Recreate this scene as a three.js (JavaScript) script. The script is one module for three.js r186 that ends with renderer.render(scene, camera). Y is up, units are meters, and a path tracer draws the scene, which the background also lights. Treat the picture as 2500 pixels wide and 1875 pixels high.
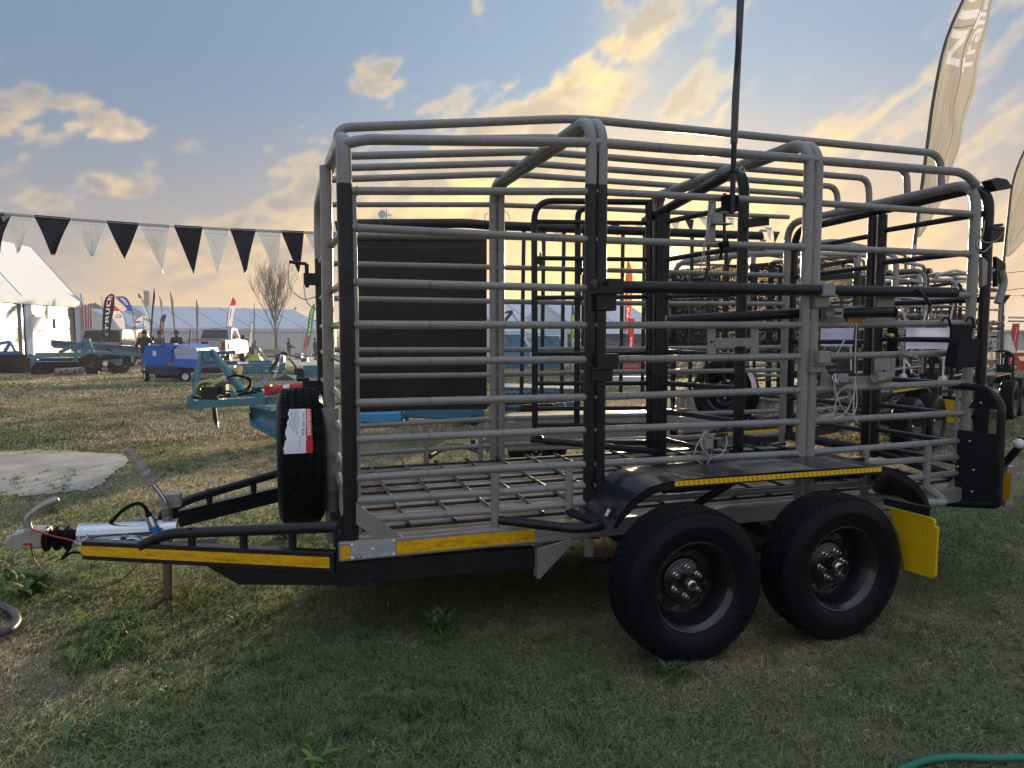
import * as THREE from 'three';
import { mergeGeometries } from 'three/addons/utils/BufferGeometryUtils.js';
import { RoundedBoxGeometry } from 'three/addons/geometries/RoundedBoxGeometry.js';

// ---------------------------------------------------------------- camera, sky, sun, exposure
const scene = new THREE.Scene();
const CAM = [-0.2417, 1.2901, 2.9237], YAW = -0.3097, PITCH = -0.0741, FPX = 1740;
const camera = new THREE.PerspectiveCamera(2 * Math.atan(937.5 / FPX) * 180 / Math.PI, 4 / 3, 0.05, 3000);
camera.position.set(...CAM);
camera.rotation.set(PITCH, YAW, -0.0002, 'YXZ');
camera.updateMatrixWorld(true);
const renderer = new THREE.WebGLRenderer({ antialias: true });
renderer.toneMapping = THREE.LinearToneMapping;
renderer.toneMappingExposure = 1.95;
renderer.shadowMap.enabled = true;
const SUN = new THREE.Vector3(0.507, 0.088, -0.859).normalize();
const sun = new THREE.DirectionalLight(new THREE.Color().setRGB(1, 0.80, 0.52), 5);
sun.position.copy(SUN).multiplyScalar(80);
sun.castShadow = true; sun.shadow.radius = 5; sun.shadow.mapSize.set(4096, 4096);
Object.assign(sun.shadow.camera, { left: -40, right: 40, top: 30, bottom: -30, near: 1, far: 200 });
scene.add(sun, sun.target);

// ---------------------------------------------------------------- noise
function rng(seed) { let s = seed >>> 0; return () => { s = (s + 0x6D2B79F5) >>> 0; let t = s; t = Math.imul(t ^ (t >>> 15), t | 1); t ^= t + Math.imul(t ^ (t >>> 7), t | 61); return ((t ^ (t >>> 14)) >>> 0) / 4294967296; }; }
function h2(x, y) { let h = Math.imul(x | 0, 374761393) ^ Math.imul(y | 0, 668265263); h = Math.imul(h ^ (h >>> 13), 1274126177); return ((h ^ (h >>> 16)) >>> 0) / 4294967296; }
function vn(x, y) { const xi = Math.floor(x), yi = Math.floor(y), fx = x - xi, fy = y - yi, u = fx * fx * fx * (fx * (fx * 6 - 15) + 10), v = fy * fy * fy * (fy * (fy * 6 - 15) + 10); const a = h2(xi, yi), b = h2(xi + 1, yi), c = h2(xi, yi + 1), d = h2(xi + 1, yi + 1); return a + (b - a) * u + (c - a) * v + (a - b - c + d) * u * v; }
function fbm(x, y, o = 4) { let s = 0, a = 0.5, n = 0; for (let i = 0; i < o; i++) { s += a * vn(x, y); n += a; const t = x; x = 1.62 * x + 1.18 * y + 11.3; y = 1.62 * y - 1.18 * t + 7.7; a *= 0.5; } return s / n; }
const sst = (a, b, x) => { const t = Math.min(1, Math.max(0, (x - a) / (b - a))); return t * t * (3 - 2 * t); };
const mixc = (a, b, t) => [a[0] + (b[0] - a[0]) * t, a[1] + (b[1] - a[1]) * t, a[2] + (b[2] - a[2]) * t];

// ---------------------------------------------------------------- sky: air and cirrus, with fill light added overhead and behind
function skyColour(a, e, sunAng) {              // a: degrees right of the view, e: elevation in degrees
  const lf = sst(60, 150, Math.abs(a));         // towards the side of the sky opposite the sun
  const warm = Math.exp(-Math.pow(sunAng / 27, 2)), near = Math.exp(-Math.pow(sunAng / 16, 2));
  let blue = mixc([0.178, 0.258, 0.378], [0.27, 0.345, 0.455], sst(28, 75, e));
  blue = mixc(blue, [0.34, 0.375, 0.45], lf * (1 - 0.45 * sst(35, 90, e)));
  blue = mixc(blue, [0.33, 0.40, 0.46], 0.6 * warm * (1 - lf));
  let hz = mixc([0.36, 0.335, 0.325], [0.80, 0.50, 0.19], warm);
  hz = mixc(hz, [0.46, 0.43, 0.46], lf);
  let c = mixc(hz, blue, sst(0.5, 19 + 3 * warm, e));
  const peach = Math.exp(-Math.pow((e - 1.8) / 2.2, 2)) * (0.2 + 0.8 * sst(0.3, 0.7, fbm(a * 0.06 + 9, e * 0.55, 3))) * (1 - lf);
  c = mixc(c, [0.70, 0.43, 0.24], 0.6 * peach);
  // cirrus: streaks that climb to the right, fine ripples along their upper rims
  const fade = 1 - sst(75, 120, Math.abs(a));
  const slope = 0.50 + 0.12 * Math.sin(a * 0.05), st = slope, ct = Math.sqrt(1 - slope * slope);
  const s = a * ct + e * st, t = -a * st + e * ct;
  const wx = fbm(a * 0.16 + 3, e * 0.22 + 8, 4) - 0.5, wy = fbm(a * 0.16 + 33, e * 0.22 - 8, 4) - 0.5;
  const band = fbm(s * 0.042 + wx * 0.7 + 1.5, t * 0.24 + wy * 0.9, 5);
  const streak = fbm(s * 0.15 + wx * 1.0, t * 0.75 + wy * 1.3, 7);
  const puff = fbm(a * 0.40 + wx * 1.6 + 40, e * 0.72 + wy * 1.6, 7);
  const fine = fbm(s * 0.8 + puff * 1.6, t * 2.4 + streak * 1.6, 6);
  const rough = 9 * (streak - 0.5) + 9 * (puff - 0.5) + 5 * (fine - 0.5);
  const edge = 18.2 + 0.385 * a + 4.5 * (fbm(a * 0.11 + 4, 7.7, 3) - 0.5);
  let bank = sst(1.2, -4.2, e - edge - rough) * sst(-34, -19, a + rough * 0.6);
  const far = sst(4, 20, a);
  bank = Math.max(bank * (1 - 0.15 * far), far * 0.85);
  bank *= 1 - 0.5 * sst(36, 60, e);
  const mix = band * 0.42 + streak * 0.36 + puff * 0.14 + fine * 0.08;
  const need = 0.375 + 0.125 * far + 0.06 * sst(10, 24, e) * far - 0.05 * near;
  let cov = Math.pow(bank, 0.8) * (0.30 + 0.70 * sst(need - 0.02, need + 0.20, mix)) * (1 - 0.85 * far * sst(need + 0.14, need - 0.02, mix));
  const blob = (x, y, rx, ry) => Math.exp(-Math.pow((a - x) / rx, 2) - Math.pow((e - y) / ry, 2));
  const loose = 1.15 * blob(-35.5, 13.6, 2.9, 2.9) + 1.1 * blob(-31.0, 14.2, 3.4, 1.3) + 1.0 * blob(-28.3, 13.9, 2.2, 0.8) + 0.9 * blob(-10.3, 18.6, 2.2, 1.9) + 0.85 * blob(-29.2, 10.0, 1.5, 0.8) + 0.75 * blob(-26.9, 9.9, 1.0, 0.5) + 0.7 * blob(-2.6, 23.6, 0.55, 1.5) + 0.6 * blob(-14.8, 15.0, 2.6, 1.4) + 0.8 * blob(-32.5, 8.6, 2.6, 0.8) + 0.9 * blob(-27, 5.9, 4.0, 0.9);
  cov = Math.max(cov, 0.95 * sst(0.22, 1.05, loose * (0.05 + 1.9 * sst(0.32, 0.70, puff * 0.34 + fine * 0.40 + streak * 0.26))));
  const low = sst(10.5, 3.5, e) * (1 - warm) * sst(0.34, 0.58, fbm(a * 0.09, e * 0.4 + 2, 4));
  cov = Math.min(1, cov) * fade;
  // thick parts of a cloud are grey, thin rims catch the sun
  const body = fbm(a * 0.10 + 71 + wx * 1.6, e * 0.30 + wy * 2.6, 5);
  const deep = sst(0.38, 0.63, body * 0.45 + puff * 0.3 + streak * 0.25) * sst(0.2, 0.9, cov);
  const nearSun = Math.exp(-Math.pow(sunAng / 23, 2));
  const lit = mixc([0.78, 0.60, 0.37], [1.02, 0.70, 0.23], nearSun), dim = mixc([0.30, 0.29, 0.30], [0.44, 0.36, 0.25], nearSun);
  let cc = mixc(lit, dim, deep * (0.95 - 0.15 * nearSun));
  cc = mixc(cc, [0.72, 0.49, 0.27], 0.5 * sst(9, 3.5, e) * (1 - warm));
  c = mixc(c, [0.44, 0.38, 0.345], low * 0.55 * fade);
  c = mixc(c, cc, 0.92 * cov);
  const g = 0.16 * Math.exp(-Math.pow(sunAng / 7, 2)) + 2.2 * Math.exp(-Math.pow(sunAng / 1.1, 2));
  c = [c[0] + g * 0.95, c[1] + g * 0.66, c[2] + g * 0.26];
  if (e < 0) c = mixc(c, [0.16, 0.15, 0.12], sst(0, -4, e));
  const k = 0.60 + 0.34 * Math.exp(-Math.pow(sunAng / 26, 2)) + 0.52 * sst(28, 75, e) + 0.14 * lf;  // brighter overhead and opposite the sun: unseen sky raised as added fill light
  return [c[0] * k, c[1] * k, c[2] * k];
}
{
  const w = 2048, h = 1024, data = new Float32Array(w * h * 4);
  const camAz = Math.atan2(Math.sin(-YAW), Math.cos(YAW));      // azimuth from -z towards +x
  for (let j = 0; j < h; j++) {
    const e = ((j + 0.5) / h - 0.5) * 180, ce = Math.cos(e * Math.PI / 180), se = Math.sin(e * Math.PI / 180);
    for (let i = 0; i < w; i++) {
      const th = ((i + 0.5) / w - 0.5) * 2 * Math.PI;            // atan2(z, x) of the direction
      const dx = Math.cos(th) * ce, dz = Math.sin(th) * ce;
      let a = (Math.atan2(dx, -dz) - camAz) * 180 / Math.PI; if (a > 180) a -= 360; if (a < -180) a += 360;
      const sa = Math.acos(Math.min(1, dx * SUN.x + se * SUN.y + dz * SUN.z)) * 180 / Math.PI;
      const k = (j * w + i) * 4;
      if (e < -6) { data[k] = 0.16; data[k + 1] = 0.15; data[k + 2] = 0.12; data[k + 3] = 1; continue; }
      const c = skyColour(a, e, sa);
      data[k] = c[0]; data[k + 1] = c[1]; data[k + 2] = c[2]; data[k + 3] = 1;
    }
  }
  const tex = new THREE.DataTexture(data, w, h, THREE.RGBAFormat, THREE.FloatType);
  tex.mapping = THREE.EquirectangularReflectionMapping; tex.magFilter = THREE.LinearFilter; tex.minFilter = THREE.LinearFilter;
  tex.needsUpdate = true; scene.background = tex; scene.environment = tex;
}

// ---------------------------------------------------------------- placing: a sight line met with a plane of the place
const FWD = new THREE.Vector3(Math.sin(-YAW), 0, -Math.cos(YAW));
function ray(px, py) { return new THREE.Vector3((px - 1250) / FPX, -(py - 937.5) / FPX, -1).applyQuaternion(camera.quaternion); }
const V = (x, y, z) => new THREE.Vector3(x, y, z);
const Zp = (px, py, z) => { const v = ray(px, py); return V(...CAM).addScaledVector(v, (z - CAM[2]) / v.z); };
const Xp = (px, py, x) => { const v = ray(px, py); return V(...CAM).addScaledVector(v, (x - CAM[0]) / v.x); };
const Yp = (px, py, y) => { const v = ray(px, py); return V(...CAM).addScaledVector(v, (y - CAM[1]) / v.y); };
const Dp = (px, py, d) => { const v = ray(px, py); return V(...CAM).addScaledVector(v, d / Math.hypot(v.x * FWD.x + v.z * FWD.z)); };
function gh(x, z) { const s = (x - CAM[0]) * FWD.x + (z - CAM[2]) * FWD.z - 8; return s <= -3 ? 0 : s >= 3 ? -0.0195 * s : -0.0195 * (s + 3) * (s + 3) / 12; }
function Gp(px, py) { let y = 0, p; for (let i = 0; i < 40; i++) { p = Yp(px, py, y); const n = gh(p.x, p.z); y += (n - y) * 0.5; } return V(p.x, gh(p.x, p.z), p.z); }
const depthOf = p => (p.x - CAM[0]) * FWD.x + (p.z - CAM[2]) * FWD.z;
const RIGHT = V(-FWD.z, 0, FWD.x);
// yaw that turns a thing's +z (its front) towards the camera, plus extra
const facing = (p, extra = 0) => Math.atan2(CAM[0] - p.x, CAM[2] - p.z) + extra;

// ---------------------------------------------------------------- geometry kit
function norm(g) { const o = g.index ? g.toNonIndexed() : g; if (!o.attributes.normal) o.computeVertexNormals(); if (!o.attributes.uv) o.setAttribute('uv', new THREE.BufferAttribute(new Float32Array(o.attributes.position.count * 2), 2)); for (const k of Object.keys(o.attributes)) if (!['position', 'normal', 'uv'].includes(k)) o.deleteAttribute(k); return o; }
const mg = list => list.length === 1 ? norm(list[0]) : mergeGeometries(list.map(norm));
const xf = (g, x = 0, y = 0, z = 0, rx = 0, ry = 0, rz = 0) => g.applyMatrix4(new THREE.Matrix4().compose(V(x, y, z), new THREE.Quaternion().setFromEuler(new THREE.Euler(rx, ry, rz, 'YXZ')), V(1, 1, 1)));
function round(pts, R, n = 6) {                                    // polyline with rounded corners
  const out = [pts[0].clone()];
  for (let i = 1; i < pts.length - 1; i++) {
    const a = pts[i - 1], b = pts[i], c = pts[i + 1], r = Array.isArray(R) ? R[i] ?? R[0] : R;
    const d1 = a.clone().sub(b), d2 = c.clone().sub(b), l1 = d1.length(), l2 = d2.length(), l = Math.min(r, l1 * 0.49, l2 * 0.49);
    const p = b.clone().addScaledVector(d1, l / l1), q = b.clone().addScaledVector(d2, l / l2);
    for (let k = 0; k <= n; k++) { const t = k / n; out.push(p.clone().multiplyScalar((1 - t) * (1 - t)).addScaledVector(b, 2 * t * (1 - t)).addScaledVector(q, t * t)); }
  }
  out.push(pts[pts.length - 1].clone()); return out;
}
function sweep(pts, r, seg = 12, caps = true) {                    // round tube through points; r may be a function of 0..1
  const n = pts.length, pos = [], nor = [], uv = [], idx = [], rf = typeof r === 'function' ? r : () => r;
  const T = pts.map((p, i) => pts[Math.min(n - 1, i + 1)].clone().sub(pts[Math.max(0, i - 1)]).normalize());
  let N = Math.abs(T[0].y) < 0.9 ? V(0, 1, 0) : V(1, 0, 0); N.addScaledVector(T[0], -N.dot(T[0])).normalize(); let len = 0;
  for (let i = 0; i < n; i++) {
    if (i) { len += pts[i].distanceTo(pts[i - 1]); N.addScaledVector(T[i], -N.dot(T[i])).normalize(); }
    const B = T[i].clone().cross(N), rad = rf(i / (n - 1));
    for (let k = 0; k <= seg; k++) { const t = k / seg * 2 * Math.PI, d = N.clone().multiplyScalar(Math.cos(t)).addScaledVector(B, Math.sin(t)); pos.push(pts[i].x + d.x * rad, pts[i].y + d.y * rad, pts[i].z + d.z * rad); nor.push(d.x, d.y, d.z); uv.push(len, k / seg * 2 * Math.PI * rad); }
  }
  for (let i = 0; i < n - 1; i++) for (let k = 0; k < seg; k++) { const a = i * (seg + 1) + k, b = a + seg + 1; idx.push(a, a + 1, b, b, a + 1, b + 1); }
  if (caps) for (const e of [0, n - 1]) { const s = e ? 1 : -1, c = pos.length / 3; pos.push(pts[e].x, pts[e].y, pts[e].z); nor.push(T[e].x * s, T[e].y * s, T[e].z * s); uv.push(0, 0); for (let k = 0; k <= seg; k++) { const q = (e * (seg + 1) + k) * 3; pos.push(pos[q], pos[q + 1], pos[q + 2]); nor.push(T[e].x * s, T[e].y * s, T[e].z * s); uv.push(0, 0); } for (let k = 0; k < seg; k++) e ? idx.push(c, c + 1 + k, c + 2 + k) : idx.push(c, c + 2 + k, c + 1 + k); }
  const g = new THREE.BufferGeometry(); g.setAttribute('position', new THREE.Float32BufferAttribute(pos, 3)); g.setAttribute('normal', new THREE.Float32BufferAttribute(nor, 3)); g.setAttribute('uv', new THREE.Float32BufferAttribute(uv, 2)); g.setIndex(idx); return g;
}
const rod = (a, b, r, seg = 10) => sweep([a, b], r, seg);
const curve = (pts, r, n = 40, seg = 8, closed = false) => sweep(new THREE.CatmullRomCurve3(pts, closed).getPoints(n), r, seg, !closed);
const bx = (w, h, d, x = 0, y = 0, z = 0, rx = 0, ry = 0, rz = 0) => xf(new THREE.BoxGeometry(w, h, d), x, y, z, rx, ry, rz);
const rbx = (w, h, d, r, x = 0, y = 0, z = 0, rx = 0, ry = 0, rz = 0) => xf(new RoundedBoxGeometry(w, h, d, 2, Math.min(r, w / 2.1, h / 2.1, d / 2.1)), x, y, z, rx, ry, rz);
const cyl = (r1, r2, h, x = 0, y = 0, z = 0, rx = 0, ry = 0, rz = 0, seg = 16) => xf(new THREE.CylinderGeometry(r1, r2, h, seg), x, y, z, rx, ry, rz);
function beam(a, b, w, h, up = V(0, 1, 0), r = 0.004) {            // rectangular bar from a to b: w across, h along up
  const L = a.distanceTo(b), z = b.clone().sub(a).normalize(), x = up.clone().cross(z).normalize(), y = z.clone().cross(x);
  const g = r > 0 ? new RoundedBoxGeometry(w, h, L, 1, Math.min(r, w / 2.1, h / 2.1)) : new THREE.BoxGeometry(w, h, L);
  const m = new THREE.Matrix4().makeBasis(x, y, z); m.setPosition(a.clone().add(b).multiplyScalar(0.5)); return g.applyMatrix4(m);
}
function slab(pts, dir, th, bev = 0) {                             // flat polygon of 3-D points given thickness along dir
  const o = pts[0], n = dir.clone().normalize(); let u = pts[1].clone().sub(o); u.addScaledVector(n, -u.dot(n)).normalize(); const v = n.clone().cross(u);
  const s = new THREE.Shape(pts.map(p => { const d = p.clone().sub(o); return new THREE.Vector2(d.dot(u), d.dot(v)); }));
  const g = new THREE.ExtrudeGeometry(s, { depth: th, bevelEnabled: bev > 0, bevelSize: bev, bevelThickness: bev, bevelSegments: 1, curveSegments: 8 });
  return g.applyMatrix4(new THREE.Matrix4().makeBasis(u, v, n).setPosition(o));
}
const lathe = (pr, seg = 48) => new THREE.LatheGeometry(pr.map(p => new THREE.Vector2(p[0], p[1])), seg);
function quadG(a, b, c, d, nu = 1, nv = 1, f = null) {             // a b / d c sheet with uv, a top left
  const pos = [], uv = [], idx = [];
  for (let j = 0; j <= nv; j++) for (let i = 0; i <= nu; i++) { const u = i / nu, v = j / nv; const p = a.clone().multiplyScalar((1 - u) * (1 - v)).addScaledVector(b, u * (1 - v)).addScaledVector(c, u * v).addScaledVector(d, (1 - u) * v); if (f) f(p, u, v); pos.push(p.x, p.y, p.z); uv.push(u, 1 - v); }
  for (let j = 0; j < nv; j++) for (let i = 0; i < nu; i++) { const q = j * (nu + 1) + i; idx.push(q, q + nu + 1, q + 1, q + 1, q + nu + 1, q + nu + 2); }
  const g = new THREE.BufferGeometry(); g.setAttribute('position', new THREE.Float32BufferAttribute(pos, 3)); g.setAttribute('uv', new THREE.Float32BufferAttribute(uv, 2)); g.setIndex(idx); g.computeVertexNormals(); return g;
}

// ---------------------------------------------------------------- naming
const used = new Map();
function numbered(n) { const k = used.get(n) || 0; used.set(n, k + 1); return k ? `${n}_${String(k).padStart(3, '0')}` : n; }
const shade = o => { o.castShadow = true; o.receiveShadow = true; return o; };
function part(parent, name, geo, mat, label) { const m = shade(new THREE.Mesh(Array.isArray(geo) ? mg(geo) : geo, mat)); m.name = name; if (label) m.userData.label = label; parent.add(m); return m; }
function thing(name, label, category, pos = V(0, 0, 0), turn = 0, group) { const o = new THREE.Group(); o.name = numbered(name); o.position.copy(pos); o.rotation.y = turn; o.userData = { label, category }; if (group) o.userData.group = group; scene.add(o); return o; }
function solo(name, geo, mat, label, category, group) { const m = shade(new THREE.Mesh(Array.isArray(geo) ? mg(geo) : geo, mat)); m.name = numbered(name); m.userData = { label, category }; if (group) m.userData.group = group; scene.add(m); return m; }
function struct(name, geo, mat, kind = 'structure') { const m = shade(new THREE.Mesh(Array.isArray(geo) ? mg(geo) : geo, mat)); m.name = numbered(name); m.userData = { kind, label: name.replace(/_/g, ' ') }; scene.add(m); return m; }
function copyOf(o, label, pos, turn) { const c = o.clone(); c.name = numbered(o.name.replace(/_\d{3}$/, '')); c.userData = { ...o.userData, label }; if (pos) c.position.copy(pos); if (turn !== undefined) c.rotation.y = turn; scene.add(c); return c; }

// ---------------------------------------------------------------- textures and materials
function noiseTex(n, f, rep, srgb = false) { const d = new Uint8Array(n * n * 4); for (let j = 0; j < n; j++) for (let i = 0; i < n; i++) { const c = f(i / n, j / n, i, j), k = (j * n + i) * 4; if (Array.isArray(c)) { d[k] = c[0] * 255; d[k + 1] = c[1] * 255; d[k + 2] = c[2] * 255; } else d[k] = d[k + 1] = d[k + 2] = c * 255; d[k + 3] = 255; } const t = new THREE.DataTexture(d, n, n); t.wrapS = t.wrapT = THREE.RepeatWrapping; t.magFilter = THREE.LinearFilter; t.minFilter = THREE.LinearMipmapLinearFilter; t.generateMipmaps = true; if (srgb) t.colorSpace = THREE.SRGBColorSpace; if (rep) t.repeat.set(...rep); t.needsUpdate = true; return t; }
function canvasTex(w, h, draw) { const c = document.createElement('canvas'); c.width = w; c.height = h; const x = c.getContext('2d'); draw(x, w, h); const t = new THREE.CanvasTexture(c); t.colorSpace = THREE.SRGBColorSpace; t.anisotropy = 8; return t; }
function tile(f, per) { return (u, v) => { const a = f(u * per, v * per), b = f((u - 1) * per, v * per), c = f(u * per, (v - 1) * per), d = f((u - 1) * per, (v - 1) * per); return (a * (1 - u) + b * u) * (1 - v) + (c * (1 - u) + d * u) * v; }; }
const orange = noiseTex(256, tile((x, y) => fbm(x, y, 4), 24), [3, 3]);
const blotch = noiseTex(256, tile((x, y) => fbm(x, y, 5), 6), [1.2, 1.2]);
const blotch2 = (lo, hi) => noiseTex(256, (u, v) => { const t = tile((x, y) => fbm(x, y, 5), 7)(u, v); return lo + (hi - lo) * sst(0.3, 0.7, t); }, [1.5, 1.5]);
const paintRough = blotch2(0.30, 0.62), rubRough = blotch2(0.55, 0.9);
const wornTex = noiseTex(512, (u, v, i, j) => { const a = tile((x, y) => fbm(x, y, 5), 8)(u, v), b = tile((x, y) => fbm(x * 4, y * 0.5, 3), 10)(u, v), q = h2(i >> 1, j >> 1); let k = 0.93 + 0.10 * (a - 0.5); if (b > 0.66) k -= 0.10 * sst(0.66, 0.8, b); if (q > 0.996) k -= 0.35; return [k, k * (1 - 0.03 * (a > 0.55)), k * (1 - 0.06 * sst(0.5, 0.7, a))]; }, [1.1, 1.1], true);
const C = (r, g, b) => new THREE.Color().setRGB(r, g, b);
const std = (c, rough = 0.6, metal = 0, o = {}) => new THREE.MeshStandardMaterial({ color: c, roughness: rough, metalness: metal, ...o });
const phy = (c, rough, o = {}) => new THREE.MeshPhysicalMaterial({ color: c, roughness: rough, ...o });
const M = {
  grey: phy(C(0.295, 0.291, 0.276), 0.48, { map: wornTex, roughnessMap: paintRough, bumpMap: orange, bumpScale: 0.0005, clearcoat: 0.25, clearcoatRoughness: 0.35 }),
  black: phy(C(0.011, 0.012, 0.016), 0.48, { specularIntensity: 0.5, roughnessMap: paintRough, bumpMap: orange, bumpScale: 0.0006, clearcoat: 0.2, clearcoatRoughness: 0.4 }),
  blackMatt: phy(C(0.010, 0.011, 0.014), 0.75, { specularIntensity: 0.5, bumpMap: orange, bumpScale: 0.001 }),
  rubber: phy(C(0.0045, 0.005, 0.0075), 0.7, { specularIntensity: 0.15, roughnessMap: rubRough, bumpMap: blotch, bumpScale: 0.001 }),
  darkRim: phy(C(0.006, 0.007, 0.010), 0.24, { specularIntensity: 0.8, clearcoat: 0.6, clearcoatRoughness: 0.18 }),
  zinc: std(C(0.62, 0.64, 0.68), 0.32, 0.85, { roughnessMap: blotch2(0.22, 0.5), bumpMap: blotch, bumpScale: 0.0008 }),
  castIron: std(C(0.40, 0.40, 0.37), 0.5, 0.55, { bumpMap: orange, bumpScale: 0.001 }),
  chrome: std(C(0.75, 0.76, 0.78), 0.14, 1),
  olive: std(C(0.36, 0.33, 0.16), 0.38, 0.7),
  white: std(C(0.72, 0.73, 0.76), 0.6), paper: std(C(0.70, 0.72, 0.86), 0.7), rope: std(C(0.62, 0.60, 0.55), 0.9), wire: std(C(0.45, 0.45, 0.44), 0.4, 0.6),
  red: std(C(0.50, 0.015, 0.02), 0.4), teal: phy(C(0.065, 0.21, 0.285), 0.4, { roughnessMap: paintRough, bumpMap: orange, bumpScale: 0.0006, clearcoat: 0.2, clearcoatRoughness: 0.3 }),
  tealDark: phy(C(0.03, 0.12, 0.18), 0.4, { roughnessMap: paintRough, clearcoat: 0.2 }), blue: phy(C(0.010, 0.15, 0.62), 0.4, { clearcoat: 0.3 }), blue2: phy(C(0.02, 0.16, 0.42), 0.45, {}),
  tent: std(C(0.62, 0.68, 0.80), 0.75), tentIn: std(C(0.50, 0.49, 0.47), 0.8), alu: std(C(0.55, 0.57, 0.6), 0.4, 0.7),
  glass: std(C(0.03, 0.035, 0.045), 0.12, 0.2), lamp: std(C(0.28, 0.01, 0.01), 0.3), amber: std(C(0.5, 0.10, 0.01), 0.35),
  yellowGreen: std(C(0.50, 0.62, 0.03), 0.5), green: std(C(0.02, 0.16, 0.10), 0.6), wood: std(C(0.28, 0.22, 0.17), 0.8),
  skin: std(C(0.30, 0.17, 0.11), 0.6),
};
// ---------------------------------------------------------------- ground
const bareEdge = [[-40, 1108], [60, 1104], [180, 1104], [300, 1112], [322, 1124], [306, 1140], [270, 1158], [255, 1180], [215, 1196], [120, 1208], [20, 1212], [-40, 1214]].map(p => Gp(...p));
const bareC = bareEdge.reduce((a, p) => a.add(p), V(0, 0, 0)).multiplyScalar(1 / bareEdge.length);
function inBare(x, z, grow = 0) { let c = false; const n = bareEdge.length, k = 1 + grow; const px = bareC.x + (x - bareC.x) / k, pz = bareC.z + (z - bareC.z) / k; for (let i = 0, j = n - 1; i < n; j = i++) { const a = bareEdge[i], b = bareEdge[j]; if ((a.z > pz) !== (b.z > pz) && px < (b.x - a.x) * (pz - a.z) / (b.z - a.z) + a.x) c = !c; } return c; }
// where the turf is green rather than straw coloured (kinds of grass, in patches)
function greenness(x, z) { const d = (x - CAM[0]) * FWD.x + (z - CAM[2]) * FWD.z; const n = fbm(x * 0.55 + 5, z * 0.55 + 9, 4), m = fbm(x * 2.1 + 50, z * 2.1 + 3, 3); return Math.min(1, Math.max(0, sst(0.42, 0.68, n * 0.65 + m * 0.35 + 0.13 * sst(6, 2.5, d) - 0.04 * sst(8, 14, d)))); }
{
  const tx = noiseTex(1024, (u, v, i, j) => { const a = tile((x, y) => fbm(x, y, 5), 18)(u, v), b = tile((x, y) => fbm(x * 1.7, y, 3), 60)(u, v), q = h2(i, j); let c = mixc([0.40, 0.345, 0.25], [0.66, 0.585, 0.43], sst(0.3, 0.7, a * 0.5 + b * 0.5)); c = mixc(c, [0.25, 0.21, 0.155], 0.8 * sst(0.52, 0.7, b)); const k = 0.85 + 0.3 * q; return [c[0] * k, c[1] * k, c[2] * k]; }, [1, 1], true);
  const g = new THREE.BufferGeometry(), pos = [], uv = [], col = [], idx = [], nr = 150, na = 220;
  for (let i = 0; i <= nr; i++) for (let k = 0; k <= na; k++) { const rr = i === 0 ? 0 : 0.25 * Math.pow(1.052, i) + i * 0.02, t = k / na * 2 * Math.PI, x = CAM[0] + rr * Math.cos(t), z = CAM[2] + rr * Math.sin(t), n = rr < 40 ? (fbm(x * 1.3, z * 1.3, 3) - 0.5) * 0.02 : 0; pos.push(x, gh(x, z) + n - 0.012, z); uv.push(x / 2.2, z / 2.2); const gr = greenness(x, z); const c = mixc([1.0, 0.97, 0.92], [0.62, 0.78, 0.55], gr * 0.8); col.push(...c); }
  for (let i = 0; i < nr; i++) for (let k = 0; k < na; k++) { const a = i * (na + 1) + k; idx.push(a, a + 1, a + na + 1, a + 1, a + na + 2, a + na + 1); }
  g.setAttribute('position', new THREE.Float32BufferAttribute(pos, 3)); g.setAttribute('uv', new THREE.Float32BufferAttribute(uv, 2)); g.setAttribute('color', new THREE.Float32BufferAttribute(col, 3)); g.setIndex(idx); g.computeVertexNormals();
  const m = shade(new THREE.Mesh(g, std(C(1, 1, 1), 0.95, 0, { map: tx, vertexColors: true, bumpMap: tx, bumpScale: 0.02 }))); m.name = 'ground'; m.userData = { kind: 'structure', label: 'ground' }; scene.add(m);
}
{
  const tx = noiseTex(512, (u, v, i, j) => { const a = tile((x, y) => fbm(x, y, 6), 4)(u, v), b = tile((x, y) => fbm(x, y, 3), 70)(u, v), q = h2(i, j); let c = mixc([0.60, 0.575, 0.54], [0.70, 0.675, 0.64], sst(0.3, 0.7, a)); c = mixc(c, [0.48, 0.44, 0.40], 0.6 * sst(0.6, 0.72, b)); const k = 0.86 + 0.28 * q; return [c[0] * k, c[1] * k, c[2] * k]; }, [1, 1], true);
  const ring = []; bareEdge.forEach((p, i) => { const q = bareEdge[(i + 1) % bareEdge.length]; for (let t = 0; t < 6; t++) { const s = p.clone().lerp(q, t / 6), d = s.clone().sub(bareC); ring.push(s.add(d.multiplyScalar((h2(i * 7 + t, 3) - 0.5) * 0.12))); } });
  const pos = [bareC.x, 0.012, bareC.z], uv = [0, 0], idx = []; ring.forEach(p => { pos.push(p.x, 0.006, p.z); uv.push((p.x - bareC.x) / 1.2, (p.z - bareC.z) / 1.2); }); ring.forEach((_, i) => idx.push(0, 1 + (i + 1) % ring.length, 1 + i));
  const g = new THREE.BufferGeometry(); g.setAttribute('position', new THREE.Float32BufferAttribute(pos, 3)); g.setAttribute('uv', new THREE.Float32BufferAttribute(uv, 2)); g.setIndex(idx); g.computeVertexNormals();
  struct('bare_patch', g, std(C(1, 1, 1), 0.95, 0, { map: tx, bumpMap: tx, bumpScale: 0.004, side: THREE.DoubleSide }));
}
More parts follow.
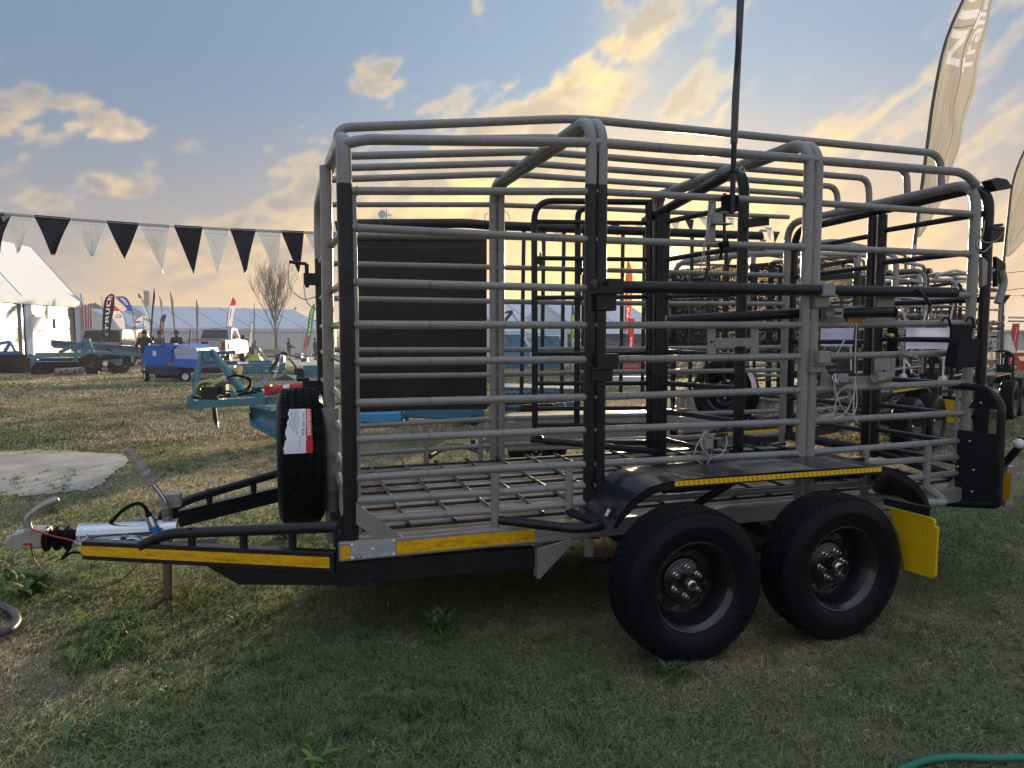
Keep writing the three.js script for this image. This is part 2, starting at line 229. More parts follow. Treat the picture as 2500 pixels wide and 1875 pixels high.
// ---------------------------------------------------------------- grass blades
{
  const blades = (seed, n, spread, hgt, wid, lean) => {
    const r = rng(seed), pos = [], nor = [], idx = [];
    for (let i = 0; i < n; i++) {
      const a = r() * 6.283, d = Math.sqrt(r()) * spread, x = d * Math.cos(a), z = d * Math.sin(a), b = r() * 6.283, l = lean * (0.35 + 0.65 * r()), h = hgt * (0.45 + 0.7 * r()), w = wid * (0.6 + 0.8 * r());
      const cx = Math.cos(b), cz = Math.sin(b), dx = -cz * w, dz = cx * w, k = pos.length / 3, curl = r() * 0.6 - 0.3;
      const p = [[0, 0], [l * 0.35, h * 0.62], [l * 0.95, h * (0.95 - 0.3 * l / hgt * 0.5)]];
      p.forEach(([q, y], j) => { const ex = cx * q - cz * curl * q * 0.5, ez = cz * q + cx * curl * q * 0.5; if (j < 2) { const s = j ? 0.8 : 0.55; pos.push(x + ex - dx * s, y, z + ez - dz * s, x + ex + dx * s, y, z + ez + dz * s); } else pos.push(x + ex, Math.max(0.002, y), z + ez); });
      for (let j = 0; j < 5; j++) nor.push(cx * 0.55, 0.8, cz * 0.55);
      idx.push(k, k + 1, k + 2, k + 1, k + 3, k + 2, k + 2, k + 3, k + 4);
    }
    const g = new THREE.BufferGeometry(); g.setAttribute('position', new THREE.Float32BufferAttribute(pos, 3)); g.setAttribute('normal', new THREE.Float32BufferAttribute(nor, 3)); g.setAttribute('uv', new THREE.Float32BufferAttribute(new Float32Array(pos.length / 3 * 2), 2)); g.setIndex(idx); return g;
  };
  const mat = phy(C(1, 1, 1), 0.8, { transmission: 0.42, thickness: 0, specularIntensity: 0.25, side: THREE.DoubleSide });
  const zones = [[0.7, 4.6, 0.80, 2300, 16, 0.05, 0.019, 0.0013, 0.040, 1], [4.6, 9, 0.74, 800, 18, 0.07, 0.021, 0.0020, 0.046, 1.1], [9, 18, 0.70, 150, 20, 0.14, 0.034, 0.0042, 0.05, 1.2], [18, 42, 0.70, 26, 22, 0.30, 0.04, 0.009, 0.09, 1.4]];
  const dummy = new THREE.Object3D(), col = new THREE.Color();
  zones.forEach(([d0, d1, half, dens, nb, spread, hgt, wid, lean, sc], zi) => {
    const r = rng(100 + zi), lists = [[], [], []], area = half * (d1 * d1 - d0 * d0), n = Math.floor(area * dens), az0 = Math.atan2(FWD.x, -FWD.z);
    for (let i = 0; i < n; i++) {
      const d = Math.sqrt(d0 * d0 + r() * (d1 * d1 - d0 * d0)), a = az0 + (r() * 2 - 1) * half, x = CAM[0] + d * Math.sin(a), z = CAM[2] - d * Math.cos(a), q = r(), s1 = r(), s2 = r(), s3 = r(), s4 = r();
      const bn = 0.22 * (fbm(x * 2.3 + 7, z * 2.3, 3) - 0.5); if (inBare(x, z, -0.10 + bn) && q > 0.04) continue; if (inBare(x, z, 0.06 + bn) && q > 0.4) continue;
      const thin = fbm(x * 1.7 + 80, z * 1.7 + 20, 3); if (thin > 0.60 && s4 > 0.42) continue;
      const gr = greenness(x, z), green = s1 < 0.12 + 0.56 * gr - 0.10 * sst(6, 14, d);
      let c = green ? mixc([0.13, 0.165, 0.065], [0.28, 0.32, 0.12], s2) : mixc([0.36, 0.29, 0.17], [0.90, 0.79, 0.55], s2 * s2 * 0.4 + s2 * 0.6);
      if (!green && s3 < 0.15) c = mixc(c, [0.26, 0.165, 0.095], 0.7);
      if (s3 > 0.9) c = mixc(c, [0.30, 0.30, 0.16], 0.6);
      lists[Math.floor(s3 * 2.999)].push([x, gh(x, z) - 0.006, z, s4 * 6.283, sc * (0.65 + 0.6 * s2) * (green ? 1.12 + 0.3 * gr : 0.9), c]);
    }
    lists.forEach((L, k) => {
      const m = new THREE.InstancedMesh(blades(40 + zi * 5 + k, nb, spread, hgt, wid, lean), mat, L.length);
      L.forEach((e, i) => { dummy.position.set(e[0], e[1], e[2]); dummy.rotation.set(0, e[3], 0); dummy.scale.setScalar(e[4]); dummy.updateMatrix(); m.setMatrixAt(i, dummy.matrix); col.setRGB(...e[5]); m.setColorAt(i, col); });
      m.name = numbered('grass'); m.userData = { kind: 'stuff', label: 'short dry and green lawn grass', category: 'grass' }; m.castShadow = m.receiveShadow = true; scene.add(m);
    });
  });
}
// ---------------------------------------------------------------- broad leaved weeds, each leaf its own
const leafGeo = (L, w, arch, fold, lobes = 0) => { const n = 9, pos = [], idx = [], uv = []; for (let i = 0; i <= n; i++) { const t = i / n, ww = w * Math.pow(Math.sin(Math.PI * Math.min(1, 0.10 + 0.9 * t)), 0.8) * (t < 0.25 ? 0.35 + 2.6 * t : 1) * (lobes ? 0.55 + 0.6 * Math.abs(Math.sin(t * lobes)) : 1), x = L * t * (1 - 0.18 * t * arch), y = L * (0.62 * arch * t * (1 - t) * 1.6 + 0.12 * t * (1 - arch)); for (const s of [-1, 0, 1]) { pos.push(x, y + Math.abs(s) * fold * ww, s * ww); uv.push(t, s * 0.5 + 0.5); } } for (let i = 0; i < n; i++) for (let s = 0; s < 2; s++) { const a = i * 3 + s; idx.push(a, a + 1, a + 3, a + 1, a + 4, a + 3); } const g = new THREE.BufferGeometry(); g.setAttribute('position', new THREE.Float32BufferAttribute(pos, 3)); g.setAttribute('uv', new THREE.Float32BufferAttribute(uv, 2)); g.setIndex(idx); g.computeVertexNormals(); return norm(g); };
{
  const vein = noiseTex(128, (u, v) => { const mid = Math.abs(v - 0.5); let k = mid < 0.03 ? 1.35 : 1; k *= 0.85 + 0.25 * fbm(u * 9, v * 14, 3); return [Math.min(1, 0.62 * k), Math.min(1, 0.66 * k), Math.min(1, 0.5 * k)]; }, [1, 1], true);
  const lm = [[0.20, 0.36, 0.10], [0.27, 0.44, 0.09], [0.42, 0.55, 0.11], [0.16, 0.27, 0.14]].map(c => phy(C(...c), 0.5, { map: vein, side: THREE.DoubleSide, transmission: 0.22, thickness: 0 }));
  const leaves = [leafGeo(1, 0.075, 0.8, 0.3), leafGeo(1, 0.05, 1.0, 0.4), leafGeo(1, 0.085, 0.6, 0.25), leafGeo(1, 0.085, 0.6, 0.2, 13)];
  const W_ = [
    [1072, 1542, 26, 0.14, 0, 3, 'dark leafy rosette in the grass below the front of the trailer floor', 1.1],
    [90, 1450, 34, 0.20, 2, 0, 'large bushy weed beside the black hose at the left edge', 0.75],
    [30, 1425, 20, 0.17, 1, 0, 'long leaved weed just left of the large bushy one', 0.8], [190, 1468, 16, 0.13, 1, 1, 'pale green weed right of the large bushy one', 0.5],
    [120, 1252, 16, 0.13, 0, 0, 'green weed behind the coupling lever', 0.7], [235, 1545, 9, 0.12, 2, 2, 'bright yellow green weed left of the jockey leg foot', 0.6],
    [300, 1560, 14, 0.13, 1, 1, 'green weed clump left of the jockey leg foot', 0.7], [350, 1532, 14, 0.11, 1, 1, 'leafy weed right behind the bright yellow green one', 0.7], [285, 1590, 12, 0.15, 1, 1, 'arching weed in front of the jockey leg', 0.5],
    [590, 1520, 10, 0.12, 2, 1, 'slim leaved weed between jockey leg and leafy rosette', 0.6], [655, 1535, 7, 0.09, 1, 2, 'yellowish seedling in the middle of the lawn', 0.7], [390, 1648, 8, 0.15, 2, 3, 'weed with pale curled leaves in the left foreground', 0.4],
    [410, 1690, 10, 0.12, 0, 1, 'green weed just below the curled leaf one', 0.5], [180, 1812, 12, 0.15, 0, 3, 'flat dark weed near the lower left corner', 0.35], [250, 1775, 10, 0.13, 1, 3, 'dark weed above the flat one in the lower left', 0.4], [480, 1795, 7, 0.12, 2, 3, 'upright single weed in the lower left foreground', 0.8],
    [690, 1588, 9, 0.12, 1, 1, 'sprawling weed under the yellowish seedling', 0.35], [1640, 1640, 22, 0.11, 3, 3, 'jagged leaved thistle in front of the front wheel', 0.5], [785, 1858, 12, 0.13, 0, 1, 'broad leaved weed at the bottom edge', 0.4], [1270, 1810, 7, 0.10, 1, 3, 'small dark weed at the bottom middle', 0.4],
    [940, 1490, 8, 0.10, 1, 2, 'bright seedling behind the leafy rosette', 0.7], [560, 1445, 9, 0.09, 1, 2, 'yellow green weed under the drawbar plate', 0.7], [770, 1450, 8, 0.09, 1, 2, 'small bright weed under the sloping drawbar plate', 0.6], [900, 1590, 7, 0.08, 0, 0, 'small weed left of the leafy rosette', 0.4],
    [300, 1040, 14, 0.14, 1, 0, 'green tuft on the lawn behind the brake lever', 0.8], [490, 1005, 12, 0.14, 1, 0, 'green tuft under the teal drawbar', 0.8], [155, 1198, 9, 0.09, 1, 0, 'green tuft growing in the bare patch', 0.7], [390, 1110, 14, 0.13, 1, 0, 'green tuft right of the bubble wrapped lever', 0.7],
    [700, 1315, 16, 0.16, 2, 3, 'broad grey green weed seen through the drawbar', 0.5], [2380, 1580, 8, 0.08, 1, 3, 'small weed right of the rear wheel', 0.4]];
  for (let [px, py, n, L, gi, mi, label, rise] of W_) { if (py > 1640) L *= 0.8;
    const p = Gp(px, py), t = thing('weed', label, 'weed', p), r = rng(px * 31 + py);
    for (let i = 0; i < Math.round(n * 1.35); i++) { const l = part(t, 'leaf', leaves[gi === 0 ? [0, 2][i % 2] : gi], lm[(mi + (r() < 0.3 ? 1 : 0)) % 4]); const s = L * (0.45 + 0.55 * r()), inner = i / (n * 1.35); l.scale.set(s, s * (0.8 + 0.5 * r()), s * (0.85 + 0.3 * r())); l.position.set((r() - 0.5) * L * 0.5, -0.004, (r() - 0.5) * L * 0.5); l.rotation.set((r() - 0.5) * 0.5, i * 2.4 + r() * 0.5, rise * (0.25 + inner * 0.95) * (0.7 + 0.5 * r()), 'YZX'); }
  }
}
// longer green grass standing in clumps among the weeds
{
  const r = rng(909), n = 22, pos = [], nor = [], idx = [];
  for (let i = 0; i < n; i++) { const a = r() * 6.283, d = 0.03 * Math.sqrt(r()), x = d * Math.cos(a), z = d * Math.sin(a), b = r() * 6.283, h = 0.022 + 0.036 * r(), l = 0.02 + 0.04 * r(), w = 0.0011 + 0.0010 * r(), cx = Math.cos(b), cz = Math.sin(b), k = pos.length / 3; for (const [q, y, s] of [[0, 0, 0.7], [0.25, 0.5, 1], [0.65, 0.85, 0.7]]) pos.push(x + cx * q * l + cz * w * s, y * h, z + cz * q * l - cx * w * s, x + cx * q * l - cz * w * s, y * h, z + cz * q * l + cx * w * s); pos.push(x + cx * l * 1.1, h * 0.92, z + cz * l * 1.1); for (let j = 0; j < 7; j++) nor.push(cx * 0.5, 0.8, cz * 0.5); idx.push(k, k + 1, k + 2, k + 1, k + 3, k + 2, k + 2, k + 3, k + 4, k + 3, k + 5, k + 4, k + 4, k + 5, k + 6); }
  const g = new THREE.BufferGeometry(); g.setAttribute('position', new THREE.Float32BufferAttribute(pos, 3)); g.setAttribute('normal', new THREE.Float32BufferAttribute(nor, 3)); g.setAttribute('uv', new THREE.Float32BufferAttribute(new Float32Array(pos.length / 3 * 2), 2)); g.setIndex(idx);
  const spots = [[330, 1545, 0.32, 130], [100, 1440, 0.35, 110], [250, 1590, 0.22, 60], [560, 1480, 0.3, 40], [700, 1560, 0.5, 60], [420, 1720, 0.4, 80], [850, 1780, 0.5, 110], [1080, 1790, 0.35, 60], [1080, 1545, 0.12, 40], [1640, 1645, 0.10, 30], [60, 1180, 0.5, 60], [300, 1060, 0.6, 60], [480, 1020, 0.6, 60], [700, 1010, 0.5, 50], [250, 960, 1.0, 60], [90, 940, 1.2, 60], [420, 1150, 0.3, 40], [620, 1110, 0.5, 50], [980, 1720, 0.4, 60], [1400, 1780, 0.5, 40], [1250, 1600, 0.4, 30], [2200, 1600, 0.6, 30], [2350, 1300, 0.8, 50]], L = [], dm = new THREE.Object3D(), c = new THREE.Color();
  for (const [px, py, R, m] of spots) { const p = Gp(px, py); for (let i = 0; i < m * 0.6; i++) { const a = r() * 6.283, d = R * Math.pow(r(), 0.7); L.push([p.x + d * Math.cos(a), p.z + d * Math.sin(a), r(), r()]); } }
  const m = new THREE.InstancedMesh(g, phy(C(1, 1, 1), 0.8, { transmission: 0.4, thickness: 0, specularIntensity: 0.15, side: THREE.DoubleSide }), L.length);
  L.forEach(([x, z, s, t], i) => { dm.position.set(x, gh(x, z) - 0.004, z); dm.rotation.set(0, t * 6.283, 0); dm.scale.setScalar(0.55 + 0.6 * s); dm.updateMatrix(); m.setMatrixAt(i, dm.matrix); const q = mixc([0.11, 0.17, 0.05], [0.22, 0.29, 0.085], t); c.setRGB(...q); m.setColorAt(i, c); });
  m.name = numbered('grass'); m.userData = { kind: 'stuff', label: 'longer green grass in clumps', category: 'grass' }; m.castShadow = m.receiveShadow = true; scene.add(m);
}
// ---------------------------------------------------------------- hoses
{
  const hb = [[-60, 1475], [-10, 1476], [22, 1488], [38, 1502], [40, 1520], [20, 1540], [-20, 1548], [-70, 1545]].map(p => Yp(p[0], p[1], 0.03));
  solo('hose', curve(hb, 0.017, 60, 12), std(C(0.055, 0.052, 0.06), 0.55, 0, { roughnessMap: rubRough }), 'dusty black hose curling in at the left edge of the lawn', 'hose');
  const gt = noiseTex(64, (u, v) => { const k = (Math.abs(((u + v) * 8) % 1 - 0.5) < 0.12 || Math.abs(((u - v + 4) * 8) % 1 - 0.5) < 0.12); return k ? [0.20, 0.52, 0.46] : [0.10, 0.42, 0.36]; }, [24, 24], true);
  const hg = [[2140, 1905], [2200, 1880], [2262, 1856], [2330, 1849], [2420, 1851], [2520, 1850], [2700, 1858]].map(p => Yp(p[0], p[1], 0.022));
  solo('hose', curve(hg, 0.011, 60, 14), std(C(1, 1, 1), 0.45, 0, { map: gt }), 'green braided garden hose in the lower right corner', 'hose');
}
// ---------------------------------------------------------------- the cattle trailer in front
const W = -1.5422, XR = 3.3092;
const plank = noiseTex(512, (u, v) => { const g = tile((x, y) => fbm(x * 0.35, y * 6, 5), 8)(u, v), b = tile((x, y) => fbm(x, y, 4), 5)(u, v), k = tile((x, y) => fbm(x * 0.2, y * 10, 3), 6)(u, v); let c = mixc([0.62, 0.55, 0.49], [0.86, 0.79, 0.72], sst(0.3, 0.7, g)); c = mixc(c, [0.44, 0.385, 0.345], 0.7 * sst(0.5, 0.75, b)); return k > 0.72 ? mixc(c, [0.12, 0.1, 0.09], 0.7) : c; }, [1, 1], true);
M.board = std(C(1, 1, 1), 0.85, 0, { map: plank, bumpMap: plank, bumpScale: 0.002 });
const tapeTex = canvasTex(512, 64, (x, w, h) => { x.fillStyle = '#efb400'; x.fillRect(0, 0, w, h); const r = rng(5); for (let i = 0; i < 64; i++) for (let j = 0; j < 8; j++) { x.fillStyle = `rgba(${r() < 0.5 ? '120,80,0' : '255,225,90'},${0.05 + 0.13 * r()})`; x.fillRect(i * 8, j * 8, 8, 8); } for (let i = 0; i < 60; i++) { x.fillStyle = `rgba(90,60,0,${0.04 + 0.08 * r()})`; x.beginPath(); x.ellipse(r() * w, r() * h, 6 + r() * 30, 3 + r() * 8, 0, 0, 7); x.fill(); } });
const tapeTex2 = canvasTex(1024, 32, (x, w, h) => { x.fillStyle = '#f2bd00'; x.fillRect(0, 0, w, h); for (let i = 0; i < 90; i++) { x.fillStyle = i % 2 ? 'rgba(110,75,0,0.45)' : 'rgba(255,235,120,0.4)'; x.fillRect(i * 11.4 + (i % 3), 2, 6, h / 2 - 2); x.fillRect(i * 11.4 + 5, h / 2, 6, h / 2 - 2); } });
M.tape = phy(C(1, 1, 1), 0.3, { map: tapeTex, clearcoat: 0.4 }); M.tape2 = phy(C(1, 1, 1), 0.3, { map: tapeTex2, clearcoat: 0.4 });
M.flap = phy(C(0.78, 0.49, 0.004), 0.45, { map: noiseTex(256, (u, v, i, j) => { const a = tile((x, y) => fbm(x, y, 5), 6)(u, v), q = h2(i, j), s = tile((x, y) => fbm(x * 6, y, 3), 5)(u, v); let k = 0.96; if (q > 0.985 && a > 0.45) k = 0.6; if (s > 0.68) k -= 0.1; return [k, k, k]; }, [3, 3], true), roughnessMap: paintRough, bumpMap: orange, bumpScale: 0.0008 });

function treadHeight(u, v) {                                         // u round the tyre in pattern repeats, v across; 1 is block, 0 is groove
  const tri = t => Math.abs((((t % 1) + 1) % 1) - 0.5) * 2; let d = 1; const g = (x, w) => Math.min(1, Math.max(0, (Math.abs(x) - w) / 0.012));
  for (const c of [0.215, 0.405, 0.595, 0.785]) d = Math.min(d, g(v - c - 0.02 * (tri(u) - 0.5), 0.010));
  for (const [c, ph] of [[0.31, 0], [0.5, 0.5], [0.69, 0]]) if (Math.abs(v - c) < 0.092) d = Math.min(d, g((tri(u + ph + 0.3 * Math.max(-0.25, Math.min(0.25, (v - c) * 6))) - 0.06) * 0.12, 0.004));
  if (v < 0.19 || v > 0.81) { const s = tri(u + (v < 0.5 ? v : 1 - v) * 2.6); d = Math.min(d, g((s - 0.02) * 0.16, 0.006)); }
  return d;
}
const treadCache = new Map();
function treadGeo(r, wd, N, Mv, reps) {
  const key = [r, wd, N].join(); if (treadCache.has(key)) return treadCache.get(key); const pos = [], idx = [], uv = [];
  for (let i = 0; i <= N; i++) for (let j = 0; j <= Mv; j++) { const u = i / N, v = j / Mv, x = Math.abs(v - 0.5) * 2, rr = r - 0.007 * Math.pow(x, 2.4) - (x > 0.92 ? 0.014 * (x - 0.92) / 0.08 : 0) - 0.0075 * (1 - treadHeight(u * reps, v)), t = u * 6.28319; pos.push(rr * Math.cos(t), rr * Math.sin(t), (v - 0.5) * wd * 0.88); uv.push(u * 8, v); }
  for (let i = 0; i < N; i++) for (let j = 0; j < Mv; j++) { const q = i * (Mv + 1) + j; idx.push(q, q + Mv + 1, q + 1, q + 1, q + Mv + 1, q + Mv + 2); }
  const g = new THREE.BufferGeometry(); g.setAttribute('position', new THREE.Float32BufferAttribute(pos, 3)); g.setAttribute('uv', new THREE.Float32BufferAttribute(uv, 2)); g.setIndex(idx); g.computeVertexNormals(); treadCache.set(key, g); return g;
}
M.tread = M.rubber;
const sideTex = noiseTex(512, (u, v) => { let d = 0.5 + 0.12 * (vn(u * 90, v * 30) - 0.5); if (v > 0.86 && ((u * 60) % 1) < 0.3) d -= 0.3; if (Math.abs(v - 0.52) < 0.02 || Math.abs(v - 0.80) < 0.012) d += 0.3; if (v > 0.56 && v < 0.75 && (u % 0.5) < 0.24) { const k = (u % 0.5) / 0.24 * 9; if ((k % 1) < 0.72 && h2(Math.floor(k * 4), Math.floor(v * 40)) < 0.55) d += 0.35; } return d; }, [1, 1]);
M.sidewall = phy(C(0.005, 0.006, 0.009), 0.5, { specularIntensity: 0.28, bumpMap: sideTex, bumpScale: 0.003, roughnessMap: rubRough });

// wheel with its axis along +z (outer face +z): tyre (tread + sidewalls), rim, disc with holes, nuts, cap
function wheelInto(parent, r, wd, rimR, mats = {}) {
  const w = new THREE.Group(); w.name = 'wheel'; parent.add(w);
  const h = wd / 2, hi = mats.fine, side = s => lathe([[r - 0.018, s * h * 0.87], [r - 0.03, s * h * 0.97], [r - 0.06, s * h * 1.03], [(r + rimR) / 2, s * h * 1.05], [rimR + 0.025, s * h * 0.98], [rimR + 0.006, s * h * 0.86], [rimR - 0.004, s * h * 0.72]], 72);
  part(w, 'tyre_tread', hi ? treadGeo(r, wd, 900, 64, 60) : treadGeo(r, wd, 300, 30, 60), M.tread);
  part(w, 'tyre', [xf(side(1), 0, 0, 0, Math.PI / 2), xf(side(-1), 0, 0, 0, Math.PI / 2)], M.sidewall);
  const rim = lathe([[rimR + 0.004, h * 0.76], [rimR + 0.007, h * 0.82], [rimR + 0.002, h * 0.86], [rimR - 0.006, h * 0.80], [rimR - 0.012, h * 0.66], [rimR - 0.022, h * 0.60], [rimR - 0.024, h * 0.38], [rimR - 0.034, h * 0.32], [rimR - 0.036, h * 0.10], [rimR - 0.045, 0], [rimR - 0.046, -h * 0.5], [rimR, -h * 0.8]], 64);
  part(w, 'rim', xf(rim, 0, 0, 0, Math.PI / 2), M.darkRim);
  const hz = h * 0.05 - 0.036, R0 = rimR - 0.038, s = new THREE.Shape(); s.absarc(0, 0, R0, 0, Math.PI * 2);
  for (let k = 0; k < 8; k++) { const a = (k + 0.5) / 8 * Math.PI * 2, p = (rr, d) => [rr * Math.cos(a + d), rr * Math.sin(a + d)], hole = new THREE.Path(); hole.moveTo(...p(R0 * 0.70, 0)); hole.lineTo(...p(R0 * 0.93, 0.27)); hole.lineTo(...p(R0 * 0.96, 0)); hole.lineTo(...p(R0 * 0.93, -0.27)); hole.closePath(); s.holes.push(hole); }
  const disc = new THREE.ExtrudeGeometry(s, { depth: 0.006, bevelEnabled: true, bevelSize: 0.003, bevelThickness: 0.003, bevelSegments: 2, curveSegments: 48 });
    part(w, 'wheel_disc', [xf(disc, 0, 0, hz), xf(lathe([[0.045, 0.022], [0.083, 0.020], [0.092, 0.014], [0.097, 0.002]], 40), 0, 0, hz + 0.004, Math.PI / 2)], M.darkRim);
  part(w, 'hub', [cyl(0.028, 0.031, 0.05, 0, 0, hz + 0.045, Math.PI / 2, 0, 0, 32), xf(lathe([[0.0, -0.03], [0.078, -0.03], [0.078, 0], [0, 0]], 32), 0, 0, hz + 0.030, Math.PI / 2)], M.darkRim);
  part(w, 'hub_cap', xf(lathe([[0.0, 0.010], [0.015, 0.009], [0.020, 0.006], [0.022, 0], [0.022, -0.03], [0.0, -0.03]], 32), 0, 0, hz + 0.078, Math.PI / 2), M.chrome);
  const mark = []; for (const [x, l] of [[-0.009, 0.018], [-0.003, 0.028], [0.003, 0.028], [0.009, 0.018]]) mark.push(bx(0.0026, l, 0.002, x, 0, hz + 0.0885, 0, 0, -0.5));
  part(w, 'hub_mark', mark, M.blackMatt);
  for (let k = 0; k < 6; k++) { const a = (k / 6) * Math.PI * 2 + 0.25; part(w, 'wheel_nut', [cyl(0.0098, 0.0098, 0.018, 0, 0, 0, Math.PI / 2, 0, 0, 6), cyl(0.006, 0.007, 0.034, 0, 0, 0.006, Math.PI / 2, 0, 0, 10), cyl(0.012, 0.012, 0.003, 0, 0, -0.009, Math.PI / 2, 0, 0, 16)], M.chrome).position.set(0.057 * Math.cos(a), 0.057 * Math.sin(a), hz + 0.042); }
  return w;
}

const T = thing('cattle_trailer', 'grey and black tubular cattle trailer with two axles, nearest and filling the photo', 'trailer');
{
  const N = (x, y, z = 0) => Zp(x, y, z), F = (x, y) => Zp(x, y, W);
  const P = (n, g, m, l) => part(T, n, g, m, l);
  const tubeN = (pts, r, z = 0) => sweep(pts.map(p => N(p[0], p[1], z)), r, 14);
  // side rails, near side
  const rails = [
    [[858, 466], [1455, 467.8], [1985, 495], [2384, 523]], [[858, 555.5], [1465, 586], [1985, 604], [2380, 621]], [[858, 689], [1460, 705], [2378, 720.8]], [[858, 792.6], [1460, 794], [1960, 793.6], [2372, 788.6]],
    [[858, 883], [1460, 878], [1953, 870.5], [2330, 862.5], [2370, 861.5]], [[858, 984], [1432, 970], [1950, 952.6], [2366, 934]], [[858, 1074], [1432, 1049.5], [1946, 1029.7], [2364, 1007.5]],
    [[858, 1168], [1223, 1143.6], [1404, 1134.5], [1944, 1106.7], [2130, 1093], [2345, 1076]], [[860, 1223], [1223, 1201.4], [1404, 1187], [1944, 1147], [2149, 1129.4], [2345, 1115.5]], [[902, 1268], [1223, 1245.6], [1402, 1230.4], [1944, 1192], [2128, 1178], [2345, 1153.5]]];
  rails.forEach(r => P('side_rail', tubeN(r, 0.0165), M.grey));
  // little flared weld collars where rails meet the front post
  P('weld_bead', rails.slice(0, 9).flatMap(r => [r[0], r[r.length - 1]].map(e => { const p = N(e[0] + (e[0] < 1000 ? 13 : -16), e[1]); return xf(new THREE.TorusGeometry(0.0165, 0.004, 6, 14), p.x, p.y, p.z, 0, Math.PI / 2, 0); })), M.grey);
  // far side rails
  const far = [[[795, 499.5], [1192, 499.7], [1443, 508], [1638, 518], [1925, 530]], [[795, 573], [1190, 578], [1905, 600]], [[795, 643], [1190, 652], [1494, 660], [1918, 672.5]], [[795, 728], [1190, 735.5], [1436, 740], [1912, 742]], [[795, 795], [1908, 795]], [[795, 854], [1187, 854], [1490, 852.4], [1905, 847.5]], [[795, 919.5], [1187, 915], [1490, 908.5], [1903, 904]], [[795, 983], [1187, 975], [1900, 957]], [[795, 1045], [1165, 1024], [1700, 1009.8], [1900, 1003]], [[795, 1115], [1165, 1089], [1620, 1069.4], [1900, 1060]]];
  far.forEach(r => P('side_rail', sweep(r.map(p => F(...p)), 0.0165, 10), M.grey));
  // front rails across
  for (const [x, y] of [[858, 555.5], [858, 689], [858, 792.6], [858, 883], [858, 984], [858, 1074], [858, 1168], [860, 1223]]) { const a = N(x, y), yy = a.y; P('front_rail', sweep([V(-0.002, yy, 0), V(-0.022, yy, W)], 0.0165, 10), M.grey); }
  // front frame
  const yT = 2.055, yPaint = N(850, 450).y;
  P('front_post', sweep([V(0.004, 0.44, 0), V(0, yPaint, 0)], 0.031, 18), M.black);
  P('front_bow', sweep(round([V(0, yPaint, 0), V(0, yT, 0), V(-0.012, yT + 0.03, -0.75), V(-0.024, yT, W), V(-0.024, 1.72, W)], [0, 0.13, 0.4, 0.16]), 0.030, 16), M.grey);
  P('front_post', sweep([V(-0.024, 1.72, W), V(-0.02, 0.42, W)], 0.030, 16), M.black);
  P('corner_strip', beam(V(0.036, 0.46, 0.004), V(0.036, yPaint - 0.01, 0.004), 0.006, 0.02, V(1, 0, 0), 0.001), M.grey);
  P('centre_post', sweep([V(-0.035, 0.80, -0.66), V(-0.035, yT + 0.01, -0.60)], 0.028, 16), M.grey, 'grey centre post of the front panel');
  P('spare_wheel_socket', [cyl(0.042, 0.042, 0.40, -0.035, 0.72, -0.60, 0, 0, 0, 20), cyl(0.030, 0.030, 0.36, -0.035, 0.45, -0.62, 0, 0, 0, 16)], M.grey);
  // latch on the far front post
  P('gate_latch', [rbx(0.10, 0.07, 0.06, 0.005, -0.07, 1.60, W), cyl(0.012, 0.012, 0.14, -0.10, 1.62, W), rod(V(-0.10, 1.69, W), V(-0.20, 1.70, W), 0.010), rbx(0.10, 0.07, 0.06, 0.005, -0.09, 0.96, W), rod(V(-0.10, 1.0, W), V(-0.17, 1.0, W), 0.012)], M.black);
  P('latch_wire', [curve([V(-0.2, 1.69, W), V(-0.2, 1.55, W + 0.02), V(-0.12, 1.48, W + 0.02), V(-0.04, 1.5, W)], 0.003, 30, 5), curve([V(-0.12, 1.56, W), V(-0.1, 1.46, W), V(-0.02, 1.4, W)], 0.003, 30, 5)], M.wire);
  // hoops: two tubes side by side
  function hoop(xc, yTop, nearBlackY, farBlackTopY, bottomN, nm = 2, farX = xc) {
    for (let k = 0; k < nm; k++) {
      const dx = nm === 1 ? 0 : (k - 0.5) * 0.0505, r = 0.0258, x = xc + dx, xf_ = farX + dx;
      const grey = round([V(x - 0.002, nearBlackY ?? bottomN, 0), V(x, yTop, 0), V(xf_, yTop, W), V(xf_, farBlackTopY ?? 0.42, W)], [0, 0.14, 0.14], 8);
      P('roof_hoop', sweep(grey, r, 16), M.grey);
      if (nearBlackY) P('hoop_post', sweep([V(x - 0.002, bottomN, 0), V(x - 0.002, nearBlackY, 0)], r + 0.0006, 16), M.black, 'black painted lower half of the hoop');
      if (farBlackTopY) P('hoop_post', sweep([V(xf_, 0.42, W), V(xf_, farBlackTopY, W)], r + 0.0006, 16), M.black);
    }
    if (nm === 2) P('hoop_seam', [beam(V(xc, bottomN, 0.012), V(xc, yTop - 0.15, 0.012), 0.008, 0.006, V(1, 0, 0), 0), beam(V(xc, bottomN, -0.012), V(xc, yTop - 0.15, -0.012), 0.008, 0.006, V(1, 0, 0), 0)], nearBlackY ? M.black : M.grey);
  }
  const X1 = 1.085, X2 = 2.237;
  hoop(X1, 2.222, N(1472, 453).y, null, 0.44);
  hoop(X2, 2.214, null, 2.05, 0.42);
  hoop(XR - 0.018, 2.082, null, null, 0.42, 1, XR + 0.02);
  // roof tubes along the top, and the top side rail
  P('roof_rail', sweep(round([V(0.0, 2.0, 0.0), N(838, 352), N(892, 340), N(1450, 348.5)], [0, 0.03, 0.06]), 0.0215, 14), M.grey);
  P('roof_rail', sweep([N(1450, 348.5), N(1985, 389.5)], 0.0215, 14), M.grey);
  P('roof_rail', sweep(round([N(1985, 391), N(2352, 421), N(2384, 452)], [0, 0.08]), 0.0215, 14), M.grey);
  const zs = [-0.24, -0.47, -0.76, -1.03, -1.33];
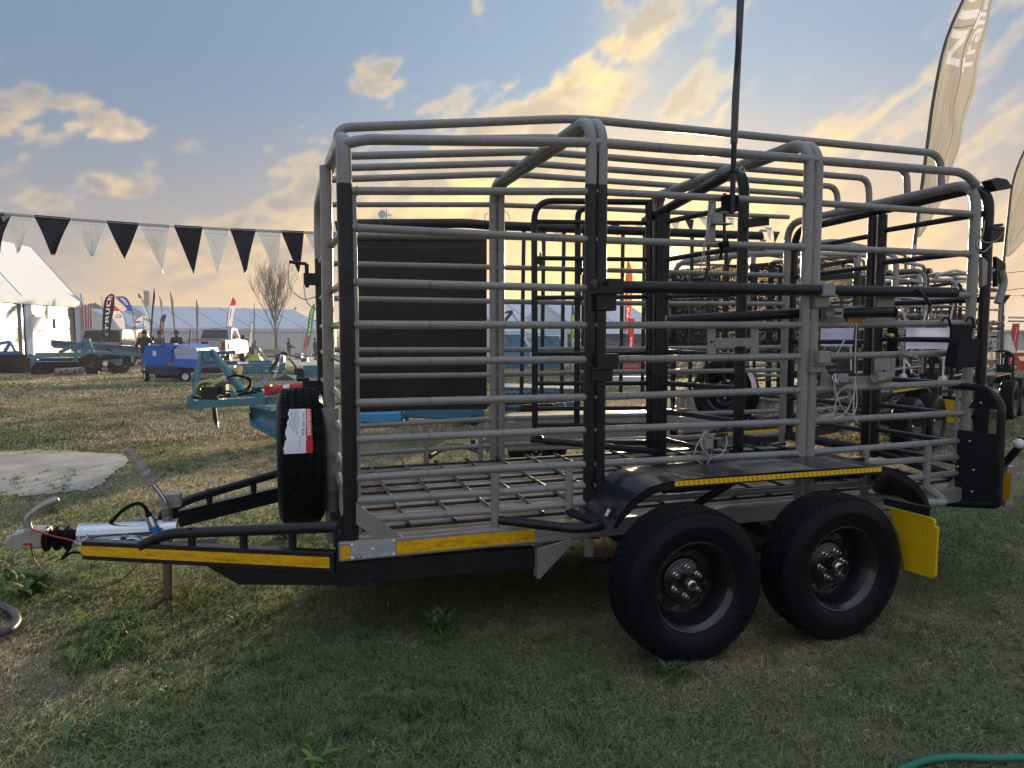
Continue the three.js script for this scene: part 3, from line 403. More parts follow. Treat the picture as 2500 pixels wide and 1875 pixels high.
  zs.forEach((z, i) => P('roof_rail', sweep(round([V(-0.008, yT + 0.0, z), V(0.0, 2.148, z), V(X1, i ? 2.252 : 2.282, z), V(X2, i ? 2.252 : 2.282, z), V(XR - 0.005, i ? 2.252 : 2.284, z), V(XR + 0.008, 2.09, z)], [0, 0.09, 0.12, 0.3, 0.11]), 0.0198, 12), M.grey));
  // rear black gate frame beside the rear hoop, two leaves
  P('rear_gate_frame', sweep(round([V(XR + 0.075, 0.50, 0.0), V(XR + 0.075, 2.07, 0.0), V(XR + 0.085, 2.035, W), V(XR + 0.085, 0.5, W)], [0, 0.14, 0.14], 8), 0.027, 14), M.black);
  for (const z of [-0.70, -0.78]) P('rear_gate_post', sweep([V(XR + 0.06, 0.48, z), V(XR + 0.06, 2.02, z)], 0.028, 14), M.black);
  for (const y of [1.92, 1.72, 1.46, 1.24, 0.99, 0.82, 0.66, 0.55]) { P('rear_gate_rail', rod(V(XR + 0.055, y, -0.01), V(XR + 0.06, y, -0.70), 0.0165), M.black); P('rear_gate_rail', rod(V(XR + 0.06, y - 0.02, -0.78), V(XR + 0.08, y - 0.03, W), 0.0165), M.black); }
  P('gate_latch', [slab([V(XR + 0.09, 1.37, -0.66), V(XR + 0.09, 1.30, -0.58), V(XR + 0.09, 1.14, -0.58), V(XR + 0.09, 1.10, -0.66)], V(1, 0, 0), 0.008), cyl(0.012, 0.012, 0.08, XR + 0.07, 1.25, -0.60, 0, 0, Math.PI / 2)], M.black);
  P('latch_spring', cyl(0.016, 0.016, 0.03, XR + 0.055, 1.26, -0.60, 0, 0, Math.PI / 2), std(C(0.62, 0.55, 0.05), 0.4));
  // hinge, lugs, handle on the near rear corner
  P('hinge_lug', [slab([N(2390, 628), N(2414, 652), N(2414, 685), N(2390, 700)], V(0, 0, 1), 0.02, 0.002), cyl(0.014, 0.014, 0.03, ...N(2406, 661).toArray(), Math.PI / 2)], M.grey);
  P('hinge_lug', slab([N(2424, 628, 0.01), N(2446, 644, 0.01), N(2446, 676, 0.01), N(2424, 700, 0.01)], V(0, 0, 1), 0.02, 0.002), M.black);
  P('hinge_bolt', [rod(N(2414, 661, 0.012), N(2450, 660, 0.012), 0.010), cyl(0.017, 0.017, 0.02, ...N(2424, 660, 0.012).toArray(), 0, 0, Math.PI / 2, 6), cyl(0.017, 0.017, 0.014, ...N(2434, 660, 0.012).toArray(), 0, 0, Math.PI / 2, 6)], M.zinc);
  P('gate_handle', [sweep(round([N(2444, 660, 0.03), N(2452, 690, 0.03), N(2436, 740, 0.03)], 0.04), 0.020, 12)], M.grey);
  P('hinge_block', [rbx(0.10, 0.075, 0.06, 0.006, ...N(2424, 574, 0.012).toArray()), rbx(0.09, 0.02, 0.07, 0.004, ...N(2424, 560, 0.012).toArray()), rod(N(2424, 551), N(2447, 549), 0.008)], M.black);
  P('roof_spout', slab([V(XR + 0.05, 2.09, 0.02), V(XR + 0.10, 2.105, -0.04), V(XR + 0.17, 2.10, -0.04), V(XR + 0.215, 2.06, 0.02), V(XR + 0.10, 2.04, 0.04)], V(0, 0, -1), 0.05, 0.003), M.black);
  P('latch_wire', [curve([N(2404, 538, 0.03), N(2398, 575, 0.03), N(2384, 598, 0.03), N(2398, 615, 0.03), N(2418, 600, 0.03), N(2422, 590, 0.03)], 0.003, 40, 5), curve([N(2392, 572, 0.04), N(2402, 590, 0.04), N(2430, 588, 0.04), N(2447, 570, 0.04), N(2446, 550, 0.04)], 0.003, 40, 5)], M.wire);

  // ---- inner gates
  const G = (name, pts, r, R = 0.1) => P(name, sweep(round(pts, R), r, 12), M.black);
  const zA = -1.33, ga = p => Zp(p[0], p[1], zA);
  G('inner_gate_frame', [ga([1588, 494]), ga([1304, 490]), ga([1306, 1081]), ga([1592, 1081])], 0.020, 0.13);
  G('inner_gate_frame', [ga([1585, 490]), ga([1587, 1088])], 0.027);
  for (const [y1, y2] of [[541, 545], [630, 634], [727, 725], [864, 862], [936, 936], [998, 996], [1038, 1036]]) P('inner_gate_rail', rod(ga([1306, y1]), ga([1590, y2]), 0.0145), M.black);
  G('inner_gate_frame', [Zp(1455, 509, -1.42), Zp(1411, 509, -1.42), Zp(1408, 1035, -1.42)], 0.020, 0.08);
  for (const [x, y] of [[1316, 640], [1415, 660], [1412, 730]]) P('inner_gate_latch', [rbx(0.05, 0.03, 0.03, 0.003, ...ga([x, y]).toArray()), cyl(0.008, 0.008, 0.09, ...ga([x + 4, y - 6]).toArray())], M.black);
  const xB = 2.10, gb = p => Xp(p[0], p[1], xB), bz = p => { const q = gb(p); return V(xB, q.y, q.z); };
  const zn = -0.36, zf = -1.17;
  G('partition_gate_frame', [V(xB, 0.50, zn), V(xB, 2.16, zn), V(xB, 2.03, zf - 0.28)], 0.029, 0.15);
  for (const dz of [0, -0.058]) P('partition_gate_post', sweep([V(xB, 0.45, zf + dz), V(xB, 2.04, zf + dz)], 0.027, 14), M.black);
  for (const [y1, y2] of [[1.955, 1.985], [1.735, 1.745], [1.491, 1.508], [1.156, 1.158], [0.981, 0.953], [0.80, 0.77], [0.60, 0.588]]) P('partition_gate_rail', rod(V(xB, y1, zn), V(xB, y2, zf), 0.0165), M.black);
  P('gate_stop', [slab([gb([1828, 535]), gb([1878, 530]), gb([1878, 550]), gb([1828, 556])], V(-1, 0, 0), 0.03), slab([gb([1812, 1060]), gb([1858, 1066]), gb([1858, 1086]), gb([1812, 1082])], V(-1, 0, 0), 0.03)], M.black);
  P('partition_foot_bar', rod(V(1.25, 0.60, zA - 0.02), V(xB, 0.50, zf), 0.022), M.black);

  // ---- slide bars on the near side
  P('slide_bar', sweep([N(1468, 700, 0.075), N(2331, 714.5, 0.075)], 0.0275, 20), M.black);
  P('slide_bar_holder', [rbx(0.125, 0.068, 0.07, 0.005, ...N(1482, 700, 0.07).toArray())], M.black);
  P('slide_bar_end', [xf(new THREE.TorusGeometry(0.028, 0.006, 8, 20), ...N(1456, 698, 0.075).toArray(), 0, Math.PI / 2, 0), cyl(0.026, 0.026, 0.01, ...N(1460, 698, 0.075).toArray(), 0, 0, Math.PI / 2), cyl(0.009, 0.009, 0.06, ...N(1473, 694, 0.10).toArray(), Math.PI / 2 - 0.3, 0.5)], M.blackMatt);
  P('slide_bar_clamp', rbx(0.092, 0.085, 0.09, 0.006, ...N(1472, 736, 0.02).toArray()), M.black);
  P('slide_bar_handle', [sweep(round([N(2240, 706, 0.10), N(2252, 716, 0.14), N(2272, 746, 0.15)], 0.02), 0.0085, 10)], M.black);
  P('post_clamp', [rbx(0.072, 0.062, 0.05, 0.006, ...N(2017, 708, 0.088).toArray()), rbx(0.09, 0.008, 0.11, 0.003, ...N(2008, 723, 0.05).toArray()), rbx(0.085, 0.055, 0.07, 0.006, ...N(1996, 738, 0.015).toArray())], M.grey);
  P('post_clamp', [rbx(0.072, 0.062, 0.03, 0.006, ...N(2010, 872, 0.075).toArray()), rbx(0.10, 0.008, 0.09, 0.003, ...N(2000, 889, 0.04).toArray()), rbx(0.085, 0.05, 0.07, 0.006, ...N(1986, 897, 0.015).toArray())], M.grey);
  P('post_clamp', [rbx(0.10, 0.068, 0.04, 0.006, ...N(1482, 882, 0.06).toArray()), rbx(0.105, 0.008, 0.08, 0.003, ...N(1468, 899, 0.04).toArray()), rbx(0.098, 0.075, 0.075, 0.006, ...N(1464, 910, 0.012).toArray())], M.black);
  // inner slide bar, socket plates
  P('slide_bar', sweep([Zp(1626, 783, -0.30), Zp(1968, 764, -0.08), N(2180, 762, 0.10)], 0.0265, 20), M.black, 'short lower slide bar with an open end');
  P('slide_bar_end', [xf(new THREE.TorusGeometry(0.024, 0.004, 8, 22), ...N(2181, 762, 0.10).toArray(), 0, Math.PI / 2, 0), xf(new THREE.CircleGeometry(0.0245, 24), ...N(2182.5, 762, 0.1005).toArray(), 0, -Math.PI / 2 + Math.PI, 0)], M.blackMatt);
  P('socket_plate', slab([N(2006, 728, -0.01), N(2014, 728, -0.01), N(2044, 755, -0.01), N(2140, 758, -0.01), N(2140, 722, -0.01), N(2184, 722, -0.01), N(2182, 799, -0.01), N(2006, 801, -0.01)], V(0, 0, -1), 0.006, 0.001), M.grey);
  P('socket_cup', [xf(new THREE.CylinderGeometry(0.034, 0.034, 0.09, 24, 1, true, Math.PI * 0.4, Math.PI * 1.2), ...N(2046, 763, 0.06).toArray(), 0, 0, Math.PI / 2), rbx(0.05, 0.05, 0.02, 0.006, ...N(2046, 765, 0.088).toArray())], M.grey);
  P('socket_slot', rbx(0.040, 0.011, 0.004, 0.002, ...N(2047, 764.5, 0.100).toArray()), M.blackMatt);
  P('socket_plate', slab([N(2006, 880, 0.004), N(2026, 920, 0.004), N(2136, 918, 0.004), N(2136, 870, 0.004), N(2175, 870, 0.004), N(2175, 948, 0.004), N(2004, 955, 0.004)], V(0, 0, -1), 0.006, 0.001), M.grey);
  P('socket_cup', [N(2060, 922, 0.05), N(2152, 918, 0.05)].flatMap(p => [xf(new THREE.CylinderGeometry(0.034, 0.034, 0.075, 20, 1, true, Math.PI * 0.95, Math.PI * 1.1), p.x, p.y, p.z, 0, 0, Math.PI / 2), rbx(0.055, 0.045, 0.012, 0.006, p.x - 0.035, p.y, p.z + 0.036)]), M.grey);
  P('socket_cup', [N(2074, 922, 0.05), N(2166, 918, 0.05)].map(p => xf(new THREE.CircleGeometry(0.033, 20), p.x, p.y, p.z - 0.02, 0, 0.5, 0)), M.blackMatt);
  const warnTex = canvasTex(256, 160, (x, w, h) => { x.fillStyle = '#e0a412'; x.fillRect(0, 0, w, h); x.strokeStyle = x.fillStyle = '#15130e'; x.lineWidth = 6; x.font = 'bold 40px sans-serif'; x.fillText('WARNING', 66, 44); x.beginPath(); x.moveTo(36, 12); x.lineTo(60, 52); x.lineTo(12, 52); x.closePath(); x.stroke(); x.fillRect(33, 26, 6, 16); for (let i = 0; i < 4; i++) x.fillRect(60 + (i % 2) * 14, 64 + i * 22, 130 - (i % 2) * 26, 10); });
  M.warn = std(C(1, 1, 1), 0.5, 0, { map: warnTex });
  P('warning_label', quadG(N(2070, 774, 0.002), N(2116, 774, 0.002), N(2116, 796, 0.002), N(2070, 797, 0.002)), M.warn);
  P('warning_label', quadG(N(2142, 931, 0.012), N(2175, 931, 0.012), N(2175, 945.5, 0.012), N(2142, 947, 0.012)), M.warn);
  P('pin_ring', [xf(new THREE.TorusGeometry(0.019, 0.0028, 6, 24), ...N(2040, 923, 0.095).toArray()), rod(N(2040, 916, 0.095), N(2040, 934, 0.1), 0.003)], M.zinc);
  P('pin_wire', [curve([N(2036, 934, 0.095), N(2042, 965, 0.09), N(2060, 1000, 0.08), N(2082, 1012, 0.07), N(2092, 985, 0.05), N(2087, 920, 0.05)], 0.0025, 50, 5), curve([N(2033, 1019, 0.06), N(2040, 1022, 0.06), N(2062, 1008, 0.06), N(2074, 990, 0.05), N(2084, 960, 0.04)], 0.0025, 40, 5), curve([N(2080, 936, 0.05), N(2050, 955, 0.05), N(2040, 985, 0.05), N(2034, 1015, 0.05)], 0.0025, 40, 5), curve([N(2088, 920, 0.05), N(2084, 1005, 0.05), N(2086, 1015, 0.05), N(2094, 1033, 0.05)], 0.0035, 20, 5), rod(N(2091, 786, 0.02), N(2087, 912, 0.02), 0.003, 5), rod(N(2091, 786, 0.02), N(2042, 864, 0.02), 0.0022, 5), rod(N(2080, 788, 0.02), N(2045, 862, 0.02), 0.0022, 5)], M.rope);
  // H bracket and pin brackets between rails
  P('rail_bracket', [slab([N(1726, 800, -0.02), N(1745, 800, -0.02), N(1745, 870, -0.02), N(1726, 870, -0.02)], V(0, 0, 1), 0.008), slab([N(1832, 800, -0.02), N(1850, 800, -0.02), N(1850, 868, -0.02), N(1832, 868, -0.02)], V(0, 0, 1), 0.008), slab([N(1743, 825.5, -0.016), N(1834, 825, -0.016), N(1834, 845, -0.016), N(1743, 847, -0.016)], V(0, 0, 1), 0.008)], M.grey);
  P('bracket_hole', cyl(0.0055, 0.0055, 0.012, ...N(1736, 835, -0.014).toArray(), Math.PI / 2), M.blackMatt);
  P('pin_bracket', [slab([N(1712, 1046, 0.0), N(1729, 1046, 0.0), N(1729, 1110, 0.0), N(1712, 1110, 0.0)], V(0, 0, 1), 0.01), rbx(0.044, 0.044, 0.045, 0.003, ...N(1726, 1083, 0.03).toArray()), rbx(0.045, 0.008, 0.05, 0.002, ...N(1746, 1069, 0.03).toArray()), rbx(0.045, 0.008, 0.05, 0.002, ...N(1746, 1096, 0.03).toArray())], M.grey);
  P('pin', [sweep(round([N(1747, 1096, 0.04), N(1747, 1062, 0.04), N(1775, 1061, 0.04)], 0.02), 0.0095, 12)], M.black);
  P('pin_wire', [curve([N(1723, 1053, 0.03), N(1700, 1090, 0.04), N(1696, 1115, 0.04), N(1710, 1130, 0.04), N(1725, 1132, 0.04), N(1737, 1112, 0.04), N(1737, 1096, 0.04)], 0.0028, 50, 5), curve([N(1712, 1066, 0.03), N(1714, 1090, 0.05), N(1735, 1115, 0.06), N(1760, 1110, 0.06), N(1774, 1085, 0.06), N(1773, 1062, 0.05)], 0.0028, 50, 5)], M.wire);
  P('pin_bracket', [slab([N(1730, 488, 0), N(1745, 488, 0), N(1744, 590, 0), N(1722, 590, 0)], V(0, 0, 1), 0.01), rbx(0.05, 0.05, 0.045, 0.003, ...N(1747, 535, 0.03).toArray()), rbx(0.06, 0.007, 0.05, 0.002, ...N(1768, 520, 0.03).toArray()), rbx(0.06, 0.007, 0.05, 0.002, ...N(1767, 547, 0.03).toArray())], M.grey);
  P('pin', [rod(N(1769, 472, 0.04), N(1768, 600, 0.03), 0.007)], M.black);
  P('pin_wire', [curve([N(1742, 497, 0.03), N(1733, 540, 0.03), N(1718, 600, 0.02), N(1714, 640, 0.02), N(1710, 660, 0.01), N(1716, 668, 0.01)], 0.003, 30, 5), curve([N(1738, 530, 0.03), N(1722, 590, 0.03), N(1722, 640, 0.02), N(1728, 655, 0.02)], 0.0025, 30, 5)], M.wire);
  P('pin', [sweep(round([N(1693, 682, -0.02), N(1722, 680, -0.02), N(1728, 652, -0.02)], 0.01), 0.008, 10)], M.black, 'bent black pin hanging on a wire');
  P('rail_latch', [slab([N(2196, 858, 0.03), N(2205, 852, 0.03), N(2214, 856, 0.03), N(2212, 874, 0.03), N(2194, 876, 0.03)], V(0, 0, 1), 0.008), rod(N(2203, 864, 0.05), N(2228, 870, 0.07), 0.007), rod(N(2228, 870, 0.07), N(2238, 873, 0.07), 0.0095)], M.grey);

  // ---- floor: boards with a bar grid welded over
  const yF = 0.432, bw = 0.19, bl = XR + 0.02;
  for (let k = 0; k < 8; k++) { const z = -0.035 - (k + 0.5) * (1.5 / 8) + 0.01; const g = rbx(bl, 0.028, bw - 0.012 - 0.004 * h2(k, 3), 0.004, bl / 2, yF - 0.014 - 0.003 * h2(k, 5), z); const uv = g.attributes.uv, p = g.attributes.position; for (let i = 0; i < uv.count; i++) uv.setXY(i, p.getX(i) * 0.62 + k * 0.37, (p.getZ(i) - z) * 0.9 + k * 0.23); P('floor_board', g, M.board); }
  const bar = std(C(0.018, 0.016, 0.015), 0.6, 0.1, { roughnessMap: paintRough });
  for (let k = 0; k < 9; k++) { const z = -0.10 - k * 0.172; P('floor_grid_bar', sweep([V(0.03, yF + 0.016, z), V(XR, yF + 0.016, z)], 0.0085, 8), bar); }
  for (let k = 0; k < 16; k++) { const x = 0.045 + k * 0.205; P('floor_grid_bar', sweep([V(x, yF + 0.032, -0.075), V(x, yF + 0.032, W + 0.03)], 0.0088, 8), bar); }
  P('floor_mesh', Array.from({ length: 18 }, (_, k) => bx(0.012, 0.02, 1.1, 2.55 + k * 0.042, yF + 0.012, -0.75)), bar);
  // ---- chassis
  P('side_sill', [beam(V(-0.05, 0.402, 0.015), V(XR + 0.03, 0.402, 0.015), 0.05, 0.082, V(0, 1, 0), 0.008)], M.grey);
  P('side_sill', [beam(V(-0.05, 0.402, W - 0.015), V(XR + 0.03, 0.402, W - 0.015), 0.05, 0.082, V(0, 1, 0), 0.008)], M.grey);
  P('cross_member', [-0.02, 0.55, 1.1, 1.65, 2.2, 2.8, XR].map(x => bx(0.05, 0.075, 1.5, x, 0.375, W / 2)), M.black);
  P('front_kick_board', slab([V(-0.005, 0.44, -0.04), V(-0.005, 0.60, -0.04), V(-0.02, 0.60, W + 0.03), V(-0.02, 0.44, W + 0.03)], V(1, 0, 0), 0.015), M.board);
  const sillTape = (xa, xb, n = 'reflective_tape') => P(n, quadG(V(xa, 0.427, 0.0412), V(xb, 0.427, 0.0412), V(xb, 0.374, 0.0412), V(xa, 0.374, 0.0412)), M.tape);
  sillTape(-0.043, -0.004); sillTape(0.182, 0.785);
  const plateTex = canvasTex(512, 160, (x, w, h) => { x.fillStyle = '#b9bec4'; x.fillRect(0, 0, w, h); x.strokeStyle = x.fillStyle = '#2a2d33'; x.lineWidth = 2; for (let i = 0; i < 5; i++) { x.beginPath(); x.moveTo(10, 22 + i * 22); x.lineTo(w - 10, 22 + i * 22); x.stroke(); } for (const q of [90, 250, 290, 370]) { x.beginPath(); x.moveTo(q, 22); x.lineTo(q, 110); x.stroke(); } x.font = '13px sans-serif'; x.fillText('VIN', 20, 18); x.fillText('MAKE', 100, 18); x.fillText('kg', 225, 40); x.fillText('kg', 225, 62); x.fillText('GVM', 310, 62); x.fillText('GA/GA', 304, 84); x.fillText('T/TARE', 302, 106); for (let i = 0; i < 4; i++) x.fillText('kg', 484, 40 + i * 22); x.fillText('FOR PUBLIC ROAD OPERATION', 16, 126); x.font = 'bold 30px serif'; x.fillText('NJC', 40, 155); x.beginPath(); x.moveTo(104, 132); x.lineTo(132, 144); x.lineTo(104, 156); x.fill(); x.font = '10px sans-serif'; x.fillText('TRAILERS AND GATES', 250, 132); x.fillText('manufactured by', 250, 146); x.fillText('date of make', 420, 140); });
  P('maker_plate', quadG(V(-0.003, 0.436, 0.0425), V(0.178, 0.436, 0.0425), V(0.178, 0.371, 0.0425), V(-0.003, 0.371, 0.0425)), std(C(1, 1, 1), 0.4, 0.3, { map: plateTex }));
  for (const [x, y] of [[0.003, 0.43], [0.17, 0.432], [0.086, 0.405], [0.003, 0.376], [0.17, 0.376]]) P('rivet', xf(new THREE.SphereGeometry(0.0065, 12, 8), x, y, 0.043), M.white);
  P('corner_brace', slab([V(0.022, 0.60, 0.028), V(0.022, 0.512, 0.028), V(0.108, 0.443, 0.028), V(0.205, 0.443, 0.028)], V(0, 0, 1), 0.007, 0.001), M.grey);
  P('base_post', [cyl(0.0185, 0.0185, 0.235, 0.613, 0.558, 0.012), cyl(0.0195, 0.0195, 0.005, 0.613, 0.677, 0.012)], M.grey);
  P('base_post', [cyl(0.0185, 0.0185, 0.225, 0.957, 0.565, 0.012), cyl(0.0195, 0.0195, 0.005, 0.957, 0.680, 0.012)], M.grey);
  for (const [x, yt, yb] of [[2.605, 0.678, 0.42], [3.02, 0.675, 0.45]]) P('base_post', [cyl(0.0195, 0.0195, yt - yb, x, (yt + yb) / 2, 0.012), cyl(0.0205, 0.0205, 0.005, x, yt, 0.012)], M.grey);
  for (const x of [0.612, 0.97]) P('base_post', cyl(0.0185, 0.0185, 0.24, x, 0.565, W, 0, 0, 0, 12), M.grey);
  P('step_bar', sweep(round([V(0.63, 0.473, 0.012), Yp(1415, 1292, 0.470), Yp(1478, 1283, 0.470), V(0.957, 0.485, 0.012)], [0, 0.06, 0.05]), 0.0205, 16), M.black);
  P('rear_step_bar', sweep(round([V(2.60, 0.44, 0.03), Yp(2265, 1229, 0.44), Yp(2310, 1226, 0.44), V(3.02, 0.46, 0.012)], [0, 0.05, 0.05]), 0.0205, 16), M.grey);
  P('far_step_bar', sweep(round([V(0.63, 0.49, W), V(0.78, 0.50, W - 0.26), V(0.94, 0.50, W - 0.26), V(0.97, 0.50, W)], 0.08), 0.02, 12), M.black);
  // ---- fenders
  const fprof = [[1.02, 0.485], [1.055, 0.545], [1.11, 0.60], [1.19, 0.645], [1.30, 0.664], [1.85, 0.668], [2.40, 0.660], [2.49, 0.638], [2.58, 0.59], [2.66, 0.52], [2.70, 0.45]];
  function fender(z0, z1, mat) {
    const pos = [], idx = [], n = fprof.length, uv = [];
    const pts = new THREE.CatmullRomCurve3(fprof.map(p => V(p[0], p[1], 0)), false, 'centripetal').getPoints(50);
    for (const off of [0, -0.006]) pts.forEach(p => { for (const z of [z0, z1]) { pos.push(p.x, p.y + off, z); uv.push(p.x, z); } });
    const m = pts.length; for (let i = 0; i < m - 1; i++) { const a = i * 2, b = a + 2, o = m * 2; idx.push(a, a + 1, b, b, a + 1, b + 1, a + o, b + o, a + 1 + o, b + o, b + 1 + o, a + 1 + o, a + 1, a + 1 + o, b + 1, b + 1, a + 1 + o, b + 1 + o, a, b, a + o, b, b + o, a + o); }
    const g = new THREE.BufferGeometry(); g.setAttribute('position', new THREE.Float32BufferAttribute(pos, 3)); g.setAttribute('uv', new THREE.Float32BufferAttribute(uv, 2)); g.setIndex(idx); return norm(g.toNonIndexed());
  }
  const dew = noiseTex(512, (u, v, i, j) => 0.35 + 0.5 * h2(i, j) * h2(i + 7, j), [5, 5]);
  const gritSparkleTex = noiseTex(512, (u, v, i, j) => { const b = tile((x, y) => fbm(x, y, 4), 5)(u, v), q = h2(i >> 1, j >> 1); const d = q > 0.72 ? 0.30 + 0.65 * q * sst(0.30, 0.62, b) : 0.10 + 0.05 * b; return [d, d * 0.97, d * 0.93]; }, [1.6, 1.6], true);  // grit, with the sparkle of dew painted in as bright specks
  M.fenderTop = std(C(1, 1, 1), 0.32, 0, { map: gritSparkleTex, bumpMap: dew, bumpScale: 0.002 });
  P('fender', fender(-0.02, 0.325), M.black); P('fender_top', quadG(V(1.235, 0.6605, 0.0), V(2.41, 0.6635, 0.0), V(2.39, 0.6645, 0.322), V(1.26, 0.664, 0.322), 24, 2, (q, u, v) => { q.y = 0.0025 + (u < 0.06 ? 0.655 + (0.664 - 0.655) * u / 0.06 : u > 0.93 ? 0.664 - 0.009 * (u - 0.93) / 0.07 : 0.6675 - 0.0035 * Math.abs(u - 0.5) * 2); }), M.fenderTop, 'grey speckled top of the fender, wet with dew, its sparkle painted in as specks');
  P('fender_skirt', [slab([...fprof.slice(0, 3).map(p => V(p[0], p[1], 0.319)), ...fprof.slice(3, 8).map(p => V(p[0], p[1], 0.319)), ...fprof.slice(8).map(p => V(p[0], p[1], 0.319)), V(2.675, 0.45, 0.319), V(2.63, 0.51, 0.319), V(2.56, 0.565, 0.319), V(2.47, 0.61, 0.319), V(2.40, 0.630, 0.319), V(1.31, 0.634, 0.319), V(1.21, 0.615, 0.319), V(1.135, 0.578, 0.319), V(1.075, 0.525, 0.319), V(1.045, 0.485, 0.319)], V(0, 0, 1), 0.006)], M.black);
  P('fender_tape', quadG(V(1.305, 0.6635, 0.3285), V(2.395, 0.661, 0.3285), V(2.395, 0.639, 0.3285), V(1.305, 0.6415, 0.3285)), M.tape2);
  P('marker_lamp', [rbx(0.06, 0.036, 0.02, 0.004, 1.055, 0.525, 0.26, 0, 0, 1.05), cyl(0.006, 0.006, 0.03, 1.04, 0.525, 0.30)], M.blackMatt);
  P('marker_lens', rbx(0.034, 0.026, 0.012, 0.004, 1.040, 0.528, 0.25, 0, 0, 1.05), M.white);
  P('fender_strut', rod(V(1.46, 0.43, 0.07), V(1.66, 0.65, 0.28), 0.018), M.black);
  P('fender_bracket', [bx(0.3, 0.11, 0.01, 1.55, 0.60, 0.06), bx(0.30, 0.10, 0.01, 2.4, 0.60, 0.06)], M.blackMatt);
  // mudflap
  P('mudflap', slab([[2171, 1240], [2268, 1264], [2279, 1268], [2282, 1276], [2281, 1284], [2289, 1289], [2288, 1300], [2283, 1404], [2276, 1411], [2209, 1391], [2196, 1310]].map(p => { const q = Xp(p[0], p[1], 2.30); return V(2.30, q.y, q.z); }), V(1, 0, 0), 0.008, 0.002), M.flap, 'yellow rubber mudflap');
  P('mudflap_bracket', slab([[2156, 1217], [2268, 1238], [2266, 1260], [2158, 1232]].map(p => { const q = Xp(p[0], p[1], 2.285); return V(2.285, q.y, q.z); }), V(1, 0, 0), 0.01), M.black);
  // axles and springs
  P('axle', [1.253, 1.957].map(x => rod(V(x, 0.32, 0.45), V(x, 0.32, W - 0.45), 0.03)), M.blackMatt);
  P('leaf_spring', [0.12, W - 0.12].flatMap(z => [1.253, 1.957].flatMap(x => [0, 1, 2].map(k => curve([V(x - 0.30 + k * 0.07, 0.30 - k * 0.008, z), V(x, 0.262 - k * 0.01, z), V(x + 0.30 - k * 0.07, 0.30 - k * 0.008, z)], 0.012, 10, 6)))), M.blackMatt);
  P('spring_hanger', [1.03, 1.60, 2.25].flatMap(x => [beam(V(x, 0.37, 0.07), V(x, 0.285, 0.07), 0.04, 0.03, V(1, 0, 0)), cyl(0.010, 0.010, 0.05, x, 0.30, 0.075, Math.PI / 2)]), M.grey);
  P('chassis_gusset', slab([V(0.80, 0.335, 0.04), V(0.95, 0.365, 0.04), V(0.975, 0.355, 0.04), V(0.81, 0.205, 0.04), V(0.80, 0.205, 0.04)], V(0, 0, -1), 0.05, 0.002), M.grey);
  for (const z of [-0.02, W + 0.02]) P('lower_chassis_rail', beam(V(-0.05, 0.30, z), V(0.80, 0.285, z), 0.05, 0.09, V(0, 1, 0), 0.004), M.black);
  // ---- wheels
  for (const [x, y, s] of [[1.253, 0.302, 0.2], [1.957, 0.302, -0.1]]) { const w = wheelInto(T, 0.307, 0.185, 0.176); w.position.set(x, y, 0.505); w.rotation.z = s; w.userData.label = x < 1.5 ? 'front wheel of the tandem pair' : 'rear wheel of the tandem pair'; }
  { const w = wheelInto(T, 0.342, 0.215, 0.182, { fine: true }); w.position.set(-0.172, 0.665, -0.80); w.rotation.set(0, -Math.PI / 2, 0.35, 'YXZ'); w.name = 'spare_wheel'; w.userData.label = 'spare wheel with a torn paper label on its tread';
    const lab = canvasTex(512, 256, (x, ww, hh) => { x.fillStyle = '#e8eaf2'; x.fillRect(0, 0, ww, hh); x.fillStyle = '#c8202c'; x.fillRect(0, 0, ww, 62); x.fillStyle = '#fff'; x.font = 'bold 50px sans-serif'; x.fillText('DOUBLEKING', 8, 50); x.fillStyle = '#222'; x.font = 'bold 34px monospace'; x.fillText('225LT-8PR OK28', 40, 100); x.font = '20px monospace'; x.fillText('TL118R 7.5T', 330, 126); for (let i = 0; i < 8; i++) x.fillRect(16, 140 + i * 13, 300 - 14 * i, 3); });
    const g = new THREE.BufferGeometry(), pos = [], uv = [], idx = [], n = 20;
    for (let i = 0; i <= n; i++) for (const s of [0, 1]) { const u = i / n, ang = 0.50 - u * 0.66, rag = s ? 0.012 * (fbm(u * 9, 3, 3) - 0.5) * 2 - 0.034 * u : 0; pos.push(0.3445 * Math.cos(ang), 0.3445 * Math.sin(ang), (s ? 0.052 + rag * -1 : -0.048)); uv.push(u, s ? 0 : 1); }
    for (let i = 0; i < n; i++) { const a = i * 2; idx.push(a, a + 1, a + 2, a + 1, a + 3, a + 2); }
    g.setAttribute('position', new THREE.Float32BufferAttribute(pos, 3)); g.setAttribute('uv', new THREE.Float32BufferAttribute(uv, 2)); g.setIndex(idx); g.computeVertexNormals();
    const l = part(w, 'tyre_label', g, std(C(1, 1, 1), 0.7, 0, { map: lab, side: THREE.DoubleSide })); l.userData.label = 'torn white and red paper label'; }

  // ---- drawbar
  const zc = W / 2, hx = -1.117;
  const dbA = V(hx, 0.304, zc + 0.085), dbB = V(-0.055, 0.356, 0.0), dbA2 = V(hx, 0.304, zc - 0.085), dbB2 = V(-0.055, 0.356, W);
  const dir = dbB.clone().sub(dbA).normalize(), outN = V(-dir.z, 0, dir.x).multiplyScalar(-1).normalize(); if (outN.z < 0) outN.negate();
  P('drawbar_beam', beam(dbA, dbB, 0.05, 0.085, V(0, 1, 0), 0.004), M.black);
  P('drawbar_beam', beam(dbA2, dbB2, 0.05, 0.085, V(0, 1, 0), 0.004), M.black);
  { const o = outN.clone().multiplyScalar(0.0265), at = (t, dy) => dbA.clone().lerp(dbB, t).add(o).add(V(0, dy, 0)); P('reflective_tape', quadG(at(0.005, 0.023), at(0.985, 0.023), at(0.985, -0.022), at(0.005, -0.022)), M.tape); }
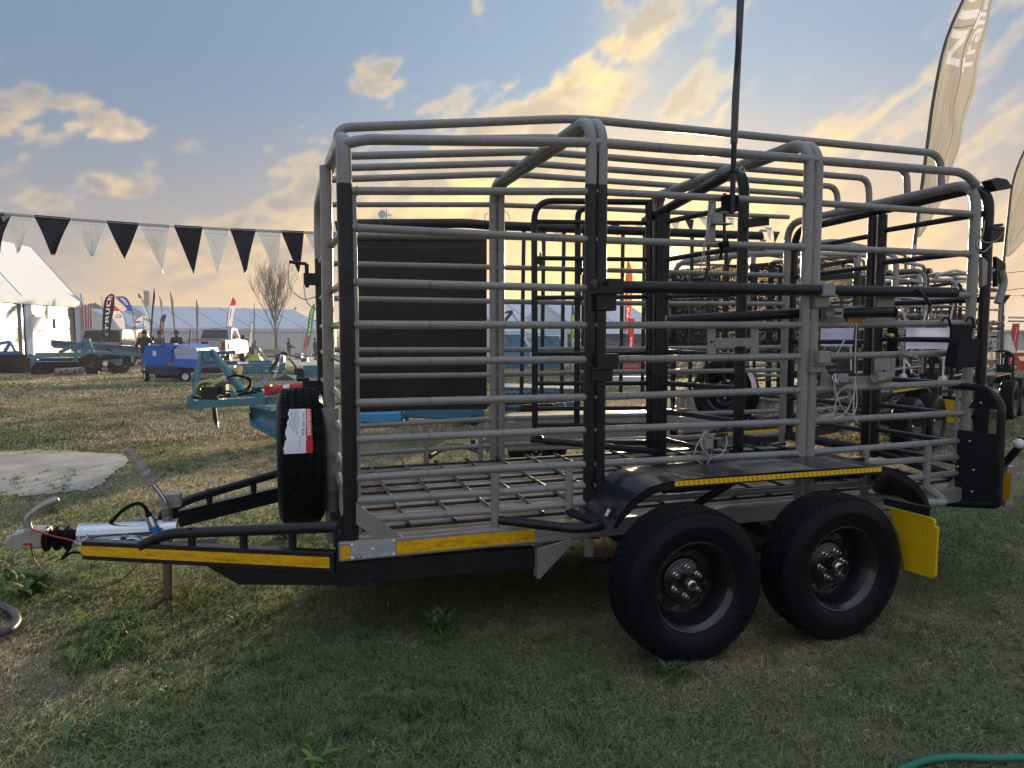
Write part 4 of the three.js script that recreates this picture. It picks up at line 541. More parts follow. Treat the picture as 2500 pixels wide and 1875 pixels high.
  const lowA = dbA.clone().lerp(dbB, 0.50), lowB = dbA.clone().lerp(dbB, 0.63);
  P('drawbar_plate', slab([V(lowA.x, 0.285, lowA.z), V(lowB.x, 0.215, lowB.z), V(-0.055, 0.258, 0.02), V(-0.055, 0.33, 0.02)], outN.clone().negate(), 0.02, 0.002), M.black);
  P('drawbar_plate', slab([V(-0.055, 0.35, 0.022), V(-0.055, 0.255, 0.022), V(0.060, 0.252, 0.022), V(0.135, 0.302, 0.022), V(0.135, 0.35, 0.022)], V(0, 0, -1), 0.05, 0.002), M.black);
  const up = (a, b, t1, t2) => { const p = a.clone().lerp(b, t1), q = b.clone(); return sweep(round([p.clone().add(V(-0.03, 0.03, 0)), p.clone().lerp(b, 0.1).add(V(0, 0.085, 0)), q.clone().add(V(0.01, 0.142, -0.0)), q.clone().add(V(0.012, 0.06, 0))], [0, 0.07, 0.03]), 0.0235, 14); };
  P('drawbar_tube', up(dbA, dbB, 0.27), M.black); P('drawbar_tube', up(dbA2, dbB2, 0.27), M.black);
  for (const t of [0.45, 0.655, 0.84]) for (const [a, b] of [[dbA, dbB], [dbA2, dbB2]]) { const p = a.clone().lerp(b, t); P('drawbar_stub', cyl(0.0165, 0.0165, 0.10, p.x, p.y + 0.07, p.z), M.black); }
  P('drawbar_end_plate', slab([V(-0.06, 0.26, 0.02), V(-0.06, 0.50, 0.0), V(-0.02, 0.56, -0.02), V(-0.02, 0.40, 0.02), V(-0.02, 0.25, 0.02)], V(0, 0, -1), 0.02), M.black);
  P('drawbar_skid', bx(0.34, 0.01, 0.30, -0.75, 0.236, zc), M.zinc);
  // ---- overrun coupling
  const cz = zc + 0.015, yc = 0.352;
  P('coupling_body', [xf(lathe([[0.0, -0.20], [0.043, -0.20], [0.046, -0.195], [0.046, 0.21], [0.05, 0.215], [0.05, 0.225], [0.0, 0.225]], 28), -0.965, yc, cz, 0, 0, -Math.PI / 2 - 0.03), slab([V(-1.175, 0.318, cz + 0.06), V(-0.93, 0.312, cz + 0.06), V(-0.90, 0.322, cz + 0.06), V(-0.93, 0.334, cz + 0.06), V(-1.17, 0.334, cz + 0.06)], V(0, 0, -1), 0.13, 0.003), bx(0.27, 0.03, 0.09, -1.035, 0.325, cz)], M.zinc);
  P('coupling_bolt', [[-0.84, 0.402], [-0.785, 0.402], [-1.145, 0.398]].map(([x, y]) => cyl(0.012, 0.012, 0.012, x, y, cz, 0, 0, 0, 6)).concat([cyl(0.014, 0.014, 0.012, -0.965, 0.338, cz + 0.065, Math.PI / 2, 0, 0, 6), xf(new THREE.TorusGeometry(0.022, 0.0035, 6, 20), -1.13, 0.345, cz + 0.065), rod(V(-1.145, 0.35, cz + 0.052), V(-1.14, 0.39, cz + 0.03), 0.004)]), M.zinc);
  const boot = [[0.0, -0.085], [0.030, -0.085], [0.034, -0.06]]; for (let k = 0; k < 3; k++) { const y = -0.045 + k * 0.042; boot.push([0.035, y - 0.017], [0.053, y - 0.006], [0.057, y + 0.003], [0.050, y + 0.013], [0.036, y + 0.021]); } boot.push([0.04, 0.09], [0, 0.09]);
  P('rubber_boot', xf(lathe(boot, 28), -1.245, 0.345, cz, 0, 0, -Math.PI / 2 - 0.03), M.rubber);
  P('coupling_head', [slab([V(-1.475, 0.315, cz + 0.034), V(-1.325, 0.315, cz + 0.034), V(-1.31, 0.34, cz + 0.034), V(-1.315, 0.385, cz + 0.034), V(-1.36, 0.392, cz + 0.034), V(-1.40, 0.385, cz + 0.034), V(-1.445, 0.375, cz + 0.034), V(-1.475, 0.345, cz + 0.034)], V(0, 0, -1), 0.068, 0.006), cyl(0.042, 0.042, 0.055, -1.432, 0.338, cz, 0, 0, 0, 24), cyl(0.012, 0.012, 0.09, -1.385, 0.385, cz, Math.PI / 2), cyl(0.011, 0.011, 0.09, -1.342, 0.348, cz, Math.PI / 2), slab([V(-1.41, 0.36, cz + 0.037), V(-1.395, 0.398, cz + 0.037), V(-1.375, 0.398, cz + 0.037), V(-1.35, 0.36, cz + 0.037)], V(0, 0, -1), 0.008, 0.001)], M.castIron).position.set(0.034, 0.008, 0);
  P('coupling_sticker', xf(new THREE.CircleGeometry(0.016, 20), -1.42, 0.386, cz + 0.005, -Math.PI / 2 + 0.1, 0, 0.22), std(C(0.25, 0.55, 0.58), 0.5)).position.set(0.034, 0.008, 0);
  P('coupling_mark', quadG(V(-1.405, 0.336, cz + 0.0415), V(-1.37, 0.336, cz + 0.0415), V(-1.37, 0.326, cz + 0.0415), V(-1.405, 0.326, cz + 0.0415)), M.red).position.set(0.034, 0.008, 0);
  P('coupling_lever', [sweep(round([V(-1.39, 0.385, cz), V(-1.40, 0.44, cz), V(-1.335, 0.492, cz), V(-1.285, 0.512, cz)], [0, 0.03, 0.03]), t => 0.015 + 0.004 * t, 14), xf(new THREE.SphereGeometry(0.019, 14, 10), -1.285, 0.512, cz)], std(C(0.36, 0.34, 0.31), 0.35, 0.6)).position.set(0.034, 0.008, 0);
  P('breakaway_cable', [curve([V(-1.35, 0.408, cz + 0.02), V(-1.32, 0.402, cz + 0.05), V(-1.25, 0.375, cz + 0.062), V(-1.165, 0.345, cz + 0.066)], t => 0.004, 24, 6)], M.red);
  P('drop_cable', curve([[74, 1330], [85, 1368], [120, 1405], [170, 1430], [215, 1437], [265, 1430], [310, 1405], [335, 1380]].map(p => Zp(p[0], p[1], cz + 0.05)), 0.0027, 60, 6), std(C(0.12, 0.03, 0.02), 0.5));
  P('brake_cable', [curve([Zp(176, 1332, cz + 0.03), Zp(160, 1352, cz + 0.03), Zp(152, 1362, cz + 0.03)], 0.006, 16, 8), curve([Zp(196, 1349, cz + 0.08), Zp(175, 1350, cz + 0.09), Zp(150, 1365, cz + 0.09)], 0.006, 16, 8)], M.rubber);
  // hand brake lever with bubble wrap
  const lev = p => Zp(p[0], p[1], zc + 0.0);
  P('brake_lever', sweep(round([lev([412, 1272]), lev([408, 1238]), lev([396, 1210]), lev([372, 1180]), lev([330, 1125]), lev([310, 1095])], 0.04), 0.0125, 14), M.zinc);
  { const path = [lev([374, 1184]), lev([352, 1152]), lev([328, 1120]), lev([308, 1096])], g = sweep(new THREE.CatmullRomCurve3(path).getPoints(24), t => 0.021 + 0.004 * Math.sin(t * 5) + 0.0018 * Math.sin(t * 31) + 0.005 * t, 18); const p = g.attributes.position; for (let i = 0; i < p.count; i++) { const k = h2(i, 5) * 0.006; p.setXYZ(i, p.getX(i) + k - 0.003, p.getY(i) + h2(i, 9) * 0.005, p.getZ(i) + k); } g.computeVertexNormals();
    P('bubble_wrap', g, phy(C(0.62, 0.54, 0.48), 0.25, { transmission: 0.35, thickness: 0, transparent: true, opacity: 0.86, bumpMap: noiseTex(64, (u, v) => { const a = (u * 2) % 1 - 0.5, b = (v * 2) % 1 - 0.5; return Math.max(0, 1 - 3 * Math.hypot(a, b)); }, [60, 60]), bumpScale: 0.004, side: THREE.DoubleSide })); }
  // plug with blue cap on a cable
  P('plug_cable', curve([Zp(270, 1277, zc + 0.02), Zp(295, 1250, zc + 0.05), Zp(320, 1234, zc + 0.08), Zp(338, 1229, zc + 0.09), Zp(352, 1236, zc + 0.10), Zp(362, 1254, zc + 0.10)], 0.0085, 40, 10), M.rubber);
  { const a = Zp(361, 1252, zc + 0.10), b = Zp(382, 1304, zc + 0.11), q = t => a.clone().lerp(b, t); P('plug', [rod(q(0), q(0.22), 0.013, 14)], M.rubber); P('plug_body', [rod(q(0.18), q(0.66), 0.020, 18), rod(q(0.30), q(0.36), 0.022, 18)], M.zinc); P('plug_cap', rod(q(0.64), q(1), 0.0225, 18), std(C(0.01, 0.16, 0.45), 0.4)); }
  // jockey leg
  P('jockey_head', [rbx(0.062, 0.066, 0.06, 0.003, -0.765, 0.475, zc - 0.05), cyl(0.010, 0.010, 0.012, -0.775, 0.475, zc - 0.015, Math.PI / 2, 0, 0, 6), cyl(0.022, 0.022, 0.04, -0.805, 0.465, zc - 0.05)], std(C(0.34, 0.35, 0.33), 0.4, 0.5));
  P('jockey_leg', [rod(V(-0.79, 0.45, zc), V(-0.80, -0.02, zc), 0.0225, 18), rod(V(-0.797, 0.235, zc), V(-0.797, 0.215, zc), 0.0245, 18)], std(C(0.30, 0.28, 0.20), 0.35, 0.75));
  // ---- rear lamp guard
  const gx = 3.24, gq = p => { const q = Xp(p[0], p[1], gx); return V(gx, q.y, q.z); };
  P('lamp_guard', sweep(round([gq([2328, 942]), gq([2408, 947]), gq([2446, 985]), gq([2436, 1234]), gq([2304, 1228])], [0, 0.09, 0.07, 0.03]), 0.020, 14), M.black);
  P('lamp_board', slab([[2336, 1049], [2428, 1060], [2424, 1216], [2330, 1207]].map(gq), V(1, 0, 0), 0.012, 0.001), M.blackMatt, 'black back board of the rear lamps');
  P('lamp_board', slab([[2392, 953], [2420, 953], [2436, 1000], [2412, 998], [2408, 1056], [2384, 1054], [2386, 998], [2364, 996]].map(gq), V(1, 0, 0), 0.012, 0.001), M.blackMatt);
  P('lamp_shelf', slab([[2304, 1200], [2330, 1196], [2424, 1216], [2432, 1228], [2304, 1222]].map(gq), V(1, 0, 0), 0.03), M.black);
  P('lamp_strut', rod(gq([2338, 952]), gq([2331, 1130]), 0.010), M.grey);
  for (const p of [[2369, 1077], [2378, 1147], [2339, 1139], [2334, 1191], [2374, 1200], [2396, 983]]) P('screw', xf(new THREE.SphereGeometry(0.0055, 8, 6), ...gq(p).add(V(-0.004, 0, 0)).toArray()), M.white);
  P('lamp_brace', slab([[2306, 1198], [2330, 1166], [2330, 1200]].map(gq), V(-1, 0, 0), 0.006), M.grey);
  P('rear_bumper_post', [rbx(0.06, 0.22, 0.07, 0.004, ...Xp(2452, 1185, 3.42).toArray())], M.grey);
  { const b = p => Xp(p[0], p[1], 3.385); P('reflective_tape', quadG(b([2451, 1156]), b([2471, 1154]), b([2466, 1222]), b([2446, 1222])), M.tape2); }
  P('ramp_lever', [beam(Xp(2444, 1142, 3.4), Xp(2498, 1080, 3.4), 0.022, 0.035), rbx(0.06, 0.05, 0.05, 0.004, ...Xp(2505, 1078, 3.4).toArray())], M.black);
  P('lever_knob', xf(new THREE.SphereGeometry(0.026, 18, 14), ...Xp(2488, 1083, 3.36).toArray()), M.white);
  P('rear_step', [bx(0.10, 0.05, 1.5, XR + 0.06, 0.40, W / 2)], M.black);
  P('tail_ramp_bar', sweep(round([V(XR + 0.02, 0.47, -0.05), V(XR + 0.08, 0.52, -0.7), V(XR + 0.05, 0.5, W)], 0.1), 0.03, 12), M.black);
}
// pouch hanging on the near rear rail
{
  const z = 0.05, q = (x, y, dz = 0) => Zp(x, y, z + dz);
  const h = thing('document_pouch', 'black plastic holder hooked on the top rear rail beside the grey corner post', 'holder', q(2340, 850));
  const o = h.position.clone(), rel = p => p.clone().sub(o), sl = (pts, dz, th) => slab(pts.map(p => rel(q(p[0], p[1], dz))), V(0, 0, 1), th, 0.002);
  part(h, 'back_panel', sl([[2322, 793], [2372, 794], [2366, 830], [2354, 895], [2306, 893], [2318, 830]], 0, 0.012), M.blackMatt);
  part(h, 'front_box', sl([[2338, 827], [2391, 828], [2380, 896], [2328, 895]], 0.05, 0.012), M.blackMatt);
  part(h, 'box_side', [slab([rel(q(2313, 852, 0.012)), rel(q(2336, 852, 0.06)), rel(q(2330, 893, 0.06)), rel(q(2308, 890, 0.012))], V(-1, 0, 0), 0.004), slab([rel(q(2330, 896, 0.055)), rel(q(2308, 893, 0.01)), rel(q(2356, 894, 0.01)), rel(q(2380, 896, 0.055))], V(0, -1, 0), 0.004)], M.blackMatt);
  for (const x of [2300, 2358]) part(h, 'hook', curve([[x, 784], [x + 5, 776], [x + 15, 776], [x + 19, 790], [x + 22, 800]].map(p => rel(q(p[0], p[1], -0.01))), 0.007, 20, 8), M.black);
}
// tall dark flag pole strapped to the near rails
{
  const p = thing('flag_pole', 'black tapering pole strapped upright to the rails of the nearest trailer', 'pole', Zp(1788, 520, 0.06));
  const o = p.position.clone(), r = v => v.clone().sub(o), top = Zp(1808, 0, 0.06), bot = Zp(1786, 522, 0.06), tt = top.clone().add(top.clone().sub(bot).multiplyScalar(0.6));
  part(p, 'pole_tube', sweep([bot, Zp(1789, 455, 0.06), Zp(1796, 240, 0.06), top, tt].map(r), 0.0125, 12), M.black);
  const crumple = noiseTex(128, tile((x, y) => fbm(x * 0.5, y * 3, 4), 10), [9, 3]);
  part(p, 'plastic_sleeve', sweep([Zp(1792, 350, 0.058), Zp(1796, 240, 0.058), Zp(1803, 120, 0.058), top, tt].map(r), t => 0.016 + 0.0015 * Math.sin(t * 60), 12), phy(C(0.03, 0.028, 0.032), 0.22, { clearcoat: 0.6, bumpMap: crumple, bumpScale: 0.01 }));
  part(p, 'pole_collar', [rod(r(Zp(1789, 418, 0.06)), r(Zp(1789, 424, 0.06)), 0.0145), rod(r(Zp(1788, 484, 0.06)), r(Zp(1786, 522, 0.06)), 0.0115)], M.blackMatt);
  part(p, 'strap', [rbx(0.07, 0.075, 0.05, 0.008, ...r(Zp(1782, 497, 0.04)).toArray()), beam(r(Zp(1764, 478, 0.055)), r(Zp(1773, 500, 0.055)), 0.008, 0.012), beam(r(Zp(1757, 600, 0.03)), r(Zp(1778, 595, 0.03)), 0.02, 0.03), beam(r(Zp(1764, 605, 0.03)), r(Zp(1758, 632, 0.03)), 0.015, 0.012)], M.rubber);
  part(p, 'tie_ring', xf(new THREE.TorusGeometry(0.012, 0.002, 6, 18), ...r(Zp(1812, 414, 0.06)).toArray()), M.zinc);
}
// ---------------------------------------------------------------- the show ground behind: helpers
// a thing whose local axes are right, up and towards the camera; q() turns photo pixels at its own distance into metres
function spot(px, py, name, label, cat, group, extra = 0, base) { const p = base || Gp(px, py), t = thing(name, label, cat, p, YAW + extra, group), s = depthOf(p) / FPX; return { t, s, p, q: (x, y, z = 0) => V((x - px) * s, (py - y) * s, z) }; }
const fabric = noiseTex(256, tile((x, y) => fbm(x, y, 5), 5), [1, 1]);
const clothMat = (c, o = {}) => std(c, 0.85, 0, { bumpMap: fabric, bumpScale: 0.02, side: THREE.DoubleSide, ...o });
const thinCloth = (map, tr = 0.35, c = C(1, 1, 1)) => phy(c, 0.9, { map, transmission: tr, thickness: 0, side: THREE.DoubleSide });
M.tentRoof = clothMat(C(0.58, 0.625, 0.70)); M.tentWall = clothMat(C(0.62, 0.64, 0.68)); M.seam = clothMat(C(0.40, 0.45, 0.56));

// distant land: a dark line of trees, a chimney, a roof
{
  const leafTex = C(0.05, 0.06, 0.045), mat = std(leafTex, 0.9), r = rng(77);
  const puffG = (n, rx, ry) => { const pos = [], nor = []; for (let i = 0; i < n; i++) { const a = r() * 6.283, u = Math.sqrt(r()), x = rx * u * Math.cos(a), y = ry * (u * Math.sin(a)) + ry, z = (r() - 0.5) * rx, s = 0.18 + 0.25 * r(), b = r() * 6.283; for (let k = 0; k < 3; k++) pos.push(x + s * Math.cos(b + k * 2.1), y + s * Math.sin(b + k * 2.1), z + s * (r() - 0.5)); const d = V(x, y - ry, z + 0.3).normalize(); for (let k = 0; k < 3; k++) nor.push(d.x, d.y, d.z); } const g = new THREE.BufferGeometry(); g.setAttribute('position', new THREE.Float32BufferAttribute(pos, 3)); g.setAttribute('normal', new THREE.Float32BufferAttribute(nor, 3)); return g; };
  const tm = std(leafTex, 0.9, 0, { side: THREE.DoubleSide });
  for (const [x, yT, w, lab] of [[232, 744, 50, 'rounded grey green tree beside the big tent gable'], [265, 778, 46, 'low bushy tree behind the black and red feather flag'], [312, 782, 40, 'low tree behind the blue feather flag']]) { const p = Dp(x, 809, 120); p.y = gh(p.x, p.z); const t = thing('tree', lab, 'tree', p, YAW), s = 120 / FPX, hh = (809 - yT) * s - p.y + CAM[1]; part(t, 'crown', puffG(2600, w * s / 2, hh * 0.42), tm).position.y = hh * 0.16; part(t, 'trunk', cyl(0.15, 0.3, hh * 0.4, 0, hh * 0.2, 0), std(C(0.1, 0.08, 0.06), 0.9)); }
  const g = [], w = r; for (let i = 0; i < 90; i++) { const a = -1.2 + 2.4 * i / 89, R = 230 + 30 * w(), x = CAM[0] + R * Math.sin(a - YAW), z = CAM[2] - R * Math.cos(a - YAW), h = 3.0 + 2.6 * fbm(i * 0.23, 3, 3); g.push(xf(puffG(160, 7, h / 2), x, gh(x, z) + 0.4, z, 0, -a + YAW, 0)); }
  struct('tree_line', g, tm, 'stuff').userData.category = 'trees';
  { const p = Dp(364, 809, 150); p.y = gh(p.x, p.z); const t = thing('chimney', 'square dark grey tower rising behind the long white marquee', 'tower', p, YAW), s = 150 / FPX, hh = (809 - 712) * s + CAM[1] - p.y; part(t, 'shaft', bx(13 * s, hh, 13 * s, 0, hh / 2, 0), std(C(0.19, 0.2, 0.21), 0.8)); part(t, 'cap', bx(14 * s, 2 * s, 14 * s, 0, hh, 0), std(C(0.4, 0.41, 0.42), 0.8)); }
  { const p = Dp(283, 809, 110); p.y = gh(p.x, p.z); const t = thing('farm_shed', 'grey pitched shed roof behind the beige pickup', 'shed', p, YAW), s = 110 / FPX, hh = (809 - 768) * s + CAM[1] - p.y; part(t, 'wall', bx(70 * s, hh * 0.7, 6, 0, hh * 0.35, 0), std(C(0.3, 0.31, 0.32), 0.8)); part(t, 'roof', slab([V(-38 * s, hh * 0.68, 3.2), V(38 * s, hh * 0.68, 3.2), V(20 * s, hh, 3.2), V(-20 * s, hh, 3.2)], V(0, 0, -1), 6.4), std(C(0.17, 0.19, 0.21), 0.7)); }
}
// paved lane behind the implements
{
  const e = [[-300, 893], [0, 905], [250, 906], [480, 903], [760, 897], [1600, 893], [2600, 1016], [2900, 1040], [2900, 1000], [2600, 985], [1600, 872], [760, 873], [480, 877], [0, 880], [-300, 880]].map(p => Gp(...p));
  const pos = [], idx = []; for (let i = 0; i < 7; i++) { const a = e[i], b = e[14 - i]; pos.push(a.x, gh(a.x, a.z) + 0.03, a.z, b.x, gh(b.x, b.z) + 0.03, b.z); } for (let i = 0; i < 6; i++) { const k = i * 2; idx.push(k, k + 2, k + 1, k + 1, k + 2, k + 3); }
  const g = new THREE.BufferGeometry(); g.setAttribute('position', new THREE.Float32BufferAttribute(pos, 3)); g.setIndex(idx); g.computeVertexNormals();
  struct('road', g, std(C(0.30, 0.29, 0.28), 0.9, 0, { side: THREE.DoubleSide }));
}

// ---------------------------------------------------------------- marquees
function marquee(name, label, A, B, wallH, ridge, inward, opts = {}) {   // front wall from A to B on the ground; ridge height; depth of the tent
  const t = thing(name, label, 'tent', A.clone()), u = B.clone().sub(A).setY(0), L = u.length(); u.normalize(); const n = V(u.z, 0, -u.x); if (n.dot(A.clone().lerp(B, 0.5).sub(V(...CAM))) < 0) n.negate(); const up = V(0, 1, 0), q = (a, h, d) => u.clone().multiplyScalar(a).addScaledVector(n, d).addScaledVector(up, h);
  const D = inward, bays = opts.bays || Math.max(2, Math.round(L / 5));
  const droop = (x) => -0.05 * Math.sin(Math.PI * x);
  for (let i = 0; i < bays; i++) { const a = L * i / bays, b = L * (i + 1) / bays; part(t, 'roof_panel', [quadG(q(a + 0.02, ridge, D / 2), q(b - 0.02, ridge, D / 2), q(b - 0.02, wallH, -0.12), q(a + 0.02, wallH, -0.12), 8, 6, (p, s, v) => { p.y += droop(s) * Math.sin(Math.PI * v); }), quadG(q(a, ridge, D / 2), q(b, ridge, D / 2), q(b, wallH, D + 0.12), q(a, wallH, D + 0.12))], M.tentRoof); part(t, 'roof_seam', rod(q(a, wallH + 0.02, -0.12), q(a, ridge + 0.02, D / 2), opts.seam || 0.05, 5), M.seam); }
  part(t, 'valance', quadG(q(-0.05, wallH + 0.02, -0.14), q(L + 0.05, wallH + 0.02, -0.14), q(L + 0.05, wallH - (opts.val || 0.35), -0.14), q(-0.05, wallH - (opts.val || 0.35), -0.14), 40, 2, (p, s, v) => { p.addScaledVector(n, 0.02 * Math.sin(s * 60) * v); }), M.tentRoof);
  for (const a of [0, L]) part(t, 'gable', slab([q(a, 0, 0), q(a, wallH, 0), q(a, ridge - 0.02, D / 2), q(a, wallH, D), q(a, 0, D)], u, 0.02), M.tentWall);
  for (const a of [0, L]) part(t, 'rake_edge', [rod(q(a, wallH, -0.12), q(a, ridge, D / 2), 0.05, 6), rod(q(a, wallH, D + 0.12), q(a, ridge, D / 2), 0.05, 6)], M.tentRoof);
  for (let i = 0; i <= bays; i++) part(t, 'post', beam(q(L * i / bays, 0, -0.02), q(L * i / bays, wallH, -0.02), 0.16, 0.12, n), M.alu);
  const fold = opts.folds ?? 0.05;
  for (let i = 0; i < bays; i++) part(t, 'side_wall', quadG(q(L * i / bays + 0.08, wallH, 0.02), q(L * (i + 1) / bays - 0.08, wallH, 0.02), q(L * (i + 1) / bays - 0.08, 0, 0.02), q(L * i / bays + 0.08, 0, 0.02), 40, 4, (p, s) => { p.addScaledVector(n, fold * Math.sin(s * 50 + i)); }), opts.wall || M.tentWall);
  part(t, 'back_wall', slab([q(0, 0, D), q(L, 0, D), q(L, wallH, D), q(0, wallH, D)], n, 0.02), M.tentWall);
  return { t, q, L };
}
{
  const B = Gp(200, 884), A0 = Dp(0, 809, depthOf(Gp(200, 884)) * 0.80), u = B.clone().sub(A0).setY(0).normalize(), L = 15; const A = B.clone().addScaledVector(u, -L); A.y = B.y = Math.min(A.y, B.y);
  const sB = depthOf(B) / FPX, H = (884 - 737) * sB;
  const n = V(u.z, 0, -u.x); if (n.dot(B.clone().sub(V(...CAM))) < 0) n.negate();
  // ridge end: sight line through (77, 604) met with the gable plane
  const v = ray(77, 604), k = B.clone().sub(V(...CAM)).dot(u) / v.dot(u), R = V(...CAM).addScaledVector(v, k), D = Math.max(3, R.clone().sub(B).dot(n) * 2), rh = R.y - B.y;
  const cloudy = noiseTex(256, (a, b) => { const t = tile((x, y) => fbm(x, y * 0.6, 5), 4)(a, b), f = tile((x, y) => fbm(x * 4, y * 0.7, 3), 6)(a, b); return mixc([0.38, 0.385, 0.40], [0.56, 0.555, 0.56], sst(0.25, 0.75, t * 0.7 + f * 0.3)); }, [1, 1], true);
  const clear = phy(C(1, 1, 1), 0.3, { map: cloudy, transmission: 0.22, thickness: 0, side: THREE.DoubleSide, bumpMap: fabric, bumpScale: 0.05 });
  const m = marquee('marquee', 'large white marquee with cloudy plastic walls at the left edge', A, B, H, rh, D, { val: 0.42, folds: 0.003, wall: clear, bays: 2, seam: 0.012 });
  for (const a of [L, L - 6.3]) part(m.t, 'curtain', quadG(m.q(a - 0.9, H, -0.06), m.q(a - 0.02, H, -0.06), m.q(a - 0.06, 0, -0.06), m.q(a - 0.8, 0, -0.06), 16, 3, (p, s) => { p.addScaledVector(n, 0.04 * Math.sin(s * 22)); }), M.tentRoof);
  part(m.t, 'wall_skirt', quadG(m.q(0, 0.22, -0.1), m.q(L, 0.22, -0.1), m.q(L, 0, -0.3), m.q(0, 0, -0.3), 30, 1), M.tentWall);
  part(m.t, 'corner_drape', [quadG(m.q(L - 0.1, H + 0.55, -0.15), m.q(L + 0.42, H + 0.45, -0.05), m.q(L + 0.5, H - 0.5, -0.05), m.q(L, H - 0.3, -0.15), 8, 8, (p, s, w) => { p.addScaledVector(n, 0.08 * Math.sin(s * 9 + w * 6)); })], M.tentRoof);
  const stripe = canvasTex(64, 128, (x, w, h) => { x.fillStyle = '#e6e6ee'; x.fillRect(0, 0, w, h); x.fillStyle = '#b9202b'; for (let i = 0; i < 4; i++) x.fillRect(i * 16 + 2, 0, 8, h); });
  const fp = m.q(L + 0.15, 0, 0).add(m.t.position), fl = thing('striped_flag', 'red and white striped flag hanging beside the big tent corner', 'flag', fp); part(fl, 'cloth', quadG(V(0.05, H - 0.1, 0), V(0.75, H - 0.35, 0.1), V(0.62, 0.9, 0.1), V(0.08, 0.8, 0), 10, 8, (p, s, w) => { p.z += 0.05 * Math.sin(s * 9 + w * 3); }), std(C(1, 1, 1), 0.8, 0, { map: stripe, side: THREE.DoubleSide })); part(fl, 'staff', rod(V(0.04, 0, 0), V(0.04, H, 0), 0.02), M.alu);
  // posters on the wall
  const onWall = (x, y) => { const v2 = ray(x, y), kk = A.clone().sub(V(...CAM)).dot(n) / v2.dot(n); return V(...CAM).addScaledVector(v2, kk).addScaledVector(n, -0.05); };
  for (const [c, lab] of [[[[74, 773], [101, 773], [102, 807], [75, 807]], 'left of two pale paper sheets taped to the tent wall'], [[[132, 778], [168, 778], [168.5, 801], [133, 801]], 'right of two pale paper sheets taped to the tent wall, wider than tall']]) { const w = c.map(p => onWall(...p)), t = thing('poster', lab, 'poster', w[0], 0, 'sheets on the tent wall'), o = w[0]; part(t, 'sheet', slab(w.map(p => p.clone().sub(o)), n, 0.01), M.paper); part(t, 'tape', w.map(p => bx(0.06, 0.09, 0.03, p.x - o.x, p.y - o.y, p.z - o.z)), M.blackMatt); }
}
{
  const mk = (xa, ya, xb, yb, dA, dB, eaveA, ridgeA, D, label, opts) => { const A = Dp(xa, 809, dA), B = Dp(xb, 809, dB); A.y = gh(A.x, A.z); B.y = A.y; const s = dA / FPX; return marquee('marquee', label, A, B, CAM[1] - A.y + (809 - eaveA) * s, CAM[1] - A.y + (809 - ridgeA) * s, D, opts); };
  mk(395, 0, 800, 0, 62, 74, 802, 742, 14, 'long white marquee across the background behind the two pickups', { bays: 6, val: 0.3 });
  mk(322, 0, 395, 0, 60, 62.5, 800, 752, 12, 'white marquee gable behind the blue feather flag', { bays: 1, val: 0.2 });
  mk(1235, 0, 1420, 0, 50, 54, 815, 735, 10, 'white tent seen through the rails left of the black hoop post', { bays: 2 });
  mk(1425, 0, 1640, 0, 48, 52, 818, 735, 10, 'white tent seen through the rails right of the black hoop post', { bays: 2 });
  mk(2110, 0, 2260, 0, 40, 44, 812, 760, 8, 'white tent seen low between the right hand trailers', { bays: 2 });
}
